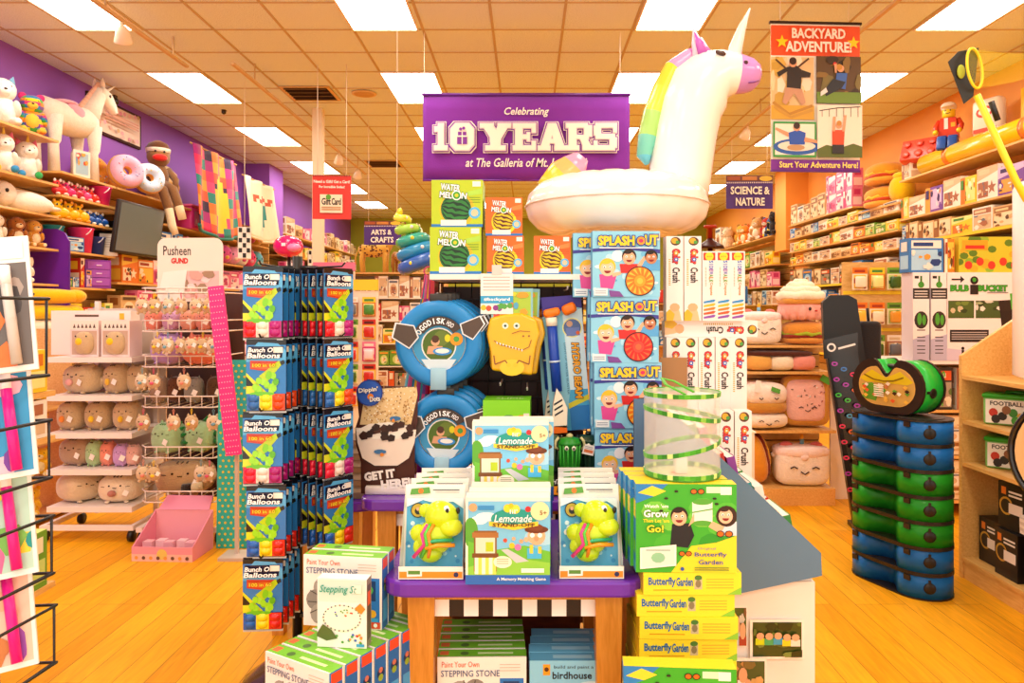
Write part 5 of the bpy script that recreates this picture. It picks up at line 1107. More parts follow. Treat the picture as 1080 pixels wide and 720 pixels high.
# checkered hanging boxes on long cords
for px, py0, py1, w, Y, lab in ((258, 240, 273, 13, 8.2, 'black and white checkered box hanging on a cord by the towels'), (330, 264, 292, 10, 10.6, 'small checkered box hanging on a cord beside the cream pole')):
    W = w * Y / FPX; z0, z1 = PZ(py1, Y), PZ(py0, Y); t = thing('checkered_ornament', lab, 'hanging ornament', (PX(px, Y), Y, z0), R(20)); m = MB().box((-W / 2, -W / 2, 0), (W / 2, W / 2, z1 - z0), '#f8f0e2')
    for fc in (front, rightf, leftf):
        a = fc(m, W, W, z1 - z0, 1, .002)
        for i in range(3):
            for j in range(6):
                if (i + j) % 2: a.rect(.06 + .3 * i, .03 + .16 * j, .32 + .3 * i, .17 + .16 * j, '#1c1814')
    mk('box_body', m, 'card', t); cords(t, [(PX(px, Y), Y, z1)], ZC - .008, '#e8dcc4', .004)
# rainbow swirl inflatable cone
Y = 4.6; t = thing('inflatable_cone', 'rainbow swirl inflatable cone hanging behind the green ball boxes', 'inflatable toy', (PX(446, Y), Y, PZ(290, Y)))
m = MB(base=t); n = 150; pts = []; rs = []; cc = []; p0 = Vector((PX(419, Y), Y, PZ(222, Y))); p1 = Vector((PX(448, Y), Y, PZ(283, Y))); ax = (p1 - p0).normalized(); e1 = ax.cross(Vector((0, 1, 0))).normalized(); e2 = Vector((0, 1, 0))
pal = ['#f0e040', '#e8e048', '#a8d850', '#58b858', '#38a890', '#2c90c0', '#2878c8', '#3868b8']
for i in range(n):
    u = i / (n - 1); r = .012 + .115 * u; w = u * 2 * math.pi * 5.2; pts.append(p0 + (p1 - p0) * u + (e1 * math.cos(w) + e2 * math.sin(w)) * r); rs.append(.018 + .032 * u); cc.append(pal[min(7, int(u * 8))])
m.tube(pts, rs, cc, 8); mk('swirl', m, 'vinyl', t)
m = MB(base=t); g = random.Random(2)
for i in range(20): k_ = g.randint(20, n - 3); m.ell(pts[k_] + Vector((0, -rs[k_] * .95, rs[k_] * .2)), .012, g.choice(['#e83c78', '#f4e030', '#f8f0f0', '#d85020']), None, 6, 5)
mk('sprinkle', m, 'vinyl', t)
mk('hanging_cord', MB(base=t).tube([tuple(p0), (p0.x, p0.y, ZC - .008)], .002, '#e8dcc4', 5), 'matte', t)
# ================================================================ shelf helpers
def shelf(label, lo, hi, name='wall_shelf', lip=None):
    t = thing(name, label, 'shelf', ((lo[0] + hi[0]) / 2, (lo[1] + hi[1]) / 2, lo[2]))
    bd = mk('board', MB(base=t).box(lo, hi, '#ffffff'), 'shelfwood', t)
    if lip:
        x = lo[0] if lip[1] > 0 else hi[0]; s_ = -1 if lip[1] > 0 else 1
        mk('price_strip', MB(base=t).box((min(x + s_ * .001, x + s_ * .006), lo[1], lo[2] - .006), (max(x + s_ * .001, x + s_ * .006), hi[1], hi[2] + .006), lip[0]), 'plastic', bd)
    return t
PALS = {'orange': ['#e87c20', '#f4c040', '#fbe8c8', '#a83818', '#58401c'], 'yellow': ['#f0cc28', '#f8e890', '#d87820', '#4c8c38', '#fbf0d0'], 'white': ['#f6ecdc', '#d8b890', '#a86848', '#e0c8a0', '#68707c'], 'pink': ['#e87ca0', '#f8d8dc', '#c83870', '#f4e8dc', '#8c4878'],
        'blue': ['#3878b8', '#a8d0e8', '#e8e4d8', '#1c3c78', '#e09838'], 'red': ['#c83024', '#f0d0b8', '#f4c030', '#5c1814', '#f6eadc'], 'green': ['#6ca030', '#c8dc78', '#f0e8c0', '#386020', '#e8a030'], 'tan': ['#d8b078', '#f0dcb4', '#98602c', '#e8c890', '#5c4024'], 'purple': ['#7848a0', '#d8b8e0', '#e8a040', '#3c2060', '#f0e0e8'], 'black': ['#2a221e', '#a89880', '#d85c28', '#e8dcc0', '#587038']}
_tb = {}
def toy_mesh(col, var):
    """unit carton (1 x 1 x 1, front towards -Y) with a printed front and side"""
    k = (col, var)
    if k not in _tb:
        g = random.Random(str(k)); P = PALS[col]; m = MB().box((-.5, -.5, 0), (.5, .5, 1), [P[3], P[1], P[0], P[0], P[3], P[0]])
        for fc, n in ((front, 1), (rightf, 0), (leftf, 0)):
            a = fc(m, 1, 1, 1, 1, .004)
            if n:
                v = var % 4
                if v == 0: a.rect(.06, .70, .94, .93, P[2]); a.rect(.12, .76, .7, .87, P[3]); a.photo(.06, .06, .94, .66, [P[1], P[2], P[3], P[4], P[0]], g.random(), 9)
                if v == 1: a.ell(.5, .42, .36, .34, P[1], 16); a.photo(.28, .2, .72, .6, [P[2], P[4], P[3], P[0]], g.random(), 7); a.rect(.1, .82, .9, .93, P[4]); a.rect(.0, .0, 1, .08, P[3])
                if v == 2: a.rect(0, 0, .3, 1, P[2]); a.photo(.34, .1, .95, .9, [P[1], P[4], P[3], P[0], P[2]], g.random(), 10); a.rect(.06, .55, .24, .9, P[3])
                if v == 3: a.poly([(0, .6), (1, .8), (1, 1), (0, 1)], P[1]); a.rect(.1, .78, .62, .92, P[3]); a.star(.72, .34, .22, P[2]); a.photo(.06, .08, .55, .55, [P[2], P[4], P[3], P[0]], g.random(), 7)
            else: a.rect(.1, .1, .9, .5, P[1]); a.rect(.2, .62, .8, .9, P[2])
        me_o = mk('toy_box', m, 'card'); _tb[k] = me_o.data; bpy.data.objects.remove(me_o)
    return _tb[k]
CN = {'cartons on the purple wall shelves': 'gift_carton', 'cartons on the tall craft gondola': 'craft_carton', 'cartons on the back gondola': 'game_carton', 'cartons on the lawn game gondola': 'sports_carton'}
def toybox(col, var, loc, dims, rz, label, group, name='toy_box', cat='toy box'):
    o = bpy.data.objects.new(CN.get(group, name), toy_mesh(col, var)); COL.objects.link(o); o.location = loc; o.scale = dims; o.rotation_euler = (0, 0, rz)
    return tag(o, label, cat, group)
def box_row(where, group, xf, y0, y1, z, face, hs, cols, ws, depth=.16, gap=.008, stack=1):
    """cartons side by side on a wall shelf; face = +1 looks towards +X (purple wall), -1 towards -X"""
    g = random.Random(where); y = y0; i = 0; rz = R(90) if face > 0 else R(-90)
    while y < y1 - .05 and i < 60:
        w = min(g.choice(ws) * g.uniform(.92, 1.08), y1 - y); h = g.choice(hs) * g.uniform(.94, 1.05); c = g.choice(cols); v = g.randrange(4)
        if w < .05: break
        for s_ in range(stack):
            toybox(c, v, (xf - face * (depth / 2 + g.uniform(.0, .015)), y + w / 2, z + .0015 + s_ * (h + .002)), (w, depth, h), rz, '%s toy carton, %s from the near end%s, %s' % (c, ORD[min(i, 28)], '' if stack == 1 else (' in the %s layer' % ('lower' if s_ == 0 else 'upper')), where), group)
        y += w + gap; i += 1
def slatwall(label, lo, hi, axis, n, nm='slatwall_panel'):
    t = thing(nm, label, 'slatwall', ((lo[0] + hi[0]) / 2, (lo[1] + hi[1]) / 2, lo[2])); m = MB(base=t); h = (hi[2] - lo[2]) / n
    for i in range(n): m.box((lo[0], lo[1], lo[2] + i * h), (hi[0], hi[1], lo[2] + (i + 1) * h - .012), '#ffffff')
    mk('slat', m, 'slatwood', t)
    b = MB(base=t)
    if axis == 'x': s_ = 1 if lo[0] < 0 else -1; x = lo[0] - .004 if s_ > 0 else hi[0] + .004; b.box((min(x, x), lo[1], lo[2]), (x + .003 , hi[1], hi[2] - .013), '#7a5228')
    else: b.box((lo[0], hi[1] + .001, lo[2]), (hi[0], hi[1] + .006, hi[2] - .013), '#7a5228')
    mk('back_board', b, 'matte', t); return t

# ================================================================ orange wall: slats, shelves, cartons
slatwall('long slatwall covering the orange wall behind the toy shelves', (XR - .045, 4.5, 0), (XR - .02, 13.8, 2.95), 'x', 22)
slatwall('slatwall under the science and nature sign on the orange wall', (XR - .045, 14.6, 0), (XR - .02, 20.5, 2.85), 'x', 22)
XF, XB = 4.84, XR - .047
bays = [('near bay', 6.4, 9.62), ('middle bay', 9.66, 13.7), ('far bay', 14.65, 19.5)]
zs = {0: [3.13, 2.63, 2.31, 1.98, 1.70, 1.40, 1.08, .70, .28], 1: [3.0, 2.76, 2.51, 2.27, 1.86, 1.52, 1.15, .75, .3], 2: [2.93, 2.36, 1.92, 1.55, 1.15, .7, .3]}
nm = ['top', 'second', 'third', 'fourth', 'fifth', 'sixth', 'seventh', 'eighth', 'ninth']
mixes = {0: [['white', 'orange', 'yellow', 'tan'], ['white', 'yellow', 'orange', 'purple', 'tan'], ['yellow', 'orange', 'tan', 'blue', 'white'], ['blue', 'yellow', 'green', 'white'], ['orange', 'tan', 'red'], ['tan', 'red', 'black'], ['white', 'tan', 'orange'], ['tan', 'black', 'blue'], ['tan', 'black']],
         1: [['white', 'pink', 'tan'], ['white', 'tan', 'blue', 'yellow'], ['orange', 'white', 'green', 'yellow'], ['yellow', 'tan', 'orange', 'white'], ['blue', 'white', 'tan', 'black'], ['white', 'tan', 'blue'], ['tan', 'black', 'orange'], ['tan', 'red', 'blue'], ['tan', 'black']],
         2: [['white', 'tan'], ['white', 'tan', 'yellow', 'green'], ['white', 'pink', 'tan', 'yellow'], ['white', 'tan', 'blue'], ['tan', 'orange', 'white'], ['tan', 'red'], ['tan', 'black']]}
for b, (bn, y0, y1) in enumerate(bays):
    for k, z in enumerate(zs[b]):
        yl = b == 0 and k >= 2 or (b == 1 and k >= 4)
        if b == 1 and k == 0:
            shelf('top wooden shelf of the orange wall middle bay, under the burger plush', (XF, 9.66, z - .13), (XB, 11.0, z - .108)); shelf('top wooden shelf of the orange wall middle bay, farther piece', (XF, 11.02, z), (XB, 13.7, z + .022)); continue
        shelf('%s shelf down in the %s of the orange wall%s' % (nm[k], bn, ', yellow edge' if yl else ''), (XF, y0, z), (XB, y1, z + .022), lip=('#f0d030', 1) if yl else None)
        if z < (.9, 1.0, 1.4)[b] or b == 0 and k == 0 or b == 1 and k == 0 or b == 2 and k == 0: continue
        hgt = (zs[b][k - 1] - z) - .05; hs = [hgt * .9, hgt * .8, hgt * .7] if hgt < .42 else [.3, .34, .26]
        box_row('%s shelf, orange wall %s' % (nm[k], bn), 'cartons on the orange wall shelves', XF + .01, y0 + .03, y1 - .03, z + .022, -1, hs, mixes[b][k], [.36, .3, .42] if k < 5 else [.34, .44], stack=1)
box_row('top orange wall shelf', 'cartons on the orange wall shelves', XF + .01, 11.05, 12.0, 3.022, -1, [.30], ['pink'], [.28], stack=2)
box_row('top shelf beyond the pink cartons', 'cartons on the orange wall shelves', XF + .01, 12.05, 13.65, 3.022, -1, [.28, .36], ['white', 'tan'], [.3])
# toys on top of the near bay: yellow cushion tube, block figure, giant bricks
YT = 8.0
t = thing('yellow_foam_tube', 'long yellow foam tube lying on the top shelf of the orange wall', 'foam tube', (4.97, 7.85, 3.157))
m = MB().tube([(.0, -1.45, .125), (.0, 1.35, .125)], .125, '#f4c81c', 18); mk('tube', m, 'vinyl', t)
for yy in (-.62, .72): mk('band', MB().tube([(.0, yy, .125), (.0, yy + .09, .125)], .1275, '#e8842c', 18), 'vinyl', t)
def brick(label, loc, dims, nx, ny, c, rot, sr=.05):
    t = thing('giant_toy_brick', label, 'toy brick', loc, 0, 'giant toy bricks', rot); w, d, h = dims; mk('brick_body', MB().rbox((0, 0, h / 2), dims, .008, c, 2), 'plastic', t)
    for i in range(nx):
        for j in range(ny): mk('stud', MB().lathe([(sr, 0), (sr, .028), (sr - .006, .033)], c, 16, (-w / 2 + w * (i + .5) / nx, -d / 2 + d * (j + .5) / ny, h)), 'plastic', t)
    return t
Yf = 9.1
brick('giant red toy brick with six studs behind the block figure', (5.02, 9.36, 3.46), (.46, .28, .13), 3, 2, '#e0503c', (R(68), 0, R(-52)), .045)
t = thing('block_figure', 'block-shaped toy figure with white cap, red jacket and blue trousers sitting on the yellow tube', 'toy figure', (4.97, 8.72, 3.405), R(-38))
m = MB().add([(-.11, -.05, .10), (.11, -.05, .10), (.11, .06, .10), (-.11, .06, .10), (-.08, -.05, .33), (.08, -.05, .33), (.08, .06, .33), (-.08, .06, .33)], [(0, 3, 2, 1), (4, 5, 6, 7), (0, 1, 5, 4), (1, 2, 6, 5), (2, 3, 7, 6), (3, 0, 4, 7)], '#d83c20')
m.box((-.04, -.054, .2), (.0, -.051, .33), '#f0e8e0'); m.box((.03, -.054, .22), (.075, -.051, .27), '#f0b030'); mk('torso', m, 'plastic', t)
for sx in (-1, 1):
    a = MB().tube([(sx * .09, 0, .31), (sx * .13, -.01, .24), (sx * .125, -.08, .17)], [.035, .034, .03], '#d83c20', 10); a.ell((sx * .122, -.11, .16), .03, '#f4c820'); mk('arm', a, 'plastic', t)
    l = MB().rbox((sx * .056, -.05, .06), (.10, .13, .11), .012, '#2450a0', 2); l.rbox((sx * .056, -.13, .015), (.10, .06, .15), .012, '#2450a0', 2, (R(-20), 0, 0)); mk('leg', l, 'plastic', t)
m = MB().lathe([(.05, .335), (.066, .345), (.07, .37), (.07, .44), (.06, .46)], '#f4c820', 20)
for sx in (-1, 1): m.ell((sx * .025, -.067, .415), (.008, .005, .010), '#1c1410', None, 6, 5)
m.tube([(-.025, -.068, .385), (0, -.071, .378), (.025, -.068, .385)], .004, '#1c1410', 5); mk('head', m, 'plastic', t)
m = MB().ell((0, .005, .465), (.085, .09, .06), '#f0e0c8', e=.9); m.ell((0, -.085, .455), (.075, .06, .014), '#f0e0c8'); mk('cap', m, 'plastic', t)
brick('giant yellow baseplate brick standing upright at the near end of the top shelf', (5.165, 7.35, 3.155), (.11, .62, .62), 1, 2, '#f0c414', (0, 0, 0), .06)
t = thing('bucket_toy', 'pale rounded toy bag with red print between the block figure and yellow brick', 'toy bag', (5.06, 8.1, 3.405), R(-70)); mk('bag_body', MB().rbox((0, 0, .19), (.34, .14, .40), .05, '#f4e4d0', 3), 'plastic', t)
m = MB(); a = Art(m, (-.17, -.071, 0), (1, 0, 0), (0, 0, 1), .34, .4, 1, .001); a.ell(.5, .6, .3, .16, '#d84830', 14); a.ell(.5, .6, .22, .09, '#f8f0e0', 12); a.rect(.1, .05, .9, .16, '#d84830'); mk('printed_front', m, 'plastic', t)
toybox('white', 2, (4.95, 9.49, 3.1535), (.2, .18, .2), R(-90), 'black and white carton at the far end of the near bay top shelf', 'cartons on the orange wall shelves')
t = thing('block_figure', 'second pale block-shaped toy figure above the yellow baseplate, mostly cut off', 'toy figure', (4.98, 6.75, 3.41), R(-60)); m = MB().rbox((0, 0, .16), (.2, .12, .28), .02, '#f0e8dc', 2); mk('torso', m, 'plastic', t); m = MB().lathe([(.05, .30), (.07, .33), (.07, .42), (.05, .44)], '#f4c820', 18); m.ell((0, 0, .44), (.085, .085, .05), '#f4ece0'); mk('head', m, 'plastic', t)
for sx in (-1, 1): mk('arm', MB().tube([(sx * .1, 0, .27), (sx * .15, -.05, .2), (sx * .14, -.12, .22)], .03, '#f0e8dc', 8), 'plastic', t)
# burger plush pair and yellow heap on middle bay
def burger(label, loc, s, rz=0, group='burger plush', face=0, pal=('#e09838', '#8ac034', '#7c3418', '#e8a850')):
    t = thing('burger_plush', label, 'plush toy', loc, rz, group)
    m = MB(); m.ell((0, 0, .30 * s), (.5 * s, .42 * s, .22 * s), pal[0], e=.85); mk('bun_lid', m, 'plush', t)
    m = MB(); m.ell((0, 0, .112 * s), (.49 * s, .41 * s, .11 * s), pal[3], e=.7); mk('bun_base', m, 'plush', t)
    m = MB(); n = 30
    m.tube([(.46 * s * math.cos(2 * math.pi * k / n), .38 * s * math.sin(2 * math.pi * k / n), (.235 + .022 * math.sin(k * 2.1)) * s) for k in range(n)], .05 * s, pal[1], 6, closed=True); mk('lettuce', m, 'plush', t)
    m = MB(); m.ell((0, 0, .175 * s), (.5 * s, .41 * s, .065 * s), pal[2], e=.6); mk('patty', m, 'plush', t)
    m = MB()
    for k in range(26): w, r = k * 2.4, .07 * math.sqrt(k) ; m.ell((r * s * math.cos(w), r * s * .84 * math.sin(w), (.30 + .218 * math.sqrt(max(0, 1 - (r / .5) ** 2))) * s), (.014 * s, .014 * s, .008 * s), '#f8ecd0', None, 6, 4)
    mk('seeds', m, 'plush', t); return t
b0 = burger('lower burger plush on the top shelf of the orange wall', (5.02, 10.35, 2.894), .60, R(-80), pal=('#e8a02c', '#e8c030', '#c84820', '#f0b040')); dup(b0, (5.0, 10.33, 3.215), R(-95), 'upper burger plush stacked on another on the orange wall shelf')
t = thing('yellow_plush', 'rounded yellow plush at the end of the shelf next to the burgers', 'plush toy', (5.0, 9.86, 2.895)); m = MB().ell((0, 0, .19), (.16, .17, .19), '#f0c414', e=.9); mk('plush_body', m, 'plush', t); m = MB().ell((-.04, -.0, .37), (.08, .09, .05), '#f4d030'); mk('tuft', m, 'plush', t)
# far bay top shelf plush birds
def sitter(name, label, loc, s, rz, body, belly, ear, group, eart='round', extra=None):
    """a seated stuffed animal: one body mesh, ears, face"""
    t = thing(name, label, 'plush toy', loc, rz, group); m = MB()
    m.ell((0, 0, .30 * s), (.25 * s, .22 * s, .30 * s), body); m.ell((0, -.03 * s, .68 * s), (.24 * s, .22 * s, .22 * s), body)
    for sx in (-1, 1): m.ell((sx * .17 * s, -.20 * s, .09 * s), (.085 * s, .17 * s, .085 * s), body, (0, 0, R(sx * 12))); m.ell((sx * .22 * s, -.12 * s, .36 * s), (.07 * s, .08 * s, .16 * s), body, (R(30), R(-sx * 15), 0))
    pb = mk('plush_body', m, 'plush', t)
    m = MB(); m.ell((0, -.10 * s, .30 * s), (.17 * s, .14 * s, .2 * s), belly); m.ell((0, -.20 * s, .63 * s), (.11 * s, .09 * s, .08 * s), belly)
    for sx in (-1, 1): m.ell((sx * .17 * s, -.35 * s, .09 * s), (.06 * s, .03 * s, .06 * s), belly)
    mk('belly_patch', m, 'plush', t)
    m = MB()
    for sx in (-1, 1):
        if eart == 'round': m.ell((sx * .17 * s, 0, .86 * s), (.085 * s, .04 * s, .085 * s), ear)
        elif eart == 'point': m.lathe([(.085 * s, 0), (.05 * s, .09 * s), (.004 * s, .18 * s)], ear, 8, (sx * .15 * s, 0, .80 * s), (0, R(sx * 14), 0))
        else: m.ell((sx * .23 * s, -.04 * s, .66 * s), (.05 * s, .08 * s, .15 * s), ear)
    mk('ear', m, 'plush', pb)
    m = MB()
    for sx in (-1, 1): m.ell((sx * .10 * s, -.195 * s, .72 * s), (.035 * s, .02 * s, .042 * s), '#140e0a', None, 8, 6)
    mk('eyes', m, 'gloss', pb); mk('nose', MB().ell((0, -.285 * s, .66 * s), (.03 * s, .02 * s, .022 * s), '#2c1a14', None, 8, 6), 'gloss', pb)
    return t
fb = [('blue and yellow', '#3868a8', '#f4d030', '#e8c828'), ('red and white', '#c83828', '#f8f0e0', '#3c60a8'), ('tan', '#d8a868', '#f4e4c4', '#98602c'), ('white', '#f4ead8', '#f8f4e8', '#e8b040'), ('orange', '#e88828', '#f8e0b0', '#c85c18'), ('golden', '#e8b83c', '#f4e0a0', '#b07820')]
for i, (nm_, a_, b_, c_) in enumerate(fb): sitter('plush_animal', '%s stuffed animal, %s along the top shelf by the science sign' % (nm_, ORD[i]), (5.0 + .06 * (i % 2), 15.1 + .46 * i, 2.955), .44 + .06 * (i % 3), R(-70 + 10 * (i % 3)), a_, b_, c_, 'stuffed animals on the orange wall top shelf')
sitter('plush_animal', 'big black stuffed animal leaning off the top shelf edge by the science sign', (4.9, 14.62, 2.955), .5, R(-60), '#1c1614', '#2c2420', '#1c1614', None)
sitter('plush_animal', 'large pale stuffed animal at the far end near the green wall', (5.0, 18.4, 2.955), .6, R(-70), '#f0d8b0', '#f8ecd0', '#e8c890', None)
toybox('white', 1, (5.0, 19.0, 2.956), (.5, .2, .6), R(-90), 'white and red carton at the far end of the top shelf near the green wall', 'cartons on the orange wall shelves')
# hanging blister packs on pegs low in the near/middle bays
def blister(c, loc, label, group, rz, w=.13, h=.19):
    g = random.Random(label); P = PALS[c]; m = MB().box((-w / 2, -.001, 0), (w / 2, .001, h), P[2]); a = Art(m, (-w / 2, -.001, 0), (1, 0, 0), (0, 0, 1), w, h, 1, .0008); a.rect(0, .72, 1, 1, P[0]); a.rect(.15, .78, .85, .9, P[3]); a.photo(.1, .06, .9, .66, [P[1], P[4], P[0], P[3]], g.random(), 6)
    t = thing('blister_pack', label, 'hanging pack', loc, rz, group); mk('card', m, 'card', t); b = MB().rbox((0, -.018, h * .35), (w * .7, .03, h * .5), .012, P[g.randrange(5)], 2); mk('toy', b, 'vinyl', t); return t
bp_proto = {}
def pegs(where, x, ys, zs_, rz, cols, group, dx=0, dy=0):
    g = random.Random(where)
    for r, z in enumerate(zs_):
        for i, y in enumerate(ys):
            c = g.choice(cols); k = (c, g.randrange(2)); lab = '%s hanging pack, %s from the near end, %s peg row, %s' % (c, ORD[i], nm[r], where); loc = (x + dx * i, y, z) if not dx else (x + dx * i, y, z)
            if k not in bp_proto: bp_proto[k] = blister(c, loc, lab, group, rz)
            else: dup(bp_proto[k], loc, rz, lab, group)

# ================================================================ gondola with bulb bucket game and surfer boxes
GX0, GX1, GY0, GY1 = 2.86, 4.3, 5.28, 5.85
t = thing('shelf_gondola', 'wooden gondola carrying the big lawn game cartons, beyond the oval cases', 'shelving', ((GX0 + GX1) / 2, GY0, 0))
m = MB(base=t)
for x in (GX0, GX1 - .03): m.box((x, GY0 + .02, 0), (x + .03, GY1, 1.10), '#ffffff')
mk('side_panel', m, 'shelfwood', t); mk('back_panel', MB(base=t).box((GX0 + .031, GY1 - .03, .02), (GX1 - .031, GY1, 1.10), '#ffffff'), 'slatwood', t)
for z in (.10, .42, .75): mk('shelf_board', MB(base=t).box((GX0 + .031, GY0 + .03, z), (GX1 - .031, GY1 - .031, z + .02), '#ffffff'), 'shelfwood', t)
mk('top_board', MB(base=t).box((GX0 - .36, GY0, 1.1005), (GX1, GY1, 1.125), '#f4e6dc'), 'card', t)
mk('post', MB(base=t).box((GX0 - .34, GY0 + .2, 0), (GX0 - .30, GY0 + .24, 1.10), '#f0e4d8'), 'card', t)
zt = 1.1265; Y = 5.36
def bucket_big(label, px0, px1, w_only=False):
    w = (px1 - px0) * Y / FPX; h = .63
    p = Prod('lawn_game_box', label, 'game box', w, .16, h, (PX((px0 + px1) / 2, Y - .08), Y, zt), 0, 'white lawn game cartons', cols=['#e8dcd4', '#f4ece6', '#f2e6e2', '#d8ccd0', '#e8dcd4', '#d8ccd0'])
    a = p.art('picture'); b = p.art('title_lettering', lay=44)
    if w > .3:
        a.rect(.02, .48, .34, .68, '#38501c'); a.photo(.36, .48, .72, .68, ['#405828', '#e8e0d0', '#2c3c1c', '#a8b080', '#d8d0c0'], 3, 8); a.photo(.03, .49, .33, .67, ['#486024', '#2c4018', '#c8b890', '#6c8434'], 2, 7); a.poly([(.66, .54), (1, .5), (1, .70), (.64, .68)], '#241c18'); a.poly([(.68, .38), (1, .34), (1, .56), (.66, .56)], '#1c1614'); a.poly([(.80, .58), (1, .58), (1, .78), (.78, .76)], '#48b030'); a.poly([(.9, .78), (1, .78), (1, .96), (.92, .92)], '#3c241c')
        a.rect(.04, .21, .52, .35, '#181414'); a.lines(.06, .5, (.24, .265, .29, .315), .01, '#b8b0ac'); a.poly([(0, 0), (1, 0), (1, .12), (.4, .1), (0, .14)], '#d0c4d8'); a.poly([(.55, .2), (.6, .3), (.65, .2)], '#c8c0b8'); a.poly([(.7, .2), (.75, .3), (.8, .2)], '#c8c0b8'); a.line([(.2, .12), (.2, .05)], .03, '#181414'); a.circ(.2, .14, .02, '#181414', 8); a.line([(.06, .92), (.2, .92)], .02, '#181414'); a.poly([(.17, .88), (.22, .92), (.17, .96)], '#181414')
        b.text('BULB', .16, .82, .23, .075, '#3ca02c', out='#1c3c14', ow=.03, bold=.06); b.text('BUCKET', .57, .82, .36, .075, '#3ca02c', out='#1c3c14', ow=.03, bold=.06); b.rect(.29, .75, .39, .86, '#181414'); b.circ(.34, .91, .05, '#181414', 14); b.circ(.34, .915, .025, '#3ca02c', 10); b.lines(.5, .76, (.765,), .01, '#807878')
    else:
        a.rect(0, .70, 1, .82, '#201c1a'); a.poly([(0, 0), (1, 0), (1, .3), (0, .24)], '#b8b4cc'); a.ell(.5, .46, .42, .10, '#2c2420', 14); a.ell(.4, .47, .14, .07, '#48a030', 10); a.ell(.68, .46, .12, .06, '#48a030', 10); a.lines(.25, .75, (.34, .26, .22, .16, .12, .08), .012, '#504c50'); a.line([(.5, .86), (.5, .96)], .12, '#2c6c24'); a.circ(.5, .86, .2, '#3c902c', 10); a.lines(.1, .9, (.72, .75, .78), .012, '#d8d0c8'); a.rect(.1, .93, .36, .96, '#181414')
    return p.done()
b1 = bucket_big('narrow white lawn game carton, the one farther from the big one', 963, 980); dup(b1, (PX(990.5, Y - .08), Y, zt), 0, 'narrow white lawn game carton touching the big one'); bucket_big('big white lawn game carton with green lettering and black bucket picture', 999, 1083)
toybox('blue', 0, (PX(977, 5.3), 5.37, zt + .632), (.245, .14, .245), 0, 'blue and white picture carton on top of the narrow lawn game cartons', 'cartons on the lawn game gondola')
toybox('orange', 2, (PX(1003, 5.3), 5.39, zt + .632), (.07, .14, .24), 0, 'slim orange carton wedged beside the yellow board game', 'cartons on the lawn game gondola')
p = Prod('board_game', 'large yellow and green board game standing on the big white lawn game carton', 'board game', .46, .1, .255, (PX(1046, 5.3), 5.36, zt + .632), 0, None, cols='#d8c020'); a = p.art('picture'); a.rect(0, 0, 1, 1, '#c8c030'); g = random.Random(4)
for k in range(20): a.ell(g.random(), g.random(), .07, .1, g.choice(['#8cb030', '#e8d838', '#587c20', '#e0a828']), 8)
for k in range(5): a.ell(.15 + .18 * k, .2 + .1 * (k % 2), .06, .12, '#d83828', 10)
b = p.art('title_lettering', lay=30); b.rect(.05, .62, .45, .9, '#e8a020'); b.rect(.1, .66, .4, .76, '#c83020'); p.done()
for i, (c, v, w, h) in enumerate((('black', 0, .16, .30), ('white', 2, .16, .30), ('black', 3, .06, .28), ('tan', 1, .2, .28))):
    sf_ = toybox(c, v, (2.98 + .19 * i, 5.42, .772), (w, .2, h), 0, '%s surf carton, %s on the upper gondola shelf under the lawn game' % (c, ORD[i]), 'cartons on the lawn game gondola'); sf = sf_ if i == 0 else sf
m = MB(); a = front(m, 1, 1, 1, 8, .004); a.text('Surfer', .5, .5, .85, .3, '#58b838', rot=-90, bold=.02)
mk('title_lettering', m, 'card', sf)
for s_, z in enumerate((.122, .442)):
    for i, c in enumerate(('tan', 'white', 'black', 'yellow', 'tan')):
        for q in range(3): toybox(c if q != 1 else ('white', 'black', 'yellow')[i % 3], (i + q) % 4, (3.02 + .24 * i, 5.44, z + .0015 + .095 * q), (.22, .22, .093), 0, '%s flat carton, pile %s, layer %s, %s gondola shelf' % (c, ORD[i], ORD[q], 'bottom' if s_ == 0 else 'middle'), 'cartons on the lawn game gondola')

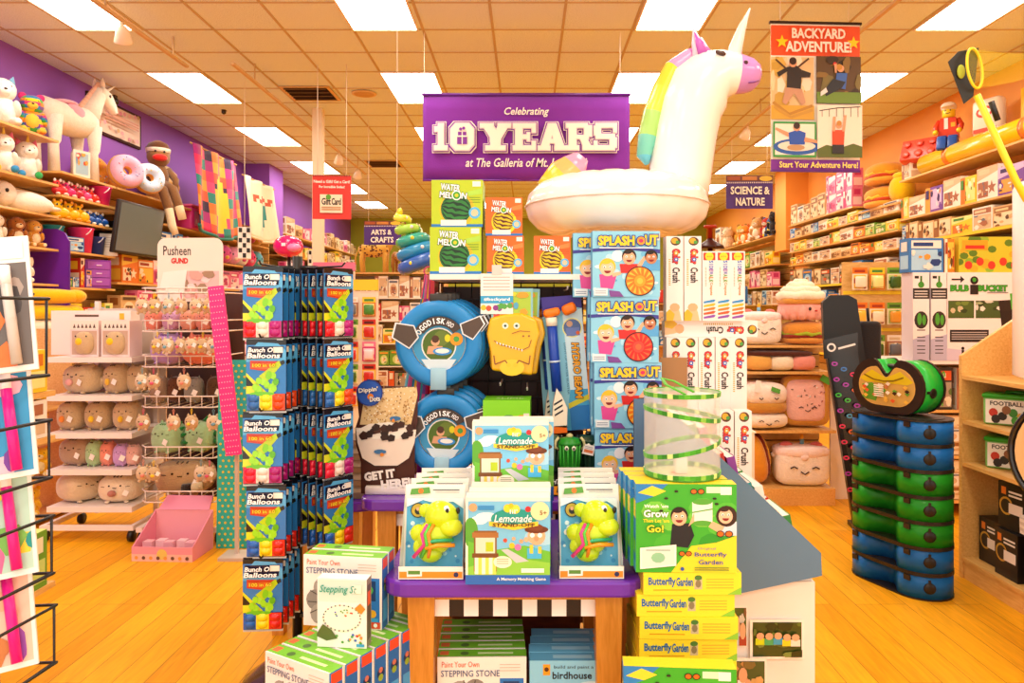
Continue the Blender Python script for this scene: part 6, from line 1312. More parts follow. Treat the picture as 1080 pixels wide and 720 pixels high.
# ================================================================ stacked oval step cases
def case_outline(W=.56, D=.30, dip=.085):
    """rounded oblong with a dip in the middle of one long side (the -y one)"""
    pts = []; r = D / 2
    for i in range(13): w = R(-90 + 15 * i); pts.append((W / 2 - r + r * math.cos(w), r * math.sin(w)))
    for i in range(13): w = R(90 + 15 * i); pts.append((-W / 2 + r + r * math.cos(w), r * math.sin(w)))
    n = 14; xs = W / 2 - r
    for i in range(1, n): x = -xs + 2 * xs * i / n; pts.append((x, -r + dip * (math.cos(math.pi * x / xs / 1.0) * .5 + .5)))
    return pts
def grow(p, d, W, D): return [(x * (1 + d / (W / 2)), y * (1 + d / (D / 2))) for x, y in p]
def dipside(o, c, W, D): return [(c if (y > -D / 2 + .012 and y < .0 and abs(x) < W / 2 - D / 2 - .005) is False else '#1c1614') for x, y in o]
def step_case(label, c, loc, rz, rot=None):
    W, D, T = .56, .30, .131; t = thing('carry_case', label, 'carry case', loc, rz, 'oval carry cases', rot); o = case_outline()
    m = MB().prism(o, (0, 0, T - .009), (1, 0, 0), (0, 1, 0), T - .018, '#2a2420', c, True); n_ = len(o)
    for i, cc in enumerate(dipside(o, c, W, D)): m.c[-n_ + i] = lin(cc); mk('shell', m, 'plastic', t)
    for z in (.009, T): m = MB().prism(grow(case_outline(dip=0), .003, W, D), (0, 0, z), (1, 0, 0), (0, 1, 0), .009, '#241c18'); mk('rim', m, 'plastic', t)
    m = MB().prism([(x * .86, y * .80) for x, y in o], (0, 0, T + .003), (1, 0, 0), (0, 1, 0), .003, '#3a322c'); mk('face_panel', m, 'plastic', t)
    l = MB(); l.lathe([(.026, 0), (.030, .004), (.026, .008), (.001, .006)], '#1a1614', 18, (W / 2 - .030, -.085, T * .5), (R(90), 0, R(52))); l.cbox((W / 2 - .028, -.088, T * .5 + .032), (.012, .012, .022), '#1a1614', (0, 0, R(50))); mk('latch_hole', l, 'plastic', t)
    for sx in (-.17, .17): mk('clip', MB().box((sx - .018, -.156, T - .036), (sx + .018, -.146, T - .010), '#241c18'), 'plastic', t)
    return t
SX, SY = PX(953, 4.02), 4.05; RZ = R(-68)
bl, gr = '#2484d8', '#2cb42c'
seq = [('bottom blue', bl), ('second blue', bl), ('lower green', gr), ('middle green', gr), ('upper green', gr), ('second highest blue', bl), ('highest lying blue', bl)]
first = {}
for i, (n_, c) in enumerate(seq):
    lab = '%s carry case lying in the tall oval stack' % n_
    if c not in first: first[c] = step_case(lab, c, (SX, SY, .132 * i), RZ)
    else: dup(first[c], (SX, SY, .132 * i), RZ, lab)
# upright case with picture front
t = thing('carry_case', 'green carry case with picture front standing upright on the oval stack', 'carry case', (PX(950, 4.02), 4.06, .132 * 7 + .152), group='oval carry cases', rot=(R(90), 0, R(-66)))
W, D, T = .45, .285, .165; o = [(x, -y) for x, y in case_outline(.45, .285, .075)][::-1]
m = MB().prism(o, (0, 0, T / 2 - .01), (1, 0, 0), (0, 1, 0), T - .02, '#241c18', '#18b038', True); mk('shell', m, 'plastic', t)
for z in (-T / 2 + .012, T / 2): mk('rim', MB().prism(grow(o, .004, W, D), (0, 0, z), (1, 0, 0), (0, 1, 0), .016, '#241a16'), 'plastic', t)
inn = [(x * .80, y * .74) for x, y in o]; m = MB().prism(inn, (0, 0, T / 2 + .003), (1, 0, 0), (0, 1, 0), .002, '#d8a858'); a = Art(m, (-W / 2, -D / 2, T / 2 + .003), (1, 0, 0), (0, 1, 0), W, D, 1, .0005); g = random.Random(12)
a.poly([(x / W + .5, y / D + .5) for x, y in [(q[0] * .97, q[1] * .96) for q in inn]], '#c8a050')
a.poly([(.15, .5), (.2, .22), (.36, .2), (.4, .45), (.3, .55)], '#5c9c30'); a.poly([(.12, .62), (.3, .8), (.5, .66), (.7, .8), (.88, .62), (.8, .56), (.5, .56), (.2, .56)], '#d8c020')
for k in range(30):
    x, y = g.uniform(.18, .82), g.uniform(.2, .56); a.poly([(x - .03, y), (x, y + .04), (x + .04, y + .01), (x + .01, y - .04)], g.choice(['#f4e8d0', '#d8582c', '#3c2418', '#e8b848', '#60a038', '#c87848', '#a8b8c8']))
for k in range(6): a.rect(.36, .3 + .04 * k, .50, .322 + .04 * k, '#f4ecd8')
a.line([(.22, .70), (.36, .62), (.5, .6), (.64, .62), (.78, .70)], .02, '#7c6410'); mk('picture', m, 'gloss', t)
mk('handle', MB().tube([(-.09, .075, 0), (-.05, .105, 0), (.05, .105, 0), (.09, .075, 0)], .014, '#2c2420', 8, flat=1.8), 'plastic', t)
l = MB().lathe([(.024, 0), (.028, .004), (.024, .008), (.001, .006)], '#14100e', 18, (W / 2 - .006, -.02, .005), (0, R(90), 0)); l.cbox((W / 2 - .002, -.015, .045), (.01, .014, .02), '#14100e'); mk('latch_hole', l, 'plastic', t)

# ================================================================ wooden corner unit with football boxes
UX, UY0, UY1 = 2.42, 2.55, 4.12
t = thing('corner_shelf_unit', 'light wooden shelf unit at the aisle corner holding football boxes and drums', 'shelving', (UX + .3, 3.3, 0))
sil = [(0, 0), (.62, 0), (.62, 1.44), (.30, 1.44), (0, 1.235)]
m = MB(base=t).prism(sil, (UX, UY1, 0), (1, 0, 0), (0, 0, 1), .025, '#ffffff'); mk('side_panel', m, 'shelfwood', t)
mk('back_panel', MB(base=t).box((UX + .60, UY0, 0), (UX + .62, UY1 - .001, 1.44), '#ffffff'), 'shelfwood', t)
for z in (.115, .645, .878, 1.125): mk('shelf_board', MB(base=t).box((UX + .004, UY0, z - .02), (UX + .599, UY1 - .001, z), '#ffffff'), 'shelfwood', t)
mk('plinth', MB(base=t).box((UX + .01, UY0, 0), (UX + .03, UY1 - .001, .0945), '#ffffff'), 'shelfwood', t)
def football(label, loc, rz):
    t = thing('football_set', label, 'toy set', loc, rz, 'green football sets'); w, d, h = .30, .14, .165
    m = MB().rbox((0, 0, h / 2 - .008), (w, d, h - .016), .012, '#84c468', 2); mk('clear_tub', m, 'plastic', t)
    m = MB().rbox((0, 0, h - .012), (w + .012, d + .012, .026), .010, '#38a828', 2); m.rbox((0, 0, h + .006), (.12, .03, .02), .006, '#2c8c20', 1); mk('lid', m, 'plastic', t)
    m = MB(); a = Art(m, (-w / 2, -d / 2, 0), (1, 0, 0), (0, 0, 1), w, h, 2, .0006); a.rect(.04, .06, .66, .82, '#f4f0e4'); a.text('FOOTBALL', .36, .7, .5, .14, '#38342c', bold=.03)
    for x, y, c in ((.16, .4, '#c83828'), (.3, .3, '#28241c'), (.46, .42, '#3c8c30'), (.58, .3, '#d8a838'), (.36, .5, '#8c5c38'), (.2, .2, '#2c2420'), (.5, .18, '#48a038')): a.ell(x, y, .07, .14, c, 10)
    a.lines(.72, .95, (.2, .32, .44, .56, .68), .05, '#48a838'); mk('printed_sleeve', m, 'card', t)
    return t
f0 = football('green lidded football set on the upper shelf of the corner unit', (UX + .19, 3.93, .8795), R(-42)); dup(f0, (UX + .20, 3.93, .6465), R(-42), 'green lidded football set on the shelf below the other one')
toybox('white', 3, (UX + .24, 3.70, .8795), (.12, .10, .17), R(-60), 'white and green carton next to the upper football set', 'cartons in the corner unit'); toybox('yellow', 1, (UX + .12, 3.66, .8795), (.14, .08, .07), R(-60), 'low yellow carton in front of the white one', 'cartons in the corner unit')
toybox('blue', 1, (UX + .36, 3.62, .8795), (.14, .08, .13), R(-60), 'blue and white carton at the back of the upper shelf', 'cartons in the corner unit'); toybox('white', 0, (UX + .26, 3.66, .6465), (.16, .1, .16), R(-60), 'white carton beside the lower football set', 'cartons in the corner unit')
def drum(label, loc, r, d, side, facec, rz, rimc):
    t = thing('wooden_drum', label, 'toy drum', loc, 0, 'toy drums standing on edge', (R(90), 0, rz)); m = MB().lathe([(r * .96, -d / 2), (r, -d / 2 + .006), (r, d / 2 - .006), (r * .96, d / 2)], side, 40); mk('drum_body', m, 'gloss', t)
    for z in (-d / 2, d / 2): mk('hoop', MB().tube([(r * math.cos(R(9 * k)), r * math.sin(R(9 * k)), z) for k in range(40)], .010, rimc, 8, closed=True), 'gloss', t)
    m = MB().lathe([(.001, d / 2 + .003), (r * .93, d / 2 + .003)], facec, 36, cap=False); mk('drum_skin', m, 'matte', t)
    return t
d0 = drum('copper brown toy drum standing on the top shelf of the corner unit', (UX + .30, 3.80, 1.127 + .178), .165, .13, '#a85c2c', '#8c4420', R(-75), '#8c4418')
m = MB().box((-.05, -.002, 0), (.05, .002, .10), '#f4e8e0'); a = front(m, .1, .004, .1, 1, .0006); a.rect(.1, .6, .9, .9, '#d83878'); a.circ(.5, .32, .2, '#48a038', 10); solo('price_card', m, 'card', 'white and pink card leaning on the copper drum', 'card', (UX + .19, 3.56, 1.127), R(-80))
drum('big black rimmed tan frame drum leaning against the corner unit near the viewer', (2.05, 2.72, .95), .23, .07, '#201814', '#d8b078', R(-52), '#181210')
t = thing('display_pedestal', 'pale wooden pedestal carrying the black rimmed frame drum', 'pedestal', (2.06, 2.73, 0)); mk('pedestal_body', MB().box((-.07, -.1, .02), (.16, .1, .70), '#ffffff'), 'shelfwood', t); mk('foot', MB().box((-.075, -.105, 0), (.165, .105, .019), '#ffffff'), 'shelfwood', t); mk('cradle', MB().box((-.07, -.1, .701), (.16, .1, .712), '#ffffff'), 'shelfwood', t)
p = Prod('game_carton', 'black game carton with team logo on the bottom shelf of the corner unit', 'game box', .20, .2, .27, (UX + .14, 3.55, .1165), R(-90), 'black game cartons', cols='#1c1614'); a = p.art('picture'); a.circ(.5, .42, .34, '#e8e4e0', 24); a.circ(.5, .42, .30, '#1c1614', 24); a.circ(.5, .42, .28, '#f0ece8', 24); a.star(.44, .52, .10, '#f0b818', 4, .4); a.star(.60, .42, .10, '#d02c24', 4, .4); a.star(.46, .3, .10, '#2c3c6c', 4, .4); a.ell(.3, .84, .2, .06, '#c8b880', 12); b = p.art('title_lettering', lay=20); b.lines(.55, .9, (.84, .88), .02, '#e8dcd0'); p.done()
p = Prod('game_carton', 'black game carton with white print beside the logo carton', 'game box', .18, .2, .24, (UX + .14, 3.80, .1165), R(-90), 'black game cartons', cols='#1c1614'); a = p.art('picture'); a.circ(.3, .5, .26, '#c89838', 16); a.circ(.3, .5, .2, '#28201c', 16); a.rect(.4, .36, .92, .58, '#f0e4dc'); a.rect(.12, .74, .3, .9, '#e87c28'); b = p.art('title_lettering', lay=10); b.lines(.4, .9, (.72, .8), .04, '#f0e8e0'); gk_ = p.done()
dup(gk_, (UX + .16, 3.80, .360), R(-84), 'black carton with white print stacked on a similar one'); dup(gk_, (UX + .18, 4.0, .1165), R(-90), 'black carton with white print tucked against the end panel')
m = MB()
for k in range(6): m.cbox((0, 0, .008 + .016 * k), (.26, .2, .0145), ['#f0e6dc', '#d8ccc0'][k % 2], (0, 0, R(2 * k - 5)))
solo('paper_pad', m, 'card', 'white pad of papers lying on the logo carton', 'papers', (UX + .14, 3.55, .388))

# ================================================================ net bin in the near corner
t = thing('net_bin', 'tall white round bin at the picture edge holding the yellow net', 'bin', (1.545, 2.05, 0))
mk('bin_body', MB().lathe([(.150, 1.30), (.168, 1.31), (.168, 1.84), (.160, 1.855), (.150, 1.84), (.148, 1.32)], '#fbf6f0', 36), 'plastic', t); mk('stand_pole', MB().tube([(0, 0, .03), (0, 0, 1.31)], .025, '#f0e8e0', 12), 'plastic', t); mk('base', MB().lathe([(.17, 0), (.165, .02), (.03, .035)], '#f0e8e0', 28), 'plastic', t)
t = thing('butterfly_net', 'yellow handled net with black tag and yellow mesh rising from the white bin', 'net', (1.37, 2.05, 1.79)); m = MB(base=t); m.tube([(1.43, 2.05, 1.72), (PX(1072, 2.05), 2.05, PZ(192, 2.05)), (PX(1030, 2.05), 2.05, PZ(100, 2.05))], .0095, '#f0d428', 10); mk('handle', m, 'plastic', t)
c0 = Vector((PX(1028, 2.05), 2.05, PZ(72, 2.05))); hp = [c0 + Vector((.028 * math.cos(R(12 * k)) - .02 * math.sin(R(12 * k)) * .3, .012 * math.cos(R(12 * k)), .055 * math.sin(R(12 * k)))) for k in range(30)]
mk('hoop', MB(base=t).tube(hp, .004, '#f0d428', 6, closed=True), 'plastic', t)
rw = []
for i in range(9): u = i / 8; rw.append([tuple(hp[k % 30] * (1 - u) + Vector((c0.x + .36, c0.y - .02, c0.z + .11)) * u - t.location + Vector((0, 0, -.04 * math.sin(math.pi * u)))) for k in range(31)])
mk('net_bag', MB().strip(rw, '#e8cc20'), 'netfine', t)
m = MB(base=t); q = lambda px, py: (PX(px, 2.03), PZ(py, 2.03)); o_ = [q(1007, 61), q(1018, 50), q(1040, 46), q(1034, 98), q(1024, 106)]; m.prism(o_[::-1], (0, 2.062, 0), (1, 0, 0), (0, 0, 1), .002, '#242018'); m.ell((PX(1020, 2.03), 2.058, PZ(72, 2.03)), (.012, .003, .02), '#a8b028', None, 8, 6); mk('tag', m, 'card', t)
mk('black_grip', MB(base=t).tube([(PX(1043, 2.05), 2.04, PZ(108, 2.05)), (PX(1050, 2.05), 2.04, PZ(128, 2.05))], .008, '#1c1814', 8), 'plastic', t)

# ================================================================ food plush end shelf
PY0, PY1, PX0, PX1 = 5.62, 6.05, PX(768, 5.7), PX(882, 5.7)
t = thing('plush_end_shelf', 'wooden end shelf with slatted back holding smiling food plush', 'shelving', ((PX0 + PX1) / 2, PY0, 0)); m = MB(base=t)
for i in range(11): m.box((PX0, PY1 - .02, .13 + .1 * i), (PX1, PY1, .13 + .1 * i + .09), '#ffffff')
mk('slat', m, 'slatwood', t); mk('back_board', MB(base=t).box((PX0, PY1 + .001, 0), (PX1, PY1 + .02, 1.26), '#ffffff'), 'darkwood', t)
for z in (1.215, 1.01, .565): mk('shelf_board', MB(base=t).box((PX0, PY0 + (.03 if z < 1 else .10), z - .02), (PX1 - .02, PY1 - .021, z), '#ffffff'), 'shelfwood', t)
mk('plinth', MB(base=t).box((PX0, PY0, 0), (PX1 - .04, PY1 - .021, .129), '#ffffff'), 'shelfwood', t)
m = MB(base=t).prism([(0, 0), (.28, 0), (.05, 1.25), (0, 1.25)], (PX1 + .003, PY0 + .2, 0), (1, 0, 0), (0, 0, 1), .02, '#f6ede2'); mk('white_end_panel', m, 'card', t)
def pface(t, w, y, z, s=1, blush='#f09080'):
    m = MB()
    for sx in (-1, 1): m.tube([(sx * w - .022 * s, y, z), (sx * w, y - .004, z + .012 * s), (sx * w + .022 * s, y, z)], .0042 * s, '#3c2018', 5)
    m.tube([(-.025 * s, y, z - .02 * s), (0, y - .003, z - .036 * s), (.025 * s, y, z - .02 * s)], .004 * s, '#3c2018', 5)
    mk('stitched_face', m, 'matte', t)
def cake(label, loc, w, h, rz, d=.24):
    t = thing('cake_plush', label, 'plush toy', loc, rz, 'smiling food plush'); m = MB().ell((0, 0, h * .46), (w / 2, d / 2, h * .46), '#f8ecdc', e=.45, nu=24, nv=12); mk('plush_body', m, 'plush', t)
    m = MB().ell((0, 0, h * .80), (w * .52, d * .53, h * .16), '#fbe4dc', e=.6, nu=22)
    for k in range(12): w_ = 2 * math.pi * k / 12; m.ell((w * .46 * math.cos(w_), d * .46 * math.sin(w_), h * .70), (w * .09, d * .1, h * .09), '#fbe4dc', None, 8, 6)
    mk('icing', m, 'plush', t); m = MB().tube([(.01, 0, h * .93), (.01, 0, h * 1.08)], .014, '#78b0c8', 8); m.ell((.01, 0, h * 1.12), (.012, .012, .022), '#f0b030'); mk('candle', m, 'plush', t)
    m = MB()
    for sx in (-1, 1): m.ell((sx * w * .28, -.02, h * .95), (.04, .035, .022), '#e07068')
    mk('berry', m, 'plush', t); pface(t, w * .2, -d / 2 - .004, h * .44); return t
Yp = 5.84
ck1 = cake('square smiling cake plush on the top shelf next to the burger', (PX(799, Yp), Yp, 1.2165), .335, .27, R(8)); dup(ck1, (PX(845, 5.76), 5.78, .1305), R(-4), 'smiling birthday cake plush on the bottom plinth', scale=(1.22, 1, 1.2))
bb = burger('furry burger plush with lettuce on the top shelf of the food plush stand', (PX(847, Yp), Yp + .0, 1.2165), .365, R(-3), None, pal=('#d89038', '#a8c030', '#8c2c18', '#e09c48'))
t = thing('icecream_plush', 'pink and cream ice cream bun plush on top of the furry burger', 'plush toy', (PX(844, Yp), Yp, 1.2165 + .195)); m = MB().ell((0, 0, .075), (.165, .15, .085), '#f4a898', e=.7, nu=22)
for k in range(14): w_ = 2 * math.pi * k / 14; m.ell((.135 * math.cos(w_), .12 * math.sin(w_), .06), (.045, .045, .065), '#f4b0a0', None, 8, 6)
mk('plush_body', m, 'plush', t); mk('cookie_layer', MB().ell((0, 0, .145), (.17, .155, .035), '#d89840', e=.6, nu=22), 'plush', t)
m = MB()
for r_, z_ in ((.155, .185), (.12, .225), (.075, .262), (.03, .285)): m.tube([(r_ * math.cos(2 * math.pi * k / 18), r_ * .92 * math.sin(2 * math.pi * k / 18), z_ + .006 * math.sin(k * 2)) for k in range(18)], .036, '#f8e8c8', 7, closed=True)
mk('cream_swirl', m, 'plush', t); m = MB()
for sx in (-1, 1): m.ell((.06 + sx * .045, -.165, .085), (.012, .008, .014), '#201410', None, 8, 6)
m.ell((.06, -.17, .07), (.012, .006, .008), '#c83828', None, 8, 6); mk('stitched_face', m, 'gloss', t)
t = thing('sandwich_plush', 'three coloured ice cream sandwich plush lying on the second shelf', 'plush toy', (PX(822, 5.8), 5.84, 1.0115), R(2))
for i, (x, c) in enumerate(((-.17, '#e8b058'), (0, '#f8e8c8'), (.17, '#f09c8c'))): mk('filling', MB().ell((x, 0, .065), (.105, .13, .062), c, e=.55), 'plush', t)
mk('chocolate_wafer', MB().ell((0, .01, .135), (.26, .14, .022), '#54281a', e=.5), 'plush', t)
t = thing('donut_plush', 'stacked smiling donut sandwich plush with green tag on the third shelf', 'plush toy', (PX(803, 5.78), 5.80, .5665), R(4))
for z_, c, r_, hh in ((.07, '#f8e4cc', .19, .065), (.172, '#c88c38', .185, .055), (.27, '#fbe8d8', .185, .09)): mk('bun', MB().ell((0, 0, z_), (r_, .17, hh), c, e=.65, nu=22), 'plush', t)
pface(t, .06, -.172, .07, .8); m = MB()
for sx in (-1, 1): m.tube([(sx * .06 - .015, -.168, .25), (sx * .06, -.172, .238), (sx * .06 + .015, -.168, .25)], .004, '#3c2018', 5)
mk('sleepy_eyes', m, 'matte', t); m = MB().cbox((.05, -.175, .31), (.07, .006, .035), '#58a038', (R(-20), R(20), 0)); m.cbox((-.09, -.175, .34), (.04, .004, .09), '#f8f2e8', (0, R(10), 0)); mk('tag', m, 'card', t)
t = thing('pastry_plush', 'square pink frosted pastry plush leaning on the third shelf', 'plush toy', (PX(851, 5.78), 5.82, .580), rot=(R(-4), 0, R(-5))); mk('plush_body', MB().ell((0, 0, .198), (.178, .07, .198), '#d89c40', e=.35, nu=24, nv=12), 'plush', t); g = random.Random(3); m = MB().ell((-.008, -.03, .198), (.15, .055, .165), '#f6c0b4', e=.4, nu=24, nv=12)
for k in range(18): m.ell((g.uniform(-.13, .13), -.085, g.uniform(.1, .34)), (.011, .005, .005), g.choice(['#b87068', '#f8f0e8', '#8c6c60']), (0, R(g.uniform(0, 180)), 0), 6, 4)
mk('frosting', m, 'plush', t); pface(t, .05, -.088, .14, .8); mk('tag', MB().cbox((.14, -.09, .36), (.08, .006, .05), '#58a838', (0, R(30), 0)), 'card', t)
t = thing('taco_plush', 'folded golden taco plush with brown filling beside the birthday cake plush', 'plush toy', (PX(796, 5.76), 5.80, .1305), R(20)); mk('shell', MB().ell((0, 0, .20), (.07, .13, .20), '#e0982c', (0, R(-14), 0), e=.8), 'plush', t); mk('filling', MB().ell((.055, .01, .22), (.035, .12, .19), '#7c2c14', (0, R(-14), 0), e=.8), 'plush', t); mk('lettuce', MB().ell((.075, .01, .24), (.02, .115, .17), '#e8a838', (0, R(-14), 0)), 'plush', t)
t = thing('toy_pouch', 'small red and blue pouch toys behind the wafer plush', 'toy pouch', (PX(783, 5.85), 5.92, 1.0115)); mk('pouch', MB().rbox((0, 0, .06), (.13, .05, .12), .02, '#c83020', 2), 'foil', t); mk('label', MB().box((-.04, -.0275, .03), (.04, -.0262, .09), '#2c4c98'), 'card', t)
# skateboard display leaning by the plush shelf
Yk = 4.95
t = thing('skateboard_rack', 'tall black board with hanging neon light packs leaning by the food plush stand', 'display board', (PX(905, Yk), Yk + .1, 0), R(-8)); m = MB()
o_ = [(.02, 0), (.22, 0), (.20, .4), (.05, 1.45), (.035, 1.56), (-.02, 1.59), (-.14, 1.59), (-.19, 1.54), (-.18, 1.3)]; m.prism(o_, (0, 0, 0), (1, 0, 0), (0, 0, 1), .05, '#120e0e'); mk('board_panel', m, 'plastic', t)
m = MB(); a = Art(m, (-.2, 0, 0), (1, 0, 0), (0, 0, 1), .4, 1.6, 1, .001); a.poly([(.1, .76), (.6, .76), (.9, .1), (.6, .1)], '#161212'); a.poly([(.05, .72), (.6, .755), (.6, .835), (.03, .80)], '#1c1818'); a.circ(.17, .77, .075, '#f0ece8', 14); a.circ(.17, .77, .045, '#241c1c', 12); a.line([(.28, .765), (.56, .785)], .035, '#e8e4e0'); g = random.Random(8)
for k in range(26): z_ = .70 - .022 * k; x_ = .22 + .14 * (k % 3) + .42 * (.70 - z_); a.ell(x_, z_, .055, .010, ['#3cb83c', '#a838b0', '#3878c8', '#d82c60', '#48a0c8', '#e06020'][g.randrange(6)], 9); a.ell(x_, z_, .03, .004, '#181418', 7)
mk('printed_front', m, 'gloss', t); mk('foot', MB().box((0, -.06, 0), (.24, .10, .03), '#181414'), 'plastic', t)
t = thing('black_backpack', 'black and pink bag hanging on the board behind the neon packs', 'bag', (PX(921, 5.1), 5.17, .75)); mk('bag_body', MB().rbox((0, 0, .33), (.15, .10, .66), .03, '#1a1416', 3), 'fabric', t); m = MB()
for k in range(7): m.cbox((-.05 + .017 * k, -.054, .27 + .03 * (k % 2)), (.012, .006, .10), '#f0e8ec' if k % 2 else '#c81c60')
m.cbox((0, -.053, .12), (.10, .008, .2), '#b81c58'); mk('ribbon', m, 'fabric', t); mk('hang_strap', MB().tube([(0, 0, .655), (.0, .02, .75)], .01, '#1a1416', 6), 'fabric', t)
t = thing('peg_stand', 'slim wooden peg stand behind the green case with yellow edged packs', 'display stand', (PX(935, 6.3), 6.42, 0)); mk('post', MB().box((-.32, .0, 0), (.42, .03, 1.9), '#ffffff'), 'slatwood', t); mk('foot', MB().box((-.32, -.15, 0), (.42, .2, .04), '#ffffff'), 'shelfwood', t)
for z in (1.30, 1.62): mk('price_strip', MB().box((-.32, -.012, z), (.42, -.002, z + .03), '#f0d030'), 'plastic', t)
pegs('slim peg stand', 2.86, [6.36] * 5, [1.36, 1.66, 1.08], 0, ['red', 'orange', 'white', 'black', 'green', 'yellow'], 'packs on the slim peg stand', dx=.15)
# ================================================================ purple wall shelves
slatwall('long slatwall covering the lower purple wall behind the plush', (XL + .02, 5.6, 0), (XL + .045, 13.5, 2.98), 'x', 24)
slatwall('slatwall on the front of the purple column', (XL + .05, 13.50, 0), (-4.72, 13.53, 2.745), 'y', 22)
slatwall('slatwall on the far purple wall beyond the column', (XL + .02, 14.35, 0), (XL + .045, 21.6, 2.9), 'x', 22)
LF, LB = -4.70, XL + .047
def lshelf(label, y0, y1, z): return shelf(label, (LB, y0, z - .022), (LF, y1, z))
for z, n_ in ((3.18, 'top'), (2.74, 'second'), (2.42, 'third'), (2.09, 'fourth'), (1.74, 'fifth'), (1.10, 'sixth')): lshelf('%s shelf down in the plush bay nearest the entrance, purple wall' % n_, 6.0, 7.42, z)
for z, n_ in ((2.89, 'top'), (2.65, 'second'), (2.41, 'third'), (2.09, 'fourth'), (1.72, 'fifth'), (1.2, 'sixth'), (.7, 'seventh')): lshelf('%s shelf down in the bay under the big white toy horse' % n_, 7.47, 8.44, z)
for z, n_ in ((2.89, 'top'), (2.60, 'second'), (2.2, 'third'), (1.8, 'fourth'), (1.35, 'fifth'), (.8, 'sixth')): lshelf('%s shelf down in the donut and towel bay of the purple wall' % n_, 8.48, 13.45, z)
for z, n_ in ((2.96, 'top'), (2.55, 'second'), (2.15, 'third'), (1.7, 'fourth'), (1.2, 'fifth')): lshelf('%s shelf down on the far purple wall beyond the column' % n_, 14.4, 20.5, z)
t = thing('end_panel', 'rounded purple end panel between the dog plush and the toy buckets', 'panel', (-4.9, 7.45, 1.2)); m = MB().prism([(-.25, 0), (.28, 0), (.28, .98), (.24, 1.06), (.16, 1.10), (-.25, 1.10)], (0, 0, 0), (1, 0, 0), (0, 0, 1), .02, '#6a24a0'); mk('panel_board', m, 'plastic', t); mk('edge_band', MB().box((.281, -.002, 0), (.286, .022, .98), '#5a1c90'), 'plastic', t)
cA, cB = 'stuffed animals in the plush bay', 'small toys in the bay under the toy horse'
sitter('plush_animal', 'golden lion plush at the near end of the top plush shelf', (-4.86, 6.52, 3.182), .42, R(50), '#d89030', '#f4dcb0', '#a85c18', cA)
sitter('plush_animal', 'white husky plush with blue ears on the top plush shelf', (-4.88, 6.86, 3.182), .50, R(50), '#f4ece4', '#fbf6f0', '#78b0d0', cA, 'point')
rb = sitter('plush_animal', 'rainbow striped leopard plush on the top plush shelf', (-4.84, 7.22, 3.182), .44, R(40), '#e8b028', '#f0c040', '#d83878', cA)
pal = ['#e03c70', '#f08820', '#f0d428', '#48a838', '#2888b8', '#7848a0']
for ch in rb.children:
    if ch.name.startswith('plush_body'):
        me = ch.data; ca = me.color_attributes['Col']
        for p in me.polygons:
            c = lin(pal[int(p.center.z * 62 + p.center.x * 8) % 6])
            for li in p.loop_indices: ca.data[li].color = c
for i, (y, n_) in enumerate(((6.50, 'near'), (6.83, 'middle'), (7.16, 'far'))):
    o = sitter('plush_animal', '%s one of three white unicorn plush with coloured feet' % n_, (-4.85, y, 2.742), .41, R(48), '#f8efe4', '#f8efe4', '#e87090', cA, 'point'); m = MB(); s_ = .41
    m.lathe([(.04 * s_, 0), (.004, .22 * s_)], '#f0c850', 8, (0, -.1 * s_, .86 * s_), (R(15), 0, 0))
    for sx in (-1, 1): m.ell((sx * .17 * s_, -.34 * s_, .09 * s_), (.085 * s_, .07 * s_, .085 * s_), ['#38a858', '#e8c828', '#3890c8'][(i + (sx > 0)) % 3])
    mk('horn_and_hooves', m, 'plush', o)
sitter('plush_animal', 'small tan dog plush on the third plush shelf', (-4.84, 6.62, 2.422), .27, R(50), '#d89c50', '#f0d8b0', '#a86828', cA, 'flop')
t = thing('seal_plush', 'white baby seal plush lying on the third plush shelf', 'plush toy', (-4.84, 7.0, 2.422), R(40), cA); m = MB().ell((.06, .05, .10), (.26, .13, .105), '#f6ecdc', (0, R(8), 0)); m.ell((-.12, -.04, .15), (.13, .12, .12), '#f8f0e4'); m.ell((.30, .08, .05), (.08, .05, .025), '#f0e4d0'); mk('plush_body', m, 'plush', t); m = MB(); m.ell((-.19, -.12, .17), (.016, .012, .02), '#1c1410'); m.ell((-.08, -.152, .17), (.016, .012, .02), '#1c1410'); m.ell((-.145, -.158, .135), (.014, .01, .01), '#2c1c18'); mk('face', m, 'gloss', t)
dogc = [('golden', '#d89838', '#f4dcb0', '#a86424'), ('spotted white', '#f0e4d0', '#fbf4e8', '#8c5428'), ('brown', '#a86428', '#f0d8b0', '#7c4418')]
for i, y in enumerate((6.45, 6.72, 7.0, 7.24)): n_, a_, b_, e_ = dogc[i % 3]; sitter('plush_animal', '%s dog plush, %s from the entrance above the purple panel shelf' % (n_, ORD[i]), (-4.84, y, 2.092), .30, R(50 + 6 * i), a_, b_, e_, cA, 'flop')
sitter('plush_animal', 'yellow and blue dog plush on the fifth plush shelf', (-4.84, 6.74, 1.742), .29, R(50), '#e0a028', '#3c6cb0', '#3c6cb0', cA, 'flop'); sitter('plush_animal', 'white dog plush with blue collar next to the yellow and blue one', (-4.83, 7.08, 1.742), .31, R(45), '#f6ecdc', '#fbf4ea', '#f0e0c8', cA, 'flop'); sitter('plush_animal', 'orange dog plush nearest the entrance on the fifth plush shelf', (-4.84, 6.42, 1.742), .29, R(50), '#e08c30', '#f4d8a8', '#a85c20', cA, 'flop')
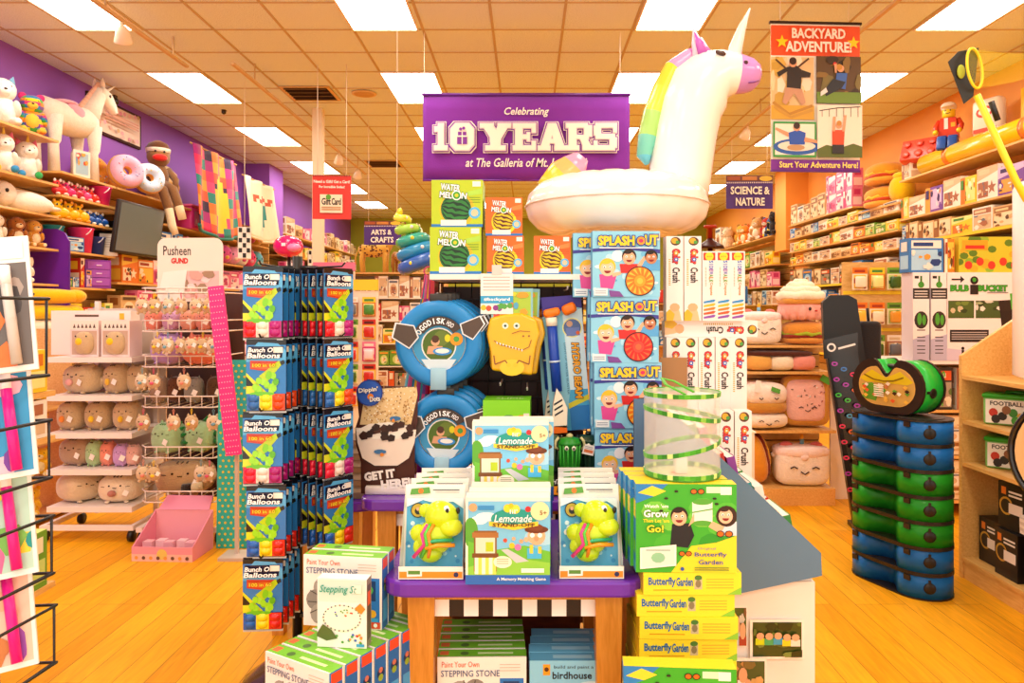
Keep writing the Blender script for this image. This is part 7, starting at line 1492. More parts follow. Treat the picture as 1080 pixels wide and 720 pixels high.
for i in range(4):
    t = thing('yellow_cushion_plush', 'long yellow cushion plush, %s from the bottom of the bulky pile' % ORD[i], 'plush toy', (-4.56 + .03 * (i % 2), 6.84, 1.103 + .145 * i), R(25 + 5 * i), 'yellow cushion plush pile'); m = MB().ell((0, 0, .072), (.36, .19, .074), ['#f0c018', '#f4e4c8', '#f4cc20', '#f0bc14'][i], e=.75, nu=20); m.ell((.30, 0, .075), (.10, .14, .066), ['#f0c018', '#f4e4c8', '#f4cc20', '#f0bc14'][i]); mk('plush_body', m, 'plush', t); m = MB()
    for sx in (-1, 1): m.ell((-.1 + sx * .05, -.183, .09), (.012, .008, .014), '#3c2410', None, 6, 5)
    mk('eyes', m, 'gloss', t)
# big toy horse
t = thing('toy_unicorn', 'big white plush horse with pink mane standing on the top shelf by the framed sign', 'plush toy', (-4.92, 7.92, 2.892), R(-10)); B = '#f8ead8'
m = MB(); m.tube([(.02, -.42, .60), (.02, -.36, .63), (.02, -.18, .62), (.02, .02, .60), (.02, .20, .64), (.02, .30, .68)], [.09, .155, .165, .155, .165, .11], B, 16)
m.tube([(.02, .22, .68), (.02, .32, .84), (.02, .40, .98), (.02, .44, 1.05)], [.13, .105, .085, .075], B, 14); m.tube([(.02, .40, 1.05), (.02, .52, 1.00), (.02, .62, .91), (.02, .66, .86)], [.085, .085, .062, .045], B, 14)
for x_, y_ in ((-.07, -.34), (.11, -.30), (-.07, .20), (.11, .24)): m.tube([(x_, y_, .60), (x_, y_ + .015, .34), (x_, y_ - .01, .30), (x_, y_, .0)], [.085, .052, .05, .056], B, 12)
mk('plush_body', m, 'plush', t)
m = MB()
for k in range(9): u = k / 8; m.ell((.02, .17 + .25 * u, .80 + .30 * u), (.03, .05, .055), '#f4bca0', None, 8, 6)
m.tube([(.02, -.46, .68), (.02, -.54, .60), (.02, -.55, .42), (.02, -.52, .30)], [.03, .05, .05, .01], '#f4c4a8', 8); mk('mane_and_tail', m, 'plush', t)
m = MB()
for x_ in (-.03, .07): m.lathe([(.03, 0), (.022, .05), (.002, .10)], '#f6dcc4', 8, (x_, .42, 1.10))
mk('ear', m, 'plush', t); mk('horn', MB().lathe([(.022, 0), (.002, .20)], '#f8e8d0', 10, (.02, .52, 1.07), (R(-55), 0, 0)), 'plush', t)
m = MB().ell((.10, .50, 1.01), (.012, .018, .018), '#2c1c14'); mk('eye', m, 'gloss', t)
m = MB().ell((.10, -.02, .66), (.07, .16, .12), '#f0a8b8'); m.ell((.02, -.06, .79), (.12, .13, .03), '#f4b8c8'); mk('saddle', m, 'plush', t)
t = thing('picture_frame', 'small white framed picture propped under the toy horse', 'picture frame', (-4.66, 7.86, 2.893), R(72)); t.location.x = -4.73; m = MB().box((-.10, 0, 0), (.10, .012, .28), '#f6ecdc'); mk('frame', m, 'card', t); m = MB(); a = Art(m, (-.10, 0, 0), (1, 0, 0), (0, 0, 1), .2, .28, 1, .001); a.photo(.12, .1, .88, .9, ['#a8c8d8', '#e8a848', '#d85838', '#f4e8d0', '#7898c0'], 3, 9); mk('picture', m, 'card', t)
# row of small toys, buckets, bins
tc = [('red', '#d82c34'), ('magenta', '#d82878'), ('crimson', '#c01c38'), ('pink', '#e84888'), ('scarlet', '#e03020')]
def figurine(nm_, label, loc, s, c, c2, rz, grp):
    t = thing(nm_, label, 'toy', loc, rz, grp); m = MB().ell((0, 0, .07 * s), (.10 * s, .075 * s, .07 * s), c); m.ell((-.05 * s, -.03 * s, .14 * s), (.055 * s, .055 * s, .055 * s), c); mk('toy_body', m, 'vinyl', t); m = MB()
    for sx in (-1, 1): m.ell((-.05 * s + sx * .035 * s, -.05 * s, .19 * s), (.018 * s, .012 * s, .024 * s), c2); m.ell((sx * .05 * s, -.06 * s, .02 * s), (.03 * s, .03 * s, .02 * s), c2); m.ell((-.05 * s + sx * .02 * s, -.082 * s, .15 * s), (.01 * s, .006 * s, .012 * s), '#14100c', None, 6, 5)
    mk('details', m, 'vinyl', t); return t
for i, y in enumerate((7.56, 7.70, 7.84, 7.98, 8.12)): figurine('squat_toy', '%s squat toy, %s in the red row under the toy horse' % (tc[i][0], ORD[i]), (-4.78, y, 2.652), .78, tc[i][1], '#f4d8d0', R(60), cB)
for i, y in enumerate((7.58, 7.76, 7.93)): figurine('pig_toy', 'yellow toy animal, %s on the third shelf under the toy horse' % ORD[i], (-4.79, y, 2.412), .95, '#f0bc18', '#e89c14', R(60), cB)
for i, y in enumerate((8.06, 8.18, 8.31)): figurine('owl_toy', 'blue and white toy animal, %s beside the yellow ones' % ORD[i], (-4.78, y, 2.412), .72, '#1c58b0', '#f0ece0', R(60), cB)
def bucket(label, loc, r, h, c, hc, grp, rz=0):
    t = thing('bucket', label, 'bucket', loc, rz, grp); mk('bucket_body', MB().lathe([(r * .8, 0), (r, h * .94), (r * 1.06, h * .95), (r * 1.06, h), (r * .97, h), (r * .78, .02)], c, 24), 'plastic', t); mk('handle', MB().tube([(r * 1.04 * math.cos(R(180 * k / 10)), -r * .5 * math.sin(R(180 * k / 10)) - .02, h * .96 - r * .75 * math.sin(R(180 * k / 10))) for k in range(11)], .007, hc, 6), 'plastic', t); return t
gB = 'buckets and bins on the purple wall'
bucket('tall hot pink bucket beside the red toys', (-4.80, 8.31, 2.652), .115, .205, '#e0287c', '#f8e0e8', gB); bucket('pink bucket with yellow rim between blue bins', (-4.82, 7.98, 2.092), .125, .27, '#e83480', '#f4d8e0', gB)
bucket('small teal bucket above the blue bin', (-4.90, 7.62, 2.092), .11, .26, '#2898a0', '#d8e8e8', gB); bucket('dark blue bucket by the white notice card', (-4.82, 8.25, 2.092), .10, .2, '#24409c', '#d8e0f0', gB)
toybox('blue', 0, (-4.74, 7.72, 2.0925), (.22, .06, .15), R(75), 'royal blue bin with print in front of the teal bucket', gB)
t = thing('notice_card', 'white notice card standing at the end of the bucket shelf', 'card', (-4.73, 8.36, 2.0925), R(35)); mk('card', MB().box((-.09, 0, 0), (.09, .004, .25), '#f8f0e4'), 'card', t); m = MB(); a = Art(m, (-.09, 0, 0), (1, 0, 0), (0, 0, 1), .18, .25, 1, .001); a.lines(.15, .85, (.8, .7, .6, .5, .4), .03, '#c8b8a8'); mk('printed_lines', m, 'card', t)
t = thing('drawer_box', 'purple toy drawer box on the shelf below the buckets', 'toy chest', (-4.80, 8.18, 1.722), R(60)); m = MB().box((-.14, -.1, 0), (.14, .1, .31), '#8a3ca8'); mk('case_body', m, 'plastic', t)
for k in range(3): m = MB().box((-.12, -.108, .03 + .09 * k), (.12, -.101, .11 + .09 * k), '#a458c0'); m.box((-.03, -.116, .065 + .09 * k), (.03, -.108, .078 + .09 * k), '#e8c8f0'); mk('drawer', m, 'plastic', t)
for i, (c, w, h) in enumerate((('yellow', .14, .22), ('green', .2, .09), ('blue', .2, .10), ('red', .07, .31), ('purple', .12, .2))): toybox(c, i % 4, (-4.82, 7.54 + .115 * i, 1.7235), (min(w, .105), .16, h), R(90), '%s carton, %s on the shelf below the buckets' % (c, ORD[i]), 'cartons under the bucket shelf')
box_row('sixth shelf below the toy horse', 'cartons under the bucket shelf', LF - .01, 7.5, 8.42, 1.2, 1, [.34, .3], ['orange', 'green', 'white', 'yellow', 'red', 'blue'], [.16, .2, .24]); box_row('sixth shelf of the entrance plush bay', 'cartons under the bucket shelf', LF - .01, 6.1, 6.45, 1.1, 1, [.4], ['orange', 'yellow'], [.2])
# donut bay
def torus(m, c, Rm, r, col, rot, cf=None, n=26, k=12):
    M0 = m.M; m.M = M0 @ Matrix.Translation(c) @ Euler(rot).to_matrix().to_4x4(); vs = []; fs = []; cc = []
    for i in range(n):
        a = 2 * math.pi * i / n
        for j in range(k): b = 2 * math.pi * j / k; vs.append(((Rm + r * math.cos(b)) * math.cos(a), (Rm + r * math.cos(b)) * math.sin(a), r * math.sin(b)))
    for i in range(n):
        for j in range(k): fs.append((i * k + j, ((i + 1) % n) * k + j, ((i + 1) % n) * k + (j + 1) % k, i * k + (j + 1) % k))
    m.add(vs, fs, col, True); m.M = M0; return m
def donut(label, loc, s, ice, rz):
    t = thing('donut_pillow', label, 'plush pillow', loc, 0, 'donut pillows', (R(80), 0, rz)); m = torus(MB(), (0, 0, 0), .125 * s, .085 * s, '#e8a440', (0, 0, 0)); mk('dough', m, 'plush', t); m = torus(MB(), (0, 0, .022 * s), .125 * s, .078 * s, ice, (0, 0, 0)); g = random.Random(label)
    for k in range(16): w, r = g.uniform(0, 6.28), g.uniform(.08, .17) * s; m.ell((r * math.cos(w), r * math.sin(w), .022 * s + math.sqrt(max(0, (.078 * s) ** 2 - (r - .125 * s) ** 2))), (.012 * s, .006 * s, .006 * s), g.choice(['#f8f0f0', '#e8506c', '#f0d040', '#58a8d0']), (0, 0, w), 6, 4)
    mk('icing', m, 'plush', t); return t
donut('pink iced donut pillow on the donut shelf', (-4.70, 8.66, 3.10), .98, '#f0b4d0', R(52)); donut('pale blue iced donut pillow leaning beside the pink one', (-4.62, 9.02, 3.08), .92, '#c8d8f0', R(50))
donut('plain orange donut pillow at the near end behind the pink one', (-5.0, 8.56, 3.08), .85, '#e89c38', R(78)); donut('second orange donut pillow right behind the pink one', (-5.02, 9.0, 3.08), .85, '#ec9c40', R(72))
t = thing('monkey_doll', 'brown sock-knit monkey doll with red mouth dangling long legs off the shelf', 'plush toy', (-4.74, 9.50, 2.892), R(35)); m = MB()
m.ell((0, 0, .30), (.13, .11, .17), '#7c5430'); m.ell((0, -.02, .55), (.14, .13, .14), '#8a6038')
m.tube([(.05, -.06, .20), (.14, -.20, .12), (.20, -.26, -.10), (.24, -.27, -.26)], [.06, .06, .055, .05], ['#7c5430', '#7c5430', '#f0dcb8'], 10); m.tube([(-.05, -.06, .20), (.02, -.22, .10), (.08, -.27, -.14), (.12, -.28, -.36), (.16, -.28, -.46)], [.06, .06, .055, .05, .04], ['#7c5430', '#7c5430', '#f0dcb8', '#f0dcb8'], 10)
for sx in (-1, 1): m.tube([(sx * .11, 0, .40), (sx * .20, -.05, .26), (sx * .18, -.14, .16)], [.045, .042, .035], '#7c5430', 8)
mk('plush_body', m, 'plush', t); mk('mouth', MB().ell((0, -.14, .52), (.09, .05, .045), '#d82820'), 'plush', t); mk('knit_cap', MB().lathe([(.145, .0), (.15, .05), (.11, .12), (.03, .16)], ['#f0e4d0', '#5c3418', '#7c4c28'], 16, (0, .0, .60)), 'plush', t); m = MB()
for sx in (-1, 1): m.ell((sx * .05, -.135, .60), (.014, .01, .016), '#14100c', None, 6, 5)
mk('eyes', m, 'gloss', t)
t = thing('cupcake_plush', 'tan paper-cup shaped plush behind the knit monkey', 'plush toy', (-4.95, 10.0, 2.892)); mk('cup', MB().lathe([(.14, 0), (.20, .20), (.21, .22)], '#f0c890', 20), 'plush', t); mk('crust_band', MB().lathe([(.225, .20), (.235, .24), (.22, .29)], '#d8983c', 20), 'plush', t); mk('top', MB().lathe([(.215, .28), (.20, .42), (.10, .52), (.01, .55)], '#f4d8a8', 20), 'plush', t)
# television
t = thing('television', 'dark grey flat screen tilted on the purple wall beneath the donut shelf', 'television', (-4.58, 8.72, 2.42)); q = lambda y, z: (0, y, z)
m = MB().rbox((0, 0, 0), (.05, 1.02, .60), .012, '#2c2a2c', 2, (0, R(8), 0)); mk('television_casing', m, 'plastic', t); m = MB().cbox((.0275, 0, -.002), (.004, .96, .54), '#68747c', (0, R(8), 0)); mk('screen_glass', m, 'gloss', t); mk('wall_mount', MB().box((-.55, -.12, -.1), (-.03, .12, .1), '#2a2624'), 'matte', t)
# see-through pink bin, blue bins, round cushions
t = thing('clear_bin', 'see-through hot pink storage bin on the second shelf under the towels', 'storage bin', (-4.82, 10.6, 2.602), R(90)); mk('bin_body', MB().rbox((0, 0, .17), (.5, .26, .33), .03, '#d83888', 2), 'gloss', t); mk('lid', MB().rbox((0, 0, .345), (.54, .29, .03), .01, '#e868a8', 2), 'plastic', t); m = MB(); a = front(m, .5, .262, .33, 6, .0008); a.photo(.12, .2, .88, .8, ['#e080b0', '#f0c8d8', '#a82868', '#e8b0c8'], 5, 7); mk('contents', m, 'gloss', t)
rc = ['#e8447c', '#e8a0c0', '#f4d8d0', '#58b0c0', '#f0e8e0', '#d85898', '#e8b858']; rn = ['hot pink', 'pale pink', 'cream', 'aqua', 'white', 'rose', 'golden']
def roundy(label, loc, r, c, c2, grp):
    t = thing('round_plush', label, 'plush toy', loc, R(60), grp); mk('plush_body', MB().ell((0, 0, r), (r, r * .85, r), c), 'plush', t); m = MB()
    for sx in (-1, 1): m.ell((sx * r * .35, -r * .76, r * 1.15), (r * .09, r * .05, r * .12), '#1c1410', None, 6, 5); m.ell((sx * r * .6, 0, r * 1.8), (r * .25, r * .14, r * .25), c2, None, 8, 6)
    m.ell((0, -r * .7, r * .7), (r * .3, r * .2, r * .22), c2, None, 8, 6); mk('face_and_ears', m, 'plush', t); return t
for i in range(7): roundy('%s round plush, %s along the second shelf beyond the pink bin' % (rn[i], ORD[i]), (-4.84, 11.12 + .34 * i, 2.602), .15, rc[i], rc[(i + 2) % 7], 'round plush on the purple wall')
for i in range(9): roundy('%s round plush, %s along the third shelf of the donut bay' % (rn[(i * 3) % 7], ORD[i]), (-4.84, 10.35 + .35 * i, 2.202), .155, rc[(i * 3) % 7], rc[(i * 3 + 1) % 7], 'round plush on the purple wall')
box_row('third shelf, donut bay near part', 'cartons on the purple wall shelves', LF - .01, 9.32, 10.15, 2.2, 1, [.30], ['blue'], [.5]); box_row('fourth shelf, donut bay', 'cartons on the purple wall shelves', LF - .01, 8.6, 13.4, 1.8, 1, [.32, .28], ['pink', 'white', 'blue', 'purple', 'orange'], [.3, .36]); box_row('fifth shelf, donut bay', 'cartons on the purple wall shelves', LF - .01, 8.6, 13.4, 1.35, 1, [.36, .3], ['white', 'tan', 'pink', 'red'], [.36])
for z, n_, cs in ((2.96, 'top', ['white', 'pink', 'tan']), (2.55, 'second', ['white', 'tan', 'yellow']), (2.15, 'third', ['pink', 'white']), ): box_row('%s shelf, far purple wall' % n_, 'cartons on the purple wall shelves', LF - .01, 14.5, 20.4, z, 1, [.34, .28, .24], cs, [.4, .34, .5])
# beach towels hung from the shelf edge
def towel(label, y0, y1, zt, zb, x, colf, edge):
    t = thing('hanging_towel', label, 'towel', (x, (y0 + y1) / 2, zb)); rw = []; n = 22
    for i in range(17): u = i / 16; rw.append([(x + .04 * math.sin(j * .8 + u * 2) + .06 * u, y0 + (y1 - y0) * j / n, zt - (zt - zb) * u * (1 - .10 * (2 * j / n - 1) ** 2) - t.location.z * 0) for j in range(n + 1)])
    m = MB(base=t).strip(rw, colf); o = mk('cloth', m, 'fabric', t); sd = o.modifiers.new('t', 'SOLIDIFY'); sd.thickness = .012
    m = MB(base=t).tube([Vector(p) for p in rw[-1]], .025, edge, 6); mk('hem', m, 'fabric', t); mk('hanging_rod', MB(base=t).tube([(x - .02, y0 - .02, zt), (x - .02, y1 + .02, zt)], .012, '#c8a060', 8), 'matte', t)
T1 = ['#d83060', '#e87828', '#301c40', '#e84878', '#f0a030', '#a82878', '#28887c', '#e85830']
towel('bright tie-dye patterned towel with teal hem hanging by the purple wall', 10.05, 11.6, 3.75, 2.52, -4.55, lambda i, j: '#f0c828' if ((i - 9) / 6) ** 2 + ((j - 11) / 3.2) ** 2 < 1 else T1[(i // 2 * 3 + abs(j - 11) // 2) % 8], '#287c70')
towel('cream towel with a teal bird print hanging beyond the bright one', 11.75, 13.2, 3.62, 2.62, -4.5, lambda i, j: '#2c9088' if ((i - 9) / 4) ** 2 + ((j - 11 + (i - 9) * .4) / 2.2) ** 2 < 1 else ('#c85838' if i in (4, 5) and 5 < j < 18 and (i + j) % 3 else '#f4e4c0'), '#e8d4ac')
# framed flower sign high on the wall
t = thing('wall_picture', 'framed pale pink lettered sign high on the purple wall above the toy horse', 'picture', (XL + .012, 9.3, 3.62), R(90)); W, Hh = 1.2, .44; mk('frame', MB().box((-W / 2, -.02, 0), (W / 2, .012, Hh), '#4a2c24'), 'matte', t); m = MB(); a = Art(m, (-W / 2, -.02, 0), (1, 0, 0), (0, 0, 1), W, Hh, 1, .003); a.rect(.03, .07, .97, .93, '#f0d4bc'); g = random.Random(5)
for k in range(26): a.ell(g.uniform(.05, .95), g.choice([g.uniform(.1, .3), g.uniform(.7, .9)]), .03, .06, g.choice(['#e08c98', '#f4b8a8', '#c8a060', '#e8a8b0']), 8)
a.lines(.18, .82, (.42, .5, .57), .045, '#d8987c'); mk('printed_sheet', m, 'card', t)
# ================================================================ grey cat plush display
def cat(label, loc, w, h, d, c, rz=0, rot=None, grp='cat plush on the white display', stripe='#5c4830', tail=True, extra=None, belly=None):
    t = thing('cat_plush', label, 'plush toy', loc, rz, grp, rot); m = MB().ell((0, 0, h / 2), (w / 2, d / 2, h / 2), c, e=.72, nu=22, nv=14)
    for sx in (-1, 1): m.ell((sx * w * .22, -d * .34, h * .055), (w * .06, d * .08, h * .05), c, None, 8, 6); m.lathe([(w * .085, 0), (w * .05, h * .07), (w * .006, h * .13)], c, 8, (sx * w * .26, 0, h * .93), (0, R(sx * 12), 0))
    if tail: m.tube([(w * .44, d * .1, h * .25), (w * .54, d * .05, h * .4), (w * .56, 0, h * .55)], [w * .06, w * .055, w * .045], c, 8)
    mk('plush_body', m, 'plush', t); m = MB(); y = -d * .5
    for sx in (-1, 1): m.ell((sx * w * .13, -d * .485, h * .68), (w * .022, d * .03, h * .03), '#2c1c14', None, 8, 6); m.tube([(sx * w * .24, -d * .475, h * .64), (sx * w * .33, -d * .44, h * .65)], w * .007, '#4a3424', 4)
    m.tube([(-w * .04, -d * .5, h * .62), (-w * .02, -d * .51, h * .595), (0, -d * .51, h * .615), (w * .02, -d * .51, h * .595), (w * .04, -d * .5, h * .62)], w * .008, '#2c1c14', 4); mk('face', m, 'matte', t); m = MB()
    for k in (-1, 0, 1): m.ell((k * w * .08, -d * .22, h * .955), (w * .022, d * .14, h * .03), stripe, None, 8, 6)
    mk('stripe', m, 'plush', t); mk('paper_tag', MB().cbox((w * .26, -d * .5 - .006, h * .42), (.032, .003, .036), '#f8f0e4', (0, R(25), 0)), 'card', t)
    if extra: m = MB().ell((-w * .05, -d * .54, h * .42), (w * .10, d * .09, h * .12), extra, None, 10, 7); mk('held_treat', m, 'plush', t)
    return t
GX, GT = '#c4a47a', '#ccae84'
Yd = 4.78; X0, X1 = PX(49, Yd), PX(139, Yd)
t = thing('display_rack', 'white shelving rack on casters stacked with tan cat plush', 'shelving', ((X0 + X1) / 2, Yd, 0)); m = MB(base=t)
SZ = [1.183, .934, .692, .455, .215]
for z in SZ: mk('shelf_board', MB(base=t).box((X0, Yd, z - .034), (X1, Yd + .42, z), '#f0e2d6'), 'card', t)
for x in (X0 + .08, X1 - .06): mk('upright', MB(base=t).box((x - .015, Yd + .421, .06), (x + .015, Yd + .45, 1.55), '#e8d8cc'), 'card', t)
mk('base_frame', MB(base=t).box((X0 - .02, Yd - .04, .075), (X1 + .03, Yd - .01, .105), '#f0e2d6').box((X0 - .02, Yd - .0095, .075), (X0 + .01, Yd + .42, .105), '#f0e2d6').box((X1, Yd - .0095, .075), (X1 + .03, Yd + .42, .105), '#f0e2d6'), 'card', t)
for x in (X0, X1 + .01):
    for y in (Yd - .02, Yd + .38): c = MB(base=t).lathe([(.036, -.014), (.036, .014)], '#1c1612', 16, (x, y, .0365), (0, R(90), 0)); c.box((x - .01, y - .01, .035), (x + .01, y + .01, .0745), '#2c2420'); mk('caster', c, 'plastic', t)
mk('back_panel', MB(base=t).box((X0, Yd + .4505, .2), (X1, Yd + .46, 1.5), '#d8c4b4'), 'card', t)
gw = 'window boxes with tan cat plush'
for i, px in enumerate((85, 118)):
    p = Prod('gift_box', '%s window gift box holding a tan cat plush with yellow cup' % ('nearer' if i else 'outer'), 'gift box', .185, .16, .235, (PX(px, Yd), Yd + .12, 1.184), 0, gw, cols='#f0d4cc'); a = p.art('picture'); a.rect(.06, .06, .94, .72, '#c8a890'); a.rect(.0, .76, 1, 1, '#f4e4d4'); g = random.Random(i)
    for k in range(6): a.poly([(.1 + .14 * k, .8), (.15 + .14 * k, .92), (.2 + .14 * k, .8)], '#5c4838')
    p.done(); q = MB(); q.ell((0, -.082, .09), (.065, .03, .075), GT, e=.8); q.ell((-.02, -.105, .1), (.026, .012, .026), '#f0cc28'); q.ell((.03, -.11, .135), (.005, .004, .006), '#1c1410', None, 6, 5); q.ell((-.04, -.11, .135), (.005, .004, .006), '#1c1410', None, 6, 5); mk('plush_inside', q, 'plush', p.t)
t = thing('display_tray', 'long pale backing carton behind the window gift boxes', 'carton', (PX(94, 5.0), Yd + .30, 1.184)); mk('carton', MB().box((-.27, -.06, 0), (.27, .06, .30), '#f4e6da'), 'card', t); m = MB(); a = Art(m, (-.27, -.06, 0), (1, 0, 0), (0, 0, 1), .54, .3, 1, .001); a.lines(.3, .6, (.86,), .05, '#6c5440'); a.rect(.86, .8, .92, .94, '#e8b828'); mk('printed_front', m, 'card', t)
cat('big tan cat plush lying sideways with pastel macaron paws, second shelf', (PX(73, Yd), Yd + .17, .9355), .27, .19, .20, GT, R(-18), extra='#e8a8a0'); cat('tan cat plush with an ice cream cone on the second shelf', (PX(110, Yd), Yd + .16, .9355), .165, .195, .16, GX, R(-12), extra='#f0c040'); cat('tan cat plush at the rack end of the second shelf', (PX(130, Yd), Yd + .2, .9355), .15, .19, .16, GX, R(10))
for i, px in enumerate((61, 91, 121)): cat('tan cat plush with yellow snack, %s on the third shelf' % ORD[i], (PX(px, Yd), Yd + .17, .6935), .176, .19, .19, [GX, '#c0a074', '#c8a880'][i], R(-6 + 5 * i), extra=['#e88838', '#f0c82c', '#e8b828'][i], tail=False)
cat('plain brown tan cat plush on the fourth shelf', (PX(66, Yd), Yd + .18, .4565), .24, .18, .18, '#b09070', R(-10))
for i, (px, c, n_) in enumerate(((88, '#a8c890', 'pale green'), (101, '#ee9078', 'coral'), (117, '#c89ad0', 'lilac'), (128, '#e8b0a0', 'peach'))): cat('small %s cat plush on the fourth shelf' % n_, (PX(px, Yd), Yd + .13 + .02 * (i % 2), .4565), .10, .165 - .01 * i, .11, c, R(-10 + 8 * i), tail=False)
cat('big cream cat plush seen from behind on the bottom shelf', (PX(67, Yd), Yd + .19, .2165), .27, .185, .26, '#dcc4a0', R(60), tail=False); cat('big cream cat plush with pink cheek on the bottom shelf', (PX(113, Yd), Yd + .18, .2165), .27, .18, .26, '#ecd8b8', R(8), extra='#b87868')
# turning wire rack of keyring plush
Yw = 4.72; X0, X1 = PX(145, Yw), PX(233, Yw); xc = (X0 + X1) / 2
t = thing('wire_rack', 'tall wire basket rack with rounded white header full of pastel plush', 'display rack', (xc, Yw + .2, 0))
BZ = [1.60, 1.352, 1.125, .868, .545, .262]
for i, z in enumerate(BZ):
    m = MB(base=t); lip = .07 if i else .03
    for dz in ((0, lip) if i < 5 else (0, lip)): m.tube([(X0, Yw + .36, z + dz), (X0, Yw + .06, z + dz), (X0 + .05, Yw, z + dz), (X1 - .05, Yw, z + dz), (X1, Yw + .06, z + dz), (X1, Yw + .36, z + dz)], .0045, '#f0e0d0', 6)
    for k in range(7): x = X0 + .05 + (X1 - X0 - .1) * k / 6; m.tube([(x, Yw, z + lip), (x, Yw, z), (x, Yw + .38, z)], .003, '#f0e0d0', 5)
    mk('wire_basket', m, 'wire', t)
mk('back_panel', MB(base=t).box((X0, Yw + .385, .2), (X1, Yw + .40, 1.62), '#4a2c22'), 'card', t)
m = MB(base=t); W, Hh = PX(237, Yw + .4) - PX(168, Yw + .4), PZ(251, Yw + .4) - PZ(318, Yw + .4); xh, zh = PX(202, Yw + .4), PZ(318, Yw + .4); r = .06; o_ = [(-W / 2, 0), (W / 2, 0)] + [(W / 2 - r + r * math.cos(R(15 * k)), Hh - r + r * math.sin(R(15 * k))) for k in range(7)] + [(-W / 2 + r - r * math.sin(R(15 * k)), Hh - r + r * math.cos(R(15 * k))) for k in range(7)]
m.prism(o_, (xh, Yw + .38, zh), (1, 0, 0), (0, 0, 1), .004, '#f6e4d0'); mk('header_card', m, 'card', t); m = MB(base=t); a = Art(m, (xh - W / 2, Yw + .38, zh), (1, 0, 0), (0, 0, 1), W, Hh, 2, .0006); a.text('Pusheen', .30, .80, .42, .15, '#3c2c20', bold=.01); a.text('GUND', .34, .64, .26, .09, '#d02818', bold=.05); a.photo(.42, .06, .94, .48, ['#f0c0b8', '#e0a898', '#a88868', '#f4d8d0'], 4, 12); a.poly([(-.1, 0), (.4, 0), (.46, .5), (.1, .46)], '#f8f0e0'); mk('title_lettering', m, 'card', t)
for x in (X0 + .05, X1 - .05): mk('leg', MB(base=t).box((x - .012, Yw + .4005, .06), (x + .012, Yw + .424, 1.5), '#e8d8c8'), 'card', t)
for s_, px in ((-1, 0), (1, 1)): m = MB(base=t); xx = X0 + .02 if s_ < 0 else X1 - .02; m.box((xx - .02, Yw - .02, .075), (xx + .02, Yw + .42, .105), '#f0e2d6'); mk('base_rail', m, 'card', t); c = MB(base=t).lathe([(.036, -.014), (.036, .014)], '#1c1612', 16, (xx, Yw + .02, .0365), (0, R(90), 0)); c.box((xx - .01, Yw + .01, .035), (xx + .01, Yw + .03, .0745), '#2c2420'); mk('caster', c, 'plastic', t)
gr_ = 'plush in the wire basket rack'
for i, (px, c, n_) in enumerate(((151, '#f09078', 'coral'), (170, '#d8a8d0', 'lilac'), (189, '#f0a890', 'peach'), (206, '#e89888', 'salmon'), (221, '#d87890', 'rose'))): cat('small %s cat plush, %s in the second basket of the wire rack' % (n_, ORD[i]), (PX(px, Yw), Yw + .14, 1.359), .105, .13, .11, c, R(-8 + 4 * i), tail=False, grp=gr_)
cat('big lilac cat plush in the third basket of the wire rack', (PX(165, Yw), Yw + .17, 1.132), .21, .2, .2, '#b890cc', R(-10), grp=gr_, tail=False, stripe='#8858a8'); cat('big coral cat plush in the third basket of the wire rack', (PX(200, Yw), Yw + .19, 1.132), .25, .195, .22, '#f08060', R(12), grp=gr_, stripe='#c85038'); cat('sage green cat plush behind the coral one', (PX(222, Yw + .2), Yw + .32, 1.132), .13, .2, .1, '#a8a878', R(10), grp=gr_, tail=False)
for i, (px, c, n_) in enumerate(((153, '#9c8068', 'taupe'), (168, '#684028', 'dark brown'), (190, '#8c8478', 'grey'), (212, '#5c3c24', 'chocolate brown'))): cat('%s cat plush, %s in the fourth basket' % (n_, ORD[i]), (PX(px, Yw), Yw + .2 + .03 * (i % 2), .875), .115, .17, .13, c, R(-10 + 6 * i), grp=gr_, tail=False)
for i, (px, w) in enumerate(((166, .2), (197, .19), (222, .11))):
    o = cat('pale green dinosaur-costume cat plush, %s in the fifth basket' % ORD[i], (PX(px, Yw), Yw + .16 + .05 * i, .552), w, .20, .2, '#a8cc98', R(-14 + 8 * i), grp=gr_, tail=False, stripe='#58884c'); m = MB()
    for k in range(6): u = k / 5; m.lathe([(.022, 0), (.003, .05)], '#1c7c34', 6, (w * (.15 + .36 * u), 0, .195 - .13 * u * u), (0, R(30 + 55 * u), 0))
    mk('spine_crest', m, 'plush', o)
o = cat('very large tan cat plush with striped tail in the bottom basket', (PX(181, Yw), Yw + .2, .274), .37, .225, .26, '#b8966c', R(8), grp=gr_, tail=False); m = MB(); m.tube([(.02, -.135, .06), (.08, -.142, .062), (.14, -.13, .07)], [.03, .032, .03], ['#2c1c10', '#d8c098'], 8); mk('striped_tail', m, 'plush', o); cat('small taupe cat plush beside the very large one', (PX(222, Yw), Yw + .22, .274), .10, .17, .12, '#8c7050', R(20), grp=gr_, tail=False, extra='#e8b828')
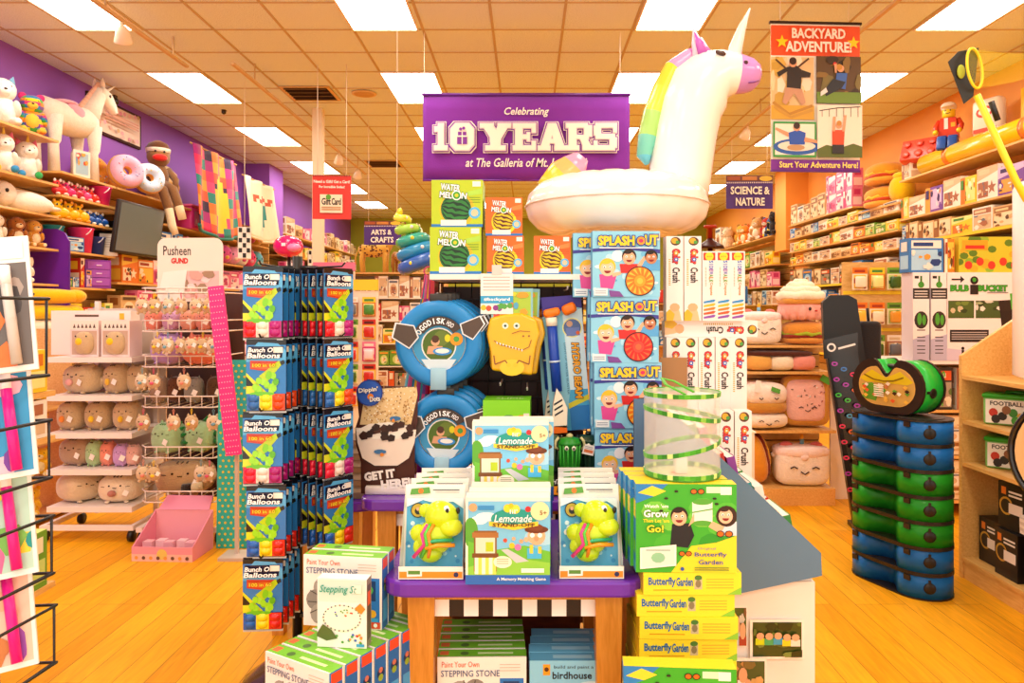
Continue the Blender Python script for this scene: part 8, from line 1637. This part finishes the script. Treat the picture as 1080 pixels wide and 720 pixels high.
# keyring plush hanging from rails
kp = {}
def keyring(label, loc, c, e, rz):
    if c not in kp:
        t = thing('keyring_plush', label, 'keyring plush', loc, rz, 'keyring cats hanging on the wire rack'); m = MB().ell((0, 0, -.075), (.042, .03, .045), c, e=.85)
        for sx in (-1, 1): m.lathe([(.012, 0), (.001, .018)], c, 6, (sx * .022, 0, -.036)); m.ell((sx * .02, -.012, -.118), (.01, .012, .01), c, None, 6, 5)
        mk('plush_body', m, 'plush', t); m = MB()
        for sx in (-1, 1): m.ell((sx * .016, -.029, -.068), (.004, .003, .005), '#1c1410', None, 6, 5)
        mk('face', m, 'matte', t); mk('treat', MB().ell((0, -.034, -.082), (.014, .008, .010), e, None, 8, 6), 'plush', t); mk('ribbon', MB().tube([(0, 0, -.03), (.006, 0, .0), (0, 0, .012), (-.006, 0, 0), (0, 0, -.03)], .002, e, 5), 'fabric', t); mk('paper_tag', MB().cbox((.03, -.03, -.07), (.024, .002, .026), '#f8f0e4', (0, R(30), 0)), 'card', t); kp[c] = t; return t
    return dup(kp[c], loc, rz, label)
kc = [('#d8bc94', '#e89078'), ('#ccac80', '#f0cc30'), ('#dcc4a0', '#78a8b8'), ('#d0b088', '#e0607c')]
for r_, (z, pxs) in enumerate(((1.60, (150, 164, 178, 192, 207, 221)), (1.352, (166, 178, 191, 203, 214, 226)), (1.125, (150, 163, 194)), (.868, (151, 184, 202, 226)), (.545, (151, 163, 212, 222)))):
    for i, px in enumerate(pxs): c, e = kc[(i + r_) % 4]; keyring('keyring cat plush, %s of the row hanging under the %s basket rail' % (ORD[i], nm[r_]), (PX(px, Yw - .05), Yw - .05 - .012 * (i % 2), z - .012), c, e, R(rnd.uniform(-20, 20)))
# pink floor display box
t = thing('pink_display_box', 'open pink cardboard display box on the floor under the wire rack', 'display box', (PX(178, 4.45), 4.51, 0), R(-3)); w, d = .37, .26; pk = '#ee9cac'
m = MB().box((-w / 2, -d / 2, 0), (w / 2, -d / 2 + .006, .085), pk).box((-w / 2, d / 2 - .006, 0), (w / 2, d / 2, .24), '#f0a8b4').box((-w / 2, -d / 2 + .0061, 0), (w / 2, d / 2 - .0061, .006), pk)
for sx in (-1, 1): m.prism([(-d / 2 + .007, 0), (d / 2 - .007, 0), (d / 2 - .007, .235), (-d / 2 + .007, .085)], (sx * (w / 2 - .003) + .003, 0, 0), (0, 1, 0), (0, 0, 1), .006, '#e890a4')
mk('box_body', m, 'card', t); mk('header_flap', MB().add([(-w * .44, d / 2 - .01, .24), (w * .44, d / 2 - .01, .24), (w * .40, d / 2 + .07, .31), (-w * .40, d / 2 + .07, .31), (-w * .44, d / 2 - .004, .238), (w * .44, d / 2 - .004, .238), (w * .40, d / 2 + .076, .308), (-w * .40, d / 2 + .076, .308)], [(0, 1, 2, 3), (5, 4, 7, 6), (0, 4, 5, 1), (2, 6, 7, 3)], '#d88098'), 'card', t)
m = MB(); a = Art(m, (-w / 2, -d / 2, 0), (1, 0, 0), (0, 0, 1), w, .085, 1, .0006); a.rect(0, 0, 1, .5, '#f4c4b4'); a.circ(.5, .5, .085, '#e8d068', 14)
for k in range(8): a.circ(.08 + .12 * k, .25, .03, '#6c4838' if k % 2 else '#e8a048', 8)
mk('printed_front', m, 'card', t); m = MB()
for k in range(5): m.cbox((-.13 + .065 * k, -.04 + .03 * (k % 2), .055), (.055, .05, .08), '#f4c8cc' if k % 2 else '#e8b0b8')
mk('blind_packs', m, 'card', t)
# teal dotted board and pink dotted leaning board
def dotted(label, px0, px1, py0, py1, Y, c, dc, lean, name):
    W, Hh = PX(px1, Y) - PX(px0, Y), PZ(py0, Y) - PZ(py1, Y); t = thing(name, label, 'dotted board', (PX((px0 + px1) / 2, Y), Y, max(.002, PZ(py1, Y))), rot=(R(-2), lean, 0)); mk('board', MB().box((-W / 2, 0, 0), (W / 2, .02, Hh), c), 'card', t); m = MB(); a = Art(m, (-W / 2, 0, 0), (1, 0, 0), (0, 0, 1), W, Hh, 1, .0004); g = random.Random(7)
    for k in range(int(Hh / .035)):
        for j in range(5): a.circ((j + .5 + .5 * (k % 2)) / 5.5, (k + .5) * .035 / Hh, .042, dc, 7); a.k -= .95
    mk('printed_dots', m, 'card', t); return t
dotted('teal board with yellow dots standing on the floor beside the plush racks', 228, 262, 381, 579, 4.62, '#2cb4a4', '#d8c838', 0, 'teal_dotted_board'); o = dotted('hot pink dotted board leaning between teal board and balloon rack', 238, 254, 300, 480, 4.40, '#e8388c', '#f8c0d8', R(-7), 'pink_dotted_board')
t = thing('board_stand', 'thin support stand behind the leaning pink dotted board', 'stand', (PX(252, 4.5), 4.46, 0)); mk('pole', MB().box((-.01, 0, .02), (.01, .02, .75), '#c8b8a8'), 'wire', t); mk('foot', MB().box((-.08, -.08, 0), (.08, .08, .02), '#c8b8a8'), 'wire', t)
t = thing('helmet_stand', 'thin black stand holding the pink helmet behind the balloon rack', 'stand', (PX(305, 5.0), 5.0, 0)); mk('pole', MB().tube([(0, 0, .02), (0, 0, PZ(268, 5.0))], .012, '#1c1814', 8), 'wire', t); mk('base', MB().lathe([(.16, 0), (.15, .015), (.02, .03)], '#1c1814', 20), 'wire', t)
t = thing('pink_helmet', 'hot pink toy helmet on a thin stand above the balloon packs', 'helmet', (PX(304, 5.0), 5.0, PZ(268, 5.0) + .003)); mk('helmet_shell', MB().ell((0, 0, .05), (.10, .10, .075), '#e0186c'), 'gloss', t); mk('visor', MB().ell((.06, -.07, .035), (.05, .04, .03), '#f080b0'), 'gloss', t); mk('badge', MB().cbox((.0, -.098, .055), (.025, .008, .02), '#f8e8f0'), 'plastic', t)
# ================================================================ activity pack rack at the entrance
FY = 1.06
t = thing('magazine_rack', 'black wire rack of coloring packs at the edge nearest the viewer', 'display rack', (-.98, 1.16, 0)); mk('pole', MB(base=t).tube([(-.99, 1.18, 0.02), (-.99, 1.18, 1.75)], .014, '#17130f', 8), 'wire', t); mk('base', MB(base=t).lathe([(.2, 0), (.19, .02), (.02, .04)], '#17130f', 24, (-.99, 1.18, 0)), 'wire', t)
lev = [(1.515, 1.395), (1.325, 1.235), (1.175, 1.085), (1.035, .945)]
for i, (zt_, zb_) in enumerate(lev):
    m = MB(base=t); xr = -.762 + .004 * i; P4 = [(-1.0, FY - .03), (xr, FY - .03), (xr + .012, FY + .10), (-1.0, FY + .10)]
    for z in (zt_, zb_): m.tube([(x, y, z - (.01 if k in (0, 3) else 0)) for k, (x, y) in enumerate(P4)], .0026, '#14110e', 6, closed=True)
    for x in (xr, xr - .075, xr - .15, xr - .225): m.tube([(x, FY - .03, zt_), (x, FY - .03, zb_), (x + .008, FY + .10, zb_), (x + .008, FY + .10, zt_)], .0022, '#14110e', 5)
    m.tube([(-1.0, FY + .03, zb_), (-.99, 1.17, zb_ + .01)], .003, '#14110e', 5); mk('wire_basket', m, 'wire', t)
def pack(label, loc, rz, tilt, cols, pen, seed, w=.13, h=.19):
    t = thing('coloring_pack', label, 'activity pack', loc, 0, 'coloring packs in the wire rack', (R(-14), tilt, rz)); m = MB().box((-w / 2, 0, 0), (w / 2, .006, h), '#f8f0ea'); mk('booklet', m, 'card', t); m = MB(); a = Art(m, (-w / 2, 0, 0), (1, 0, 0), (0, 0, 1), w, h, 1, .0001); a.photo(.04, .04, .96, .80, cols, seed, 14); a.rect(.06, .83, .94, .97, '#f8f4ee'); a.poly([(.1, .85), (.6, .85), (.66, .95), (.1, .95)], cols[1]); mk('picture', m, 'card', t); m = MB().tube([(.040, -.009, .01), (.034, -.009, .135)], .0075, pen, 10); m.tube([(.034, -.009, .135), (.033, -.009, .165)], .0075, '#f8f0f4', 10); mk('marker_pen', m, 'plastic', t); return t
S = [(['#6c6462', '#a89890', '#e87838', '#2c2828', '#484244'], '#c8c0b8', 'grey and orange'), (['#3898cc', '#e02878', '#f09828', '#f4c0d0', '#7c40a0'], '#e0148c', 'blue and pink'), (['#b8dcc8', '#289890', '#f0d838', '#78b850', '#e86898'], '#e01888', 'white and teal'), (['#f0c8b0', '#9850b0', '#c87838', '#f0b890', '#e8a0c0'], '#e0148c', 'cream and lilac')]
for i, (zt_, zb_) in enumerate(lev):
    for j in range(3): pack('%s coloring pack, %s from the basket end in the %s wire basket' % (S[i][2], ORD[j], nm[i]), (-.806 - .05 * j, FY + .045 + .004 * j - .02 * (j == 2), zb_ + .005), R(22), R(-7), S[i][0], S[i][1], i * 7 + j, h=.20 if i else .215)
# side gondola behind it with animal cartons
t = thing('side_gondola', 'wooden side shelf behind the wire rack, mostly outside the picture', 'shelving', (-2.21, 2.7, 0))
for z in (1.20, 1.035, .50): mk('shelf_board', MB(base=t).box((-2.43, 2.52, z - .02), (-1.735, 2.72, z), '#ffffff'), 'shelfwood', t)
mk('back_panel', MB(base=t).box((-2.43, 2.721, 0), (-1.95, 2.74, 1.45), '#ffffff'), 'shelfwood', t); mk('side_panel', MB(base=t).box((-2.451, 2.52, 0), (-2.431, 2.74, 1.45), '#ffffff'), 'shelfwood', t)
for z, c, n_, h in ((1.2015, 'yellow', 'upper', .15), (1.0365, 'white', 'middle', .135), (.5015, 'green', 'lower', .2)): toybox(c, 1, (-1.865, 2.62, z), (.25, .12, h), 0, '%s animal picture carton on the %s shelf behind the wire rack' % (c, n_), 'cartons on the side gondola')
for i, (px, py) in enumerate(((42, 442), (40, 408), (44, 478), (34, 520))): sitter('plush_animal', 'yellow stuffed animal peeking out beside the white rack, %s' % ('second from the bottom' if i == 2 else 'bottom one' if i == 3 else 'top one' if i == 1 else 'third from the bottom'), (PX(px, 5.2), 5.2, PZ(py, 5.2) - .15), .215, R(20), '#f0bc1c', '#f4e0a0', '#e8a810', 'yellow stuffed animals by the white rack')
t = thing('yellow_plush_rack', 'narrow wooden rack holding the yellow stuffed animals', 'shelving', (PX(38, 5.2), 5.2, 0))
for i, (px, py) in enumerate(((42, 442), (40, 408), (44, 478), (34, 520))): z = PZ(py, 5.2) - .152; mk('shelf_board', MB(base=t).box((PX(14, 5.2), 5.0, z - .015), (PX(54, 5.2), 5.42, z), '#ffffff'), 'shelfwood', t)
mk('back_panel', MB(base=t).box((PX(14, 5.2), 5.421, 0), (PX(54, 5.2), 5.44, 1.35), '#ffffff'), 'shelfwood', t)
# ================================================================ arts and crafts gondola with plush animals on top
AY = 10.9; AX0, AX1 = PX(348, AY), PX(470, AY)
t = thing('tall_gondola', 'tall craft gondola under the arts and crafts sign', 'shelving', ((AX0 + AX1) / 2, AY, 0)); zt = PZ(287, AY)
mk('back_panel', MB(base=t).box((AX0, AY + .35, 0), (AX1, AY + .37, zt - .03), '#ffffff'), 'slatwood', t); mk('top_board', MB(base=t).box((AX0, AY - .02, zt - .025), (AX1, AY + .6, zt), '#ffffff'), 'shelfwood', t)
for x in (AX0, AX1 - .03): mk('side_panel', MB(base=t).box((x, AY + .02, 0), (x + .03, AY + .349, zt - .026), '#ffffff'), 'shelfwood', t)
SZ_ = [PZ(p, AY) for p in (314, 338, 362, 386, 410)]
for z in SZ_: mk('shelf_board', MB(base=t).box((AX0 + .031, AY, z - .015), (AX1 - .031, AY + .349, z), '#f6ecdc'), 'card', t)
cols_ = [['white', 'pink', 'white', 'tan'], ['pink', 'black', 'tan', 'white', 'red'], ['yellow', 'tan', 'orange', 'white'], ['pink', 'green', 'yellow', 'tan'], ['tan', 'white', 'yellow', 'black'], ['pink', 'red', 'white'], ['yellow', 'white', 'red', 'pink'], ['tan', 'red']]
for k, z in enumerate(SZ_):
    g = random.Random(k + 50); x = AX0 + .05; i = 0; top = (zt if k == 0 else SZ_[k - 1]) - .03
    while x < AX1 - .12:
        w = g.choice((.16, .2, .26, .3)); c = g.choice(cols_[k]); h = (top - z) * g.uniform(.7, .94); w = min(w, AX1 - .04 - x)
        toybox(c, g.randrange(4), (x + w / 2, AY + .13, z + .0015), (w - .01, .2, h), 0, '%s craft carton, %s from the column end, %s gondola shelf' % (c, ORD[i], nm[k]), 'cartons on the tall craft gondola'); x += w; i += 1
def quad(name, label, loc, rz, L, H, c, spots=None, neck=.3, headc=None, maned=None):
    """a standing stuffed quadruped facing +X before turning"""
    t = thing(name, label, 'plush toy', loc, rz, 'standing animal plush on the craft gondola'); m = MB(); bz = H * .52; r = H * .15
    m.tube([(-L * .46, 0, bz), (-L * .36, 0, bz + .01), (0, 0, bz - .005), (L * .32, 0, bz + .02), (L * .42, 0, bz + .03)], [r * .6, r, r * .95, r * 1.08, r * .7], c, 12)
    m.tube([(L * .34, 0, bz + r * .4), (L * .46, 0, bz + neck * H * .6), (L * .54, 0, bz + neck * H)], [r * .8, r * .58, r * .5], c, 10); m.tube([(L * .50, 0, bz + neck * H + r * .1), (L * .64, 0, bz + neck * H - r * .1), (L * .76, 0, bz + neck * H - r * .5)], [r * .55, r * .5, r * .32], headc or c, 10)
    for x, y in ((-.36, -.5), (-.32, .5), (.30, -.5), (.36, .5)): m.tube([(L * x, y * r, bz), (L * x - (.02 if x < 0 else 0) * L, y * r, bz * .5), (L * x, y * r, 0)], [r * .5, r * .3, r * .3], c, 8)
    m.tube([(-L * .46, 0, bz + r * .3), (-L * .56, 0, bz - r), (-L * .55, 0, bz - r * 2.2)], [r * .14, r * .12, r * .2], c, 6); mk('plush_body', m, 'plush', t); g = random.Random(1); q = MB()
    if spots:
        for k in range(40): w, x = g.uniform(.2, 2.9), g.uniform(-.42, .4); q.ell((L * x, -r * .98 * math.sin(w) , bz + r * .98 * math.cos(w)), (r * .16, r * .08, r * .16) if spots != 'bands' else (r * .1, r * .1, r * .5), '#6c3c18' if spots != 'bands' else '#241c18', None, 6, 4)
        mk('markings', q, 'plush', t)
    e = MB()
    for sy in (-1, 1): e.ell((L * .55, sy * r * .45, bz + neck * H + r * .5), (r * .12, r * .2, r * .28), headc or c, None, 8, 6); e.ell((L * .64, sy * r * .42, bz + neck * H + r * .1), (r * .08, r * .06, r * .09), '#14100c', None, 6, 5)
    mk('ears_and_eyes', e, 'plush', t)
    if maned: mk('mane', MB().ell((L * .46, 0, bz + neck * H * .8), (r * 1.0, r * 1.1, r * 1.25), maned), 'plush', t)
    return t
ay = AY + .2
quad('cheetah_plush', 'big spotted golden cat plush standing on the craft gondola top', (PX(395, ay), ay, zt + .002), R(8), .50, .62, '#dca848', 'dots', .28); quad('lion_plush', 'brown maned lion plush beside the spotted cat plush', (PX(421, ay), ay + .14, zt + .002), R(-25), .30, .48, '#b87c34', None, .25, maned='#7c4818'); quad('zebra_plush', 'small zebra striped plush by the brown lion', (PX(433, ay), ay - .09, zt + .002), R(170), .30, .36, '#d8d0c0', 'bands', .25); quad('llama_plush', 'cream long-necked llama plush at the end by the rainbow cone', (PX(453, ay), ay + .16, zt + .002), R(165), .38, .72, '#f0dcb0', None, .42)
# middle spinner stands between balloon rack and craft gondola
def spinner(label, X, Y, zlo, zhi, nr, nc, cols, where, w=.17):
    t = thing('pegboard_stand', label, 'display stand', (X, Y, 0)); W = nc * w; mk('panel', MB().box((-W / 2, .01, .10), (W / 2, .03, zhi + .25), '#f0e0c8'), 'card', t); mk('foot', MB().box((-W / 2, -.16, 0), (W / 2, .2, .08), '#e0c8a0'), 'card', t); mk('header', MB().box((-W / 2, .0, zhi + .255), (W / 2, .04, zhi + .36), cols[0] and PALS[cols[0]][0]), 'card', t)
    zz = [zhi - (zhi - zlo) * k / (nr - 1) for k in range(nr)]; g = random.Random(where)
    for r, z in enumerate(zz):
        for i in range(nc):
            c = g.choice(cols); k = (c, g.randrange(2)); lab = '%s hanging pack, column %s, row %s of the %s' % (c, ORD[i], ORD[r], where); loc = (X - W / 2 + w * (i + .5), Y - .012, z)
            if k not in bp_proto: bp_proto[k] = blister(c, loc, lab, 'packs on the pegboard stands', 0)
            else: dup(bp_proto[k], loc, 0, lab, 'packs on the pegboard stands')
spinner('pale pegboard stand of small packs behind the balloon rack', PX(371, 7.2), 7.2, .55, 1.42, 5, 3, ['yellow', 'pink', 'white', 'red', 'green'], 'stand behind the balloon rack')
spinner('tall pegboard stand by the cream pole', PX(352, 9.0), 9.0, .5, 1.7, 6, 3, ['pink', 'white', 'yellow', 'tan', 'orange'], 'stand by the cream pole')
spinner('pegboard stand glimpsed between balloon packs and the plush display', PX(286, 7.8), 7.8, .5, 1.5, 5, 4, ['pink', 'white', 'purple', 'blue', 'orange'], 'stand behind the pink helmet')
# gondola rows seen under the unicorn between displays
t = thing('back_gondola', 'long low gondola near the green wall behind the white colouring boxes', 'shelving', (1.9, 15.0, 0)); mk('back_panel', MB(base=t).box((-1.5, 15.2, 0), (4.3, 15.22, 1.7), '#ffffff'), 'slatwood', t)
for z in (.3, .75, 1.2, 1.6): mk('shelf_board', MB(base=t).box((-1.5, 14.85, z - .02), (4.3, 15.199, z), '#ffffff'), 'shelfwood', t)
for k, z in enumerate((.3, .75, 1.2, 1.6)):
    if k == 0: continue
    g = random.Random(k); x = -1.45; i = 0
    while x < 4.1: w = g.choice((.3, .4, .5)); c = g.choice(['red', 'white', 'tan', 'blue', 'yellow']); toybox(c, i % 4, (x + w / 2, 15.02, z + .0015), (w - .02, .25, g.uniform(.24, .34)), 0, '%s carton, %s along the %s shelf of the back gondola' % (c, ORD[i], nm[3 - k]), 'cartons on the back gondola'); x += w; i += 1
# red plunger-like toy seen over the chalk boxes
t = thing('suction_toy', 'dark red plunger shaped toy above the sidewalk crayon boxes', 'toy', (PX(749, 9.0), 9.0, 0)); mk('stand_pole', MB().tube([(0, 0, .02), (0, 0, PZ(262, 9.0))], .03, '#5c1c10', 8), 'plastic', t); mk('foot', MB().lathe([(.25, 0), (.24, .02), (.03, .04)], '#2c1410', 20), 'plastic', t); z = PZ(262, 9.0); mk('suction_cup', MB().lathe([(.17, z), (.16, z + .03), (.05, z + .10), (.035, z + .12)], '#3c1410', 20), 'plastic', t); mk('grip', MB().lathe([(.03, z + .12), (.03, z + .24), (.08, z + .25), (.08, z + .28)], '#a82c18', 14), 'plastic', t)
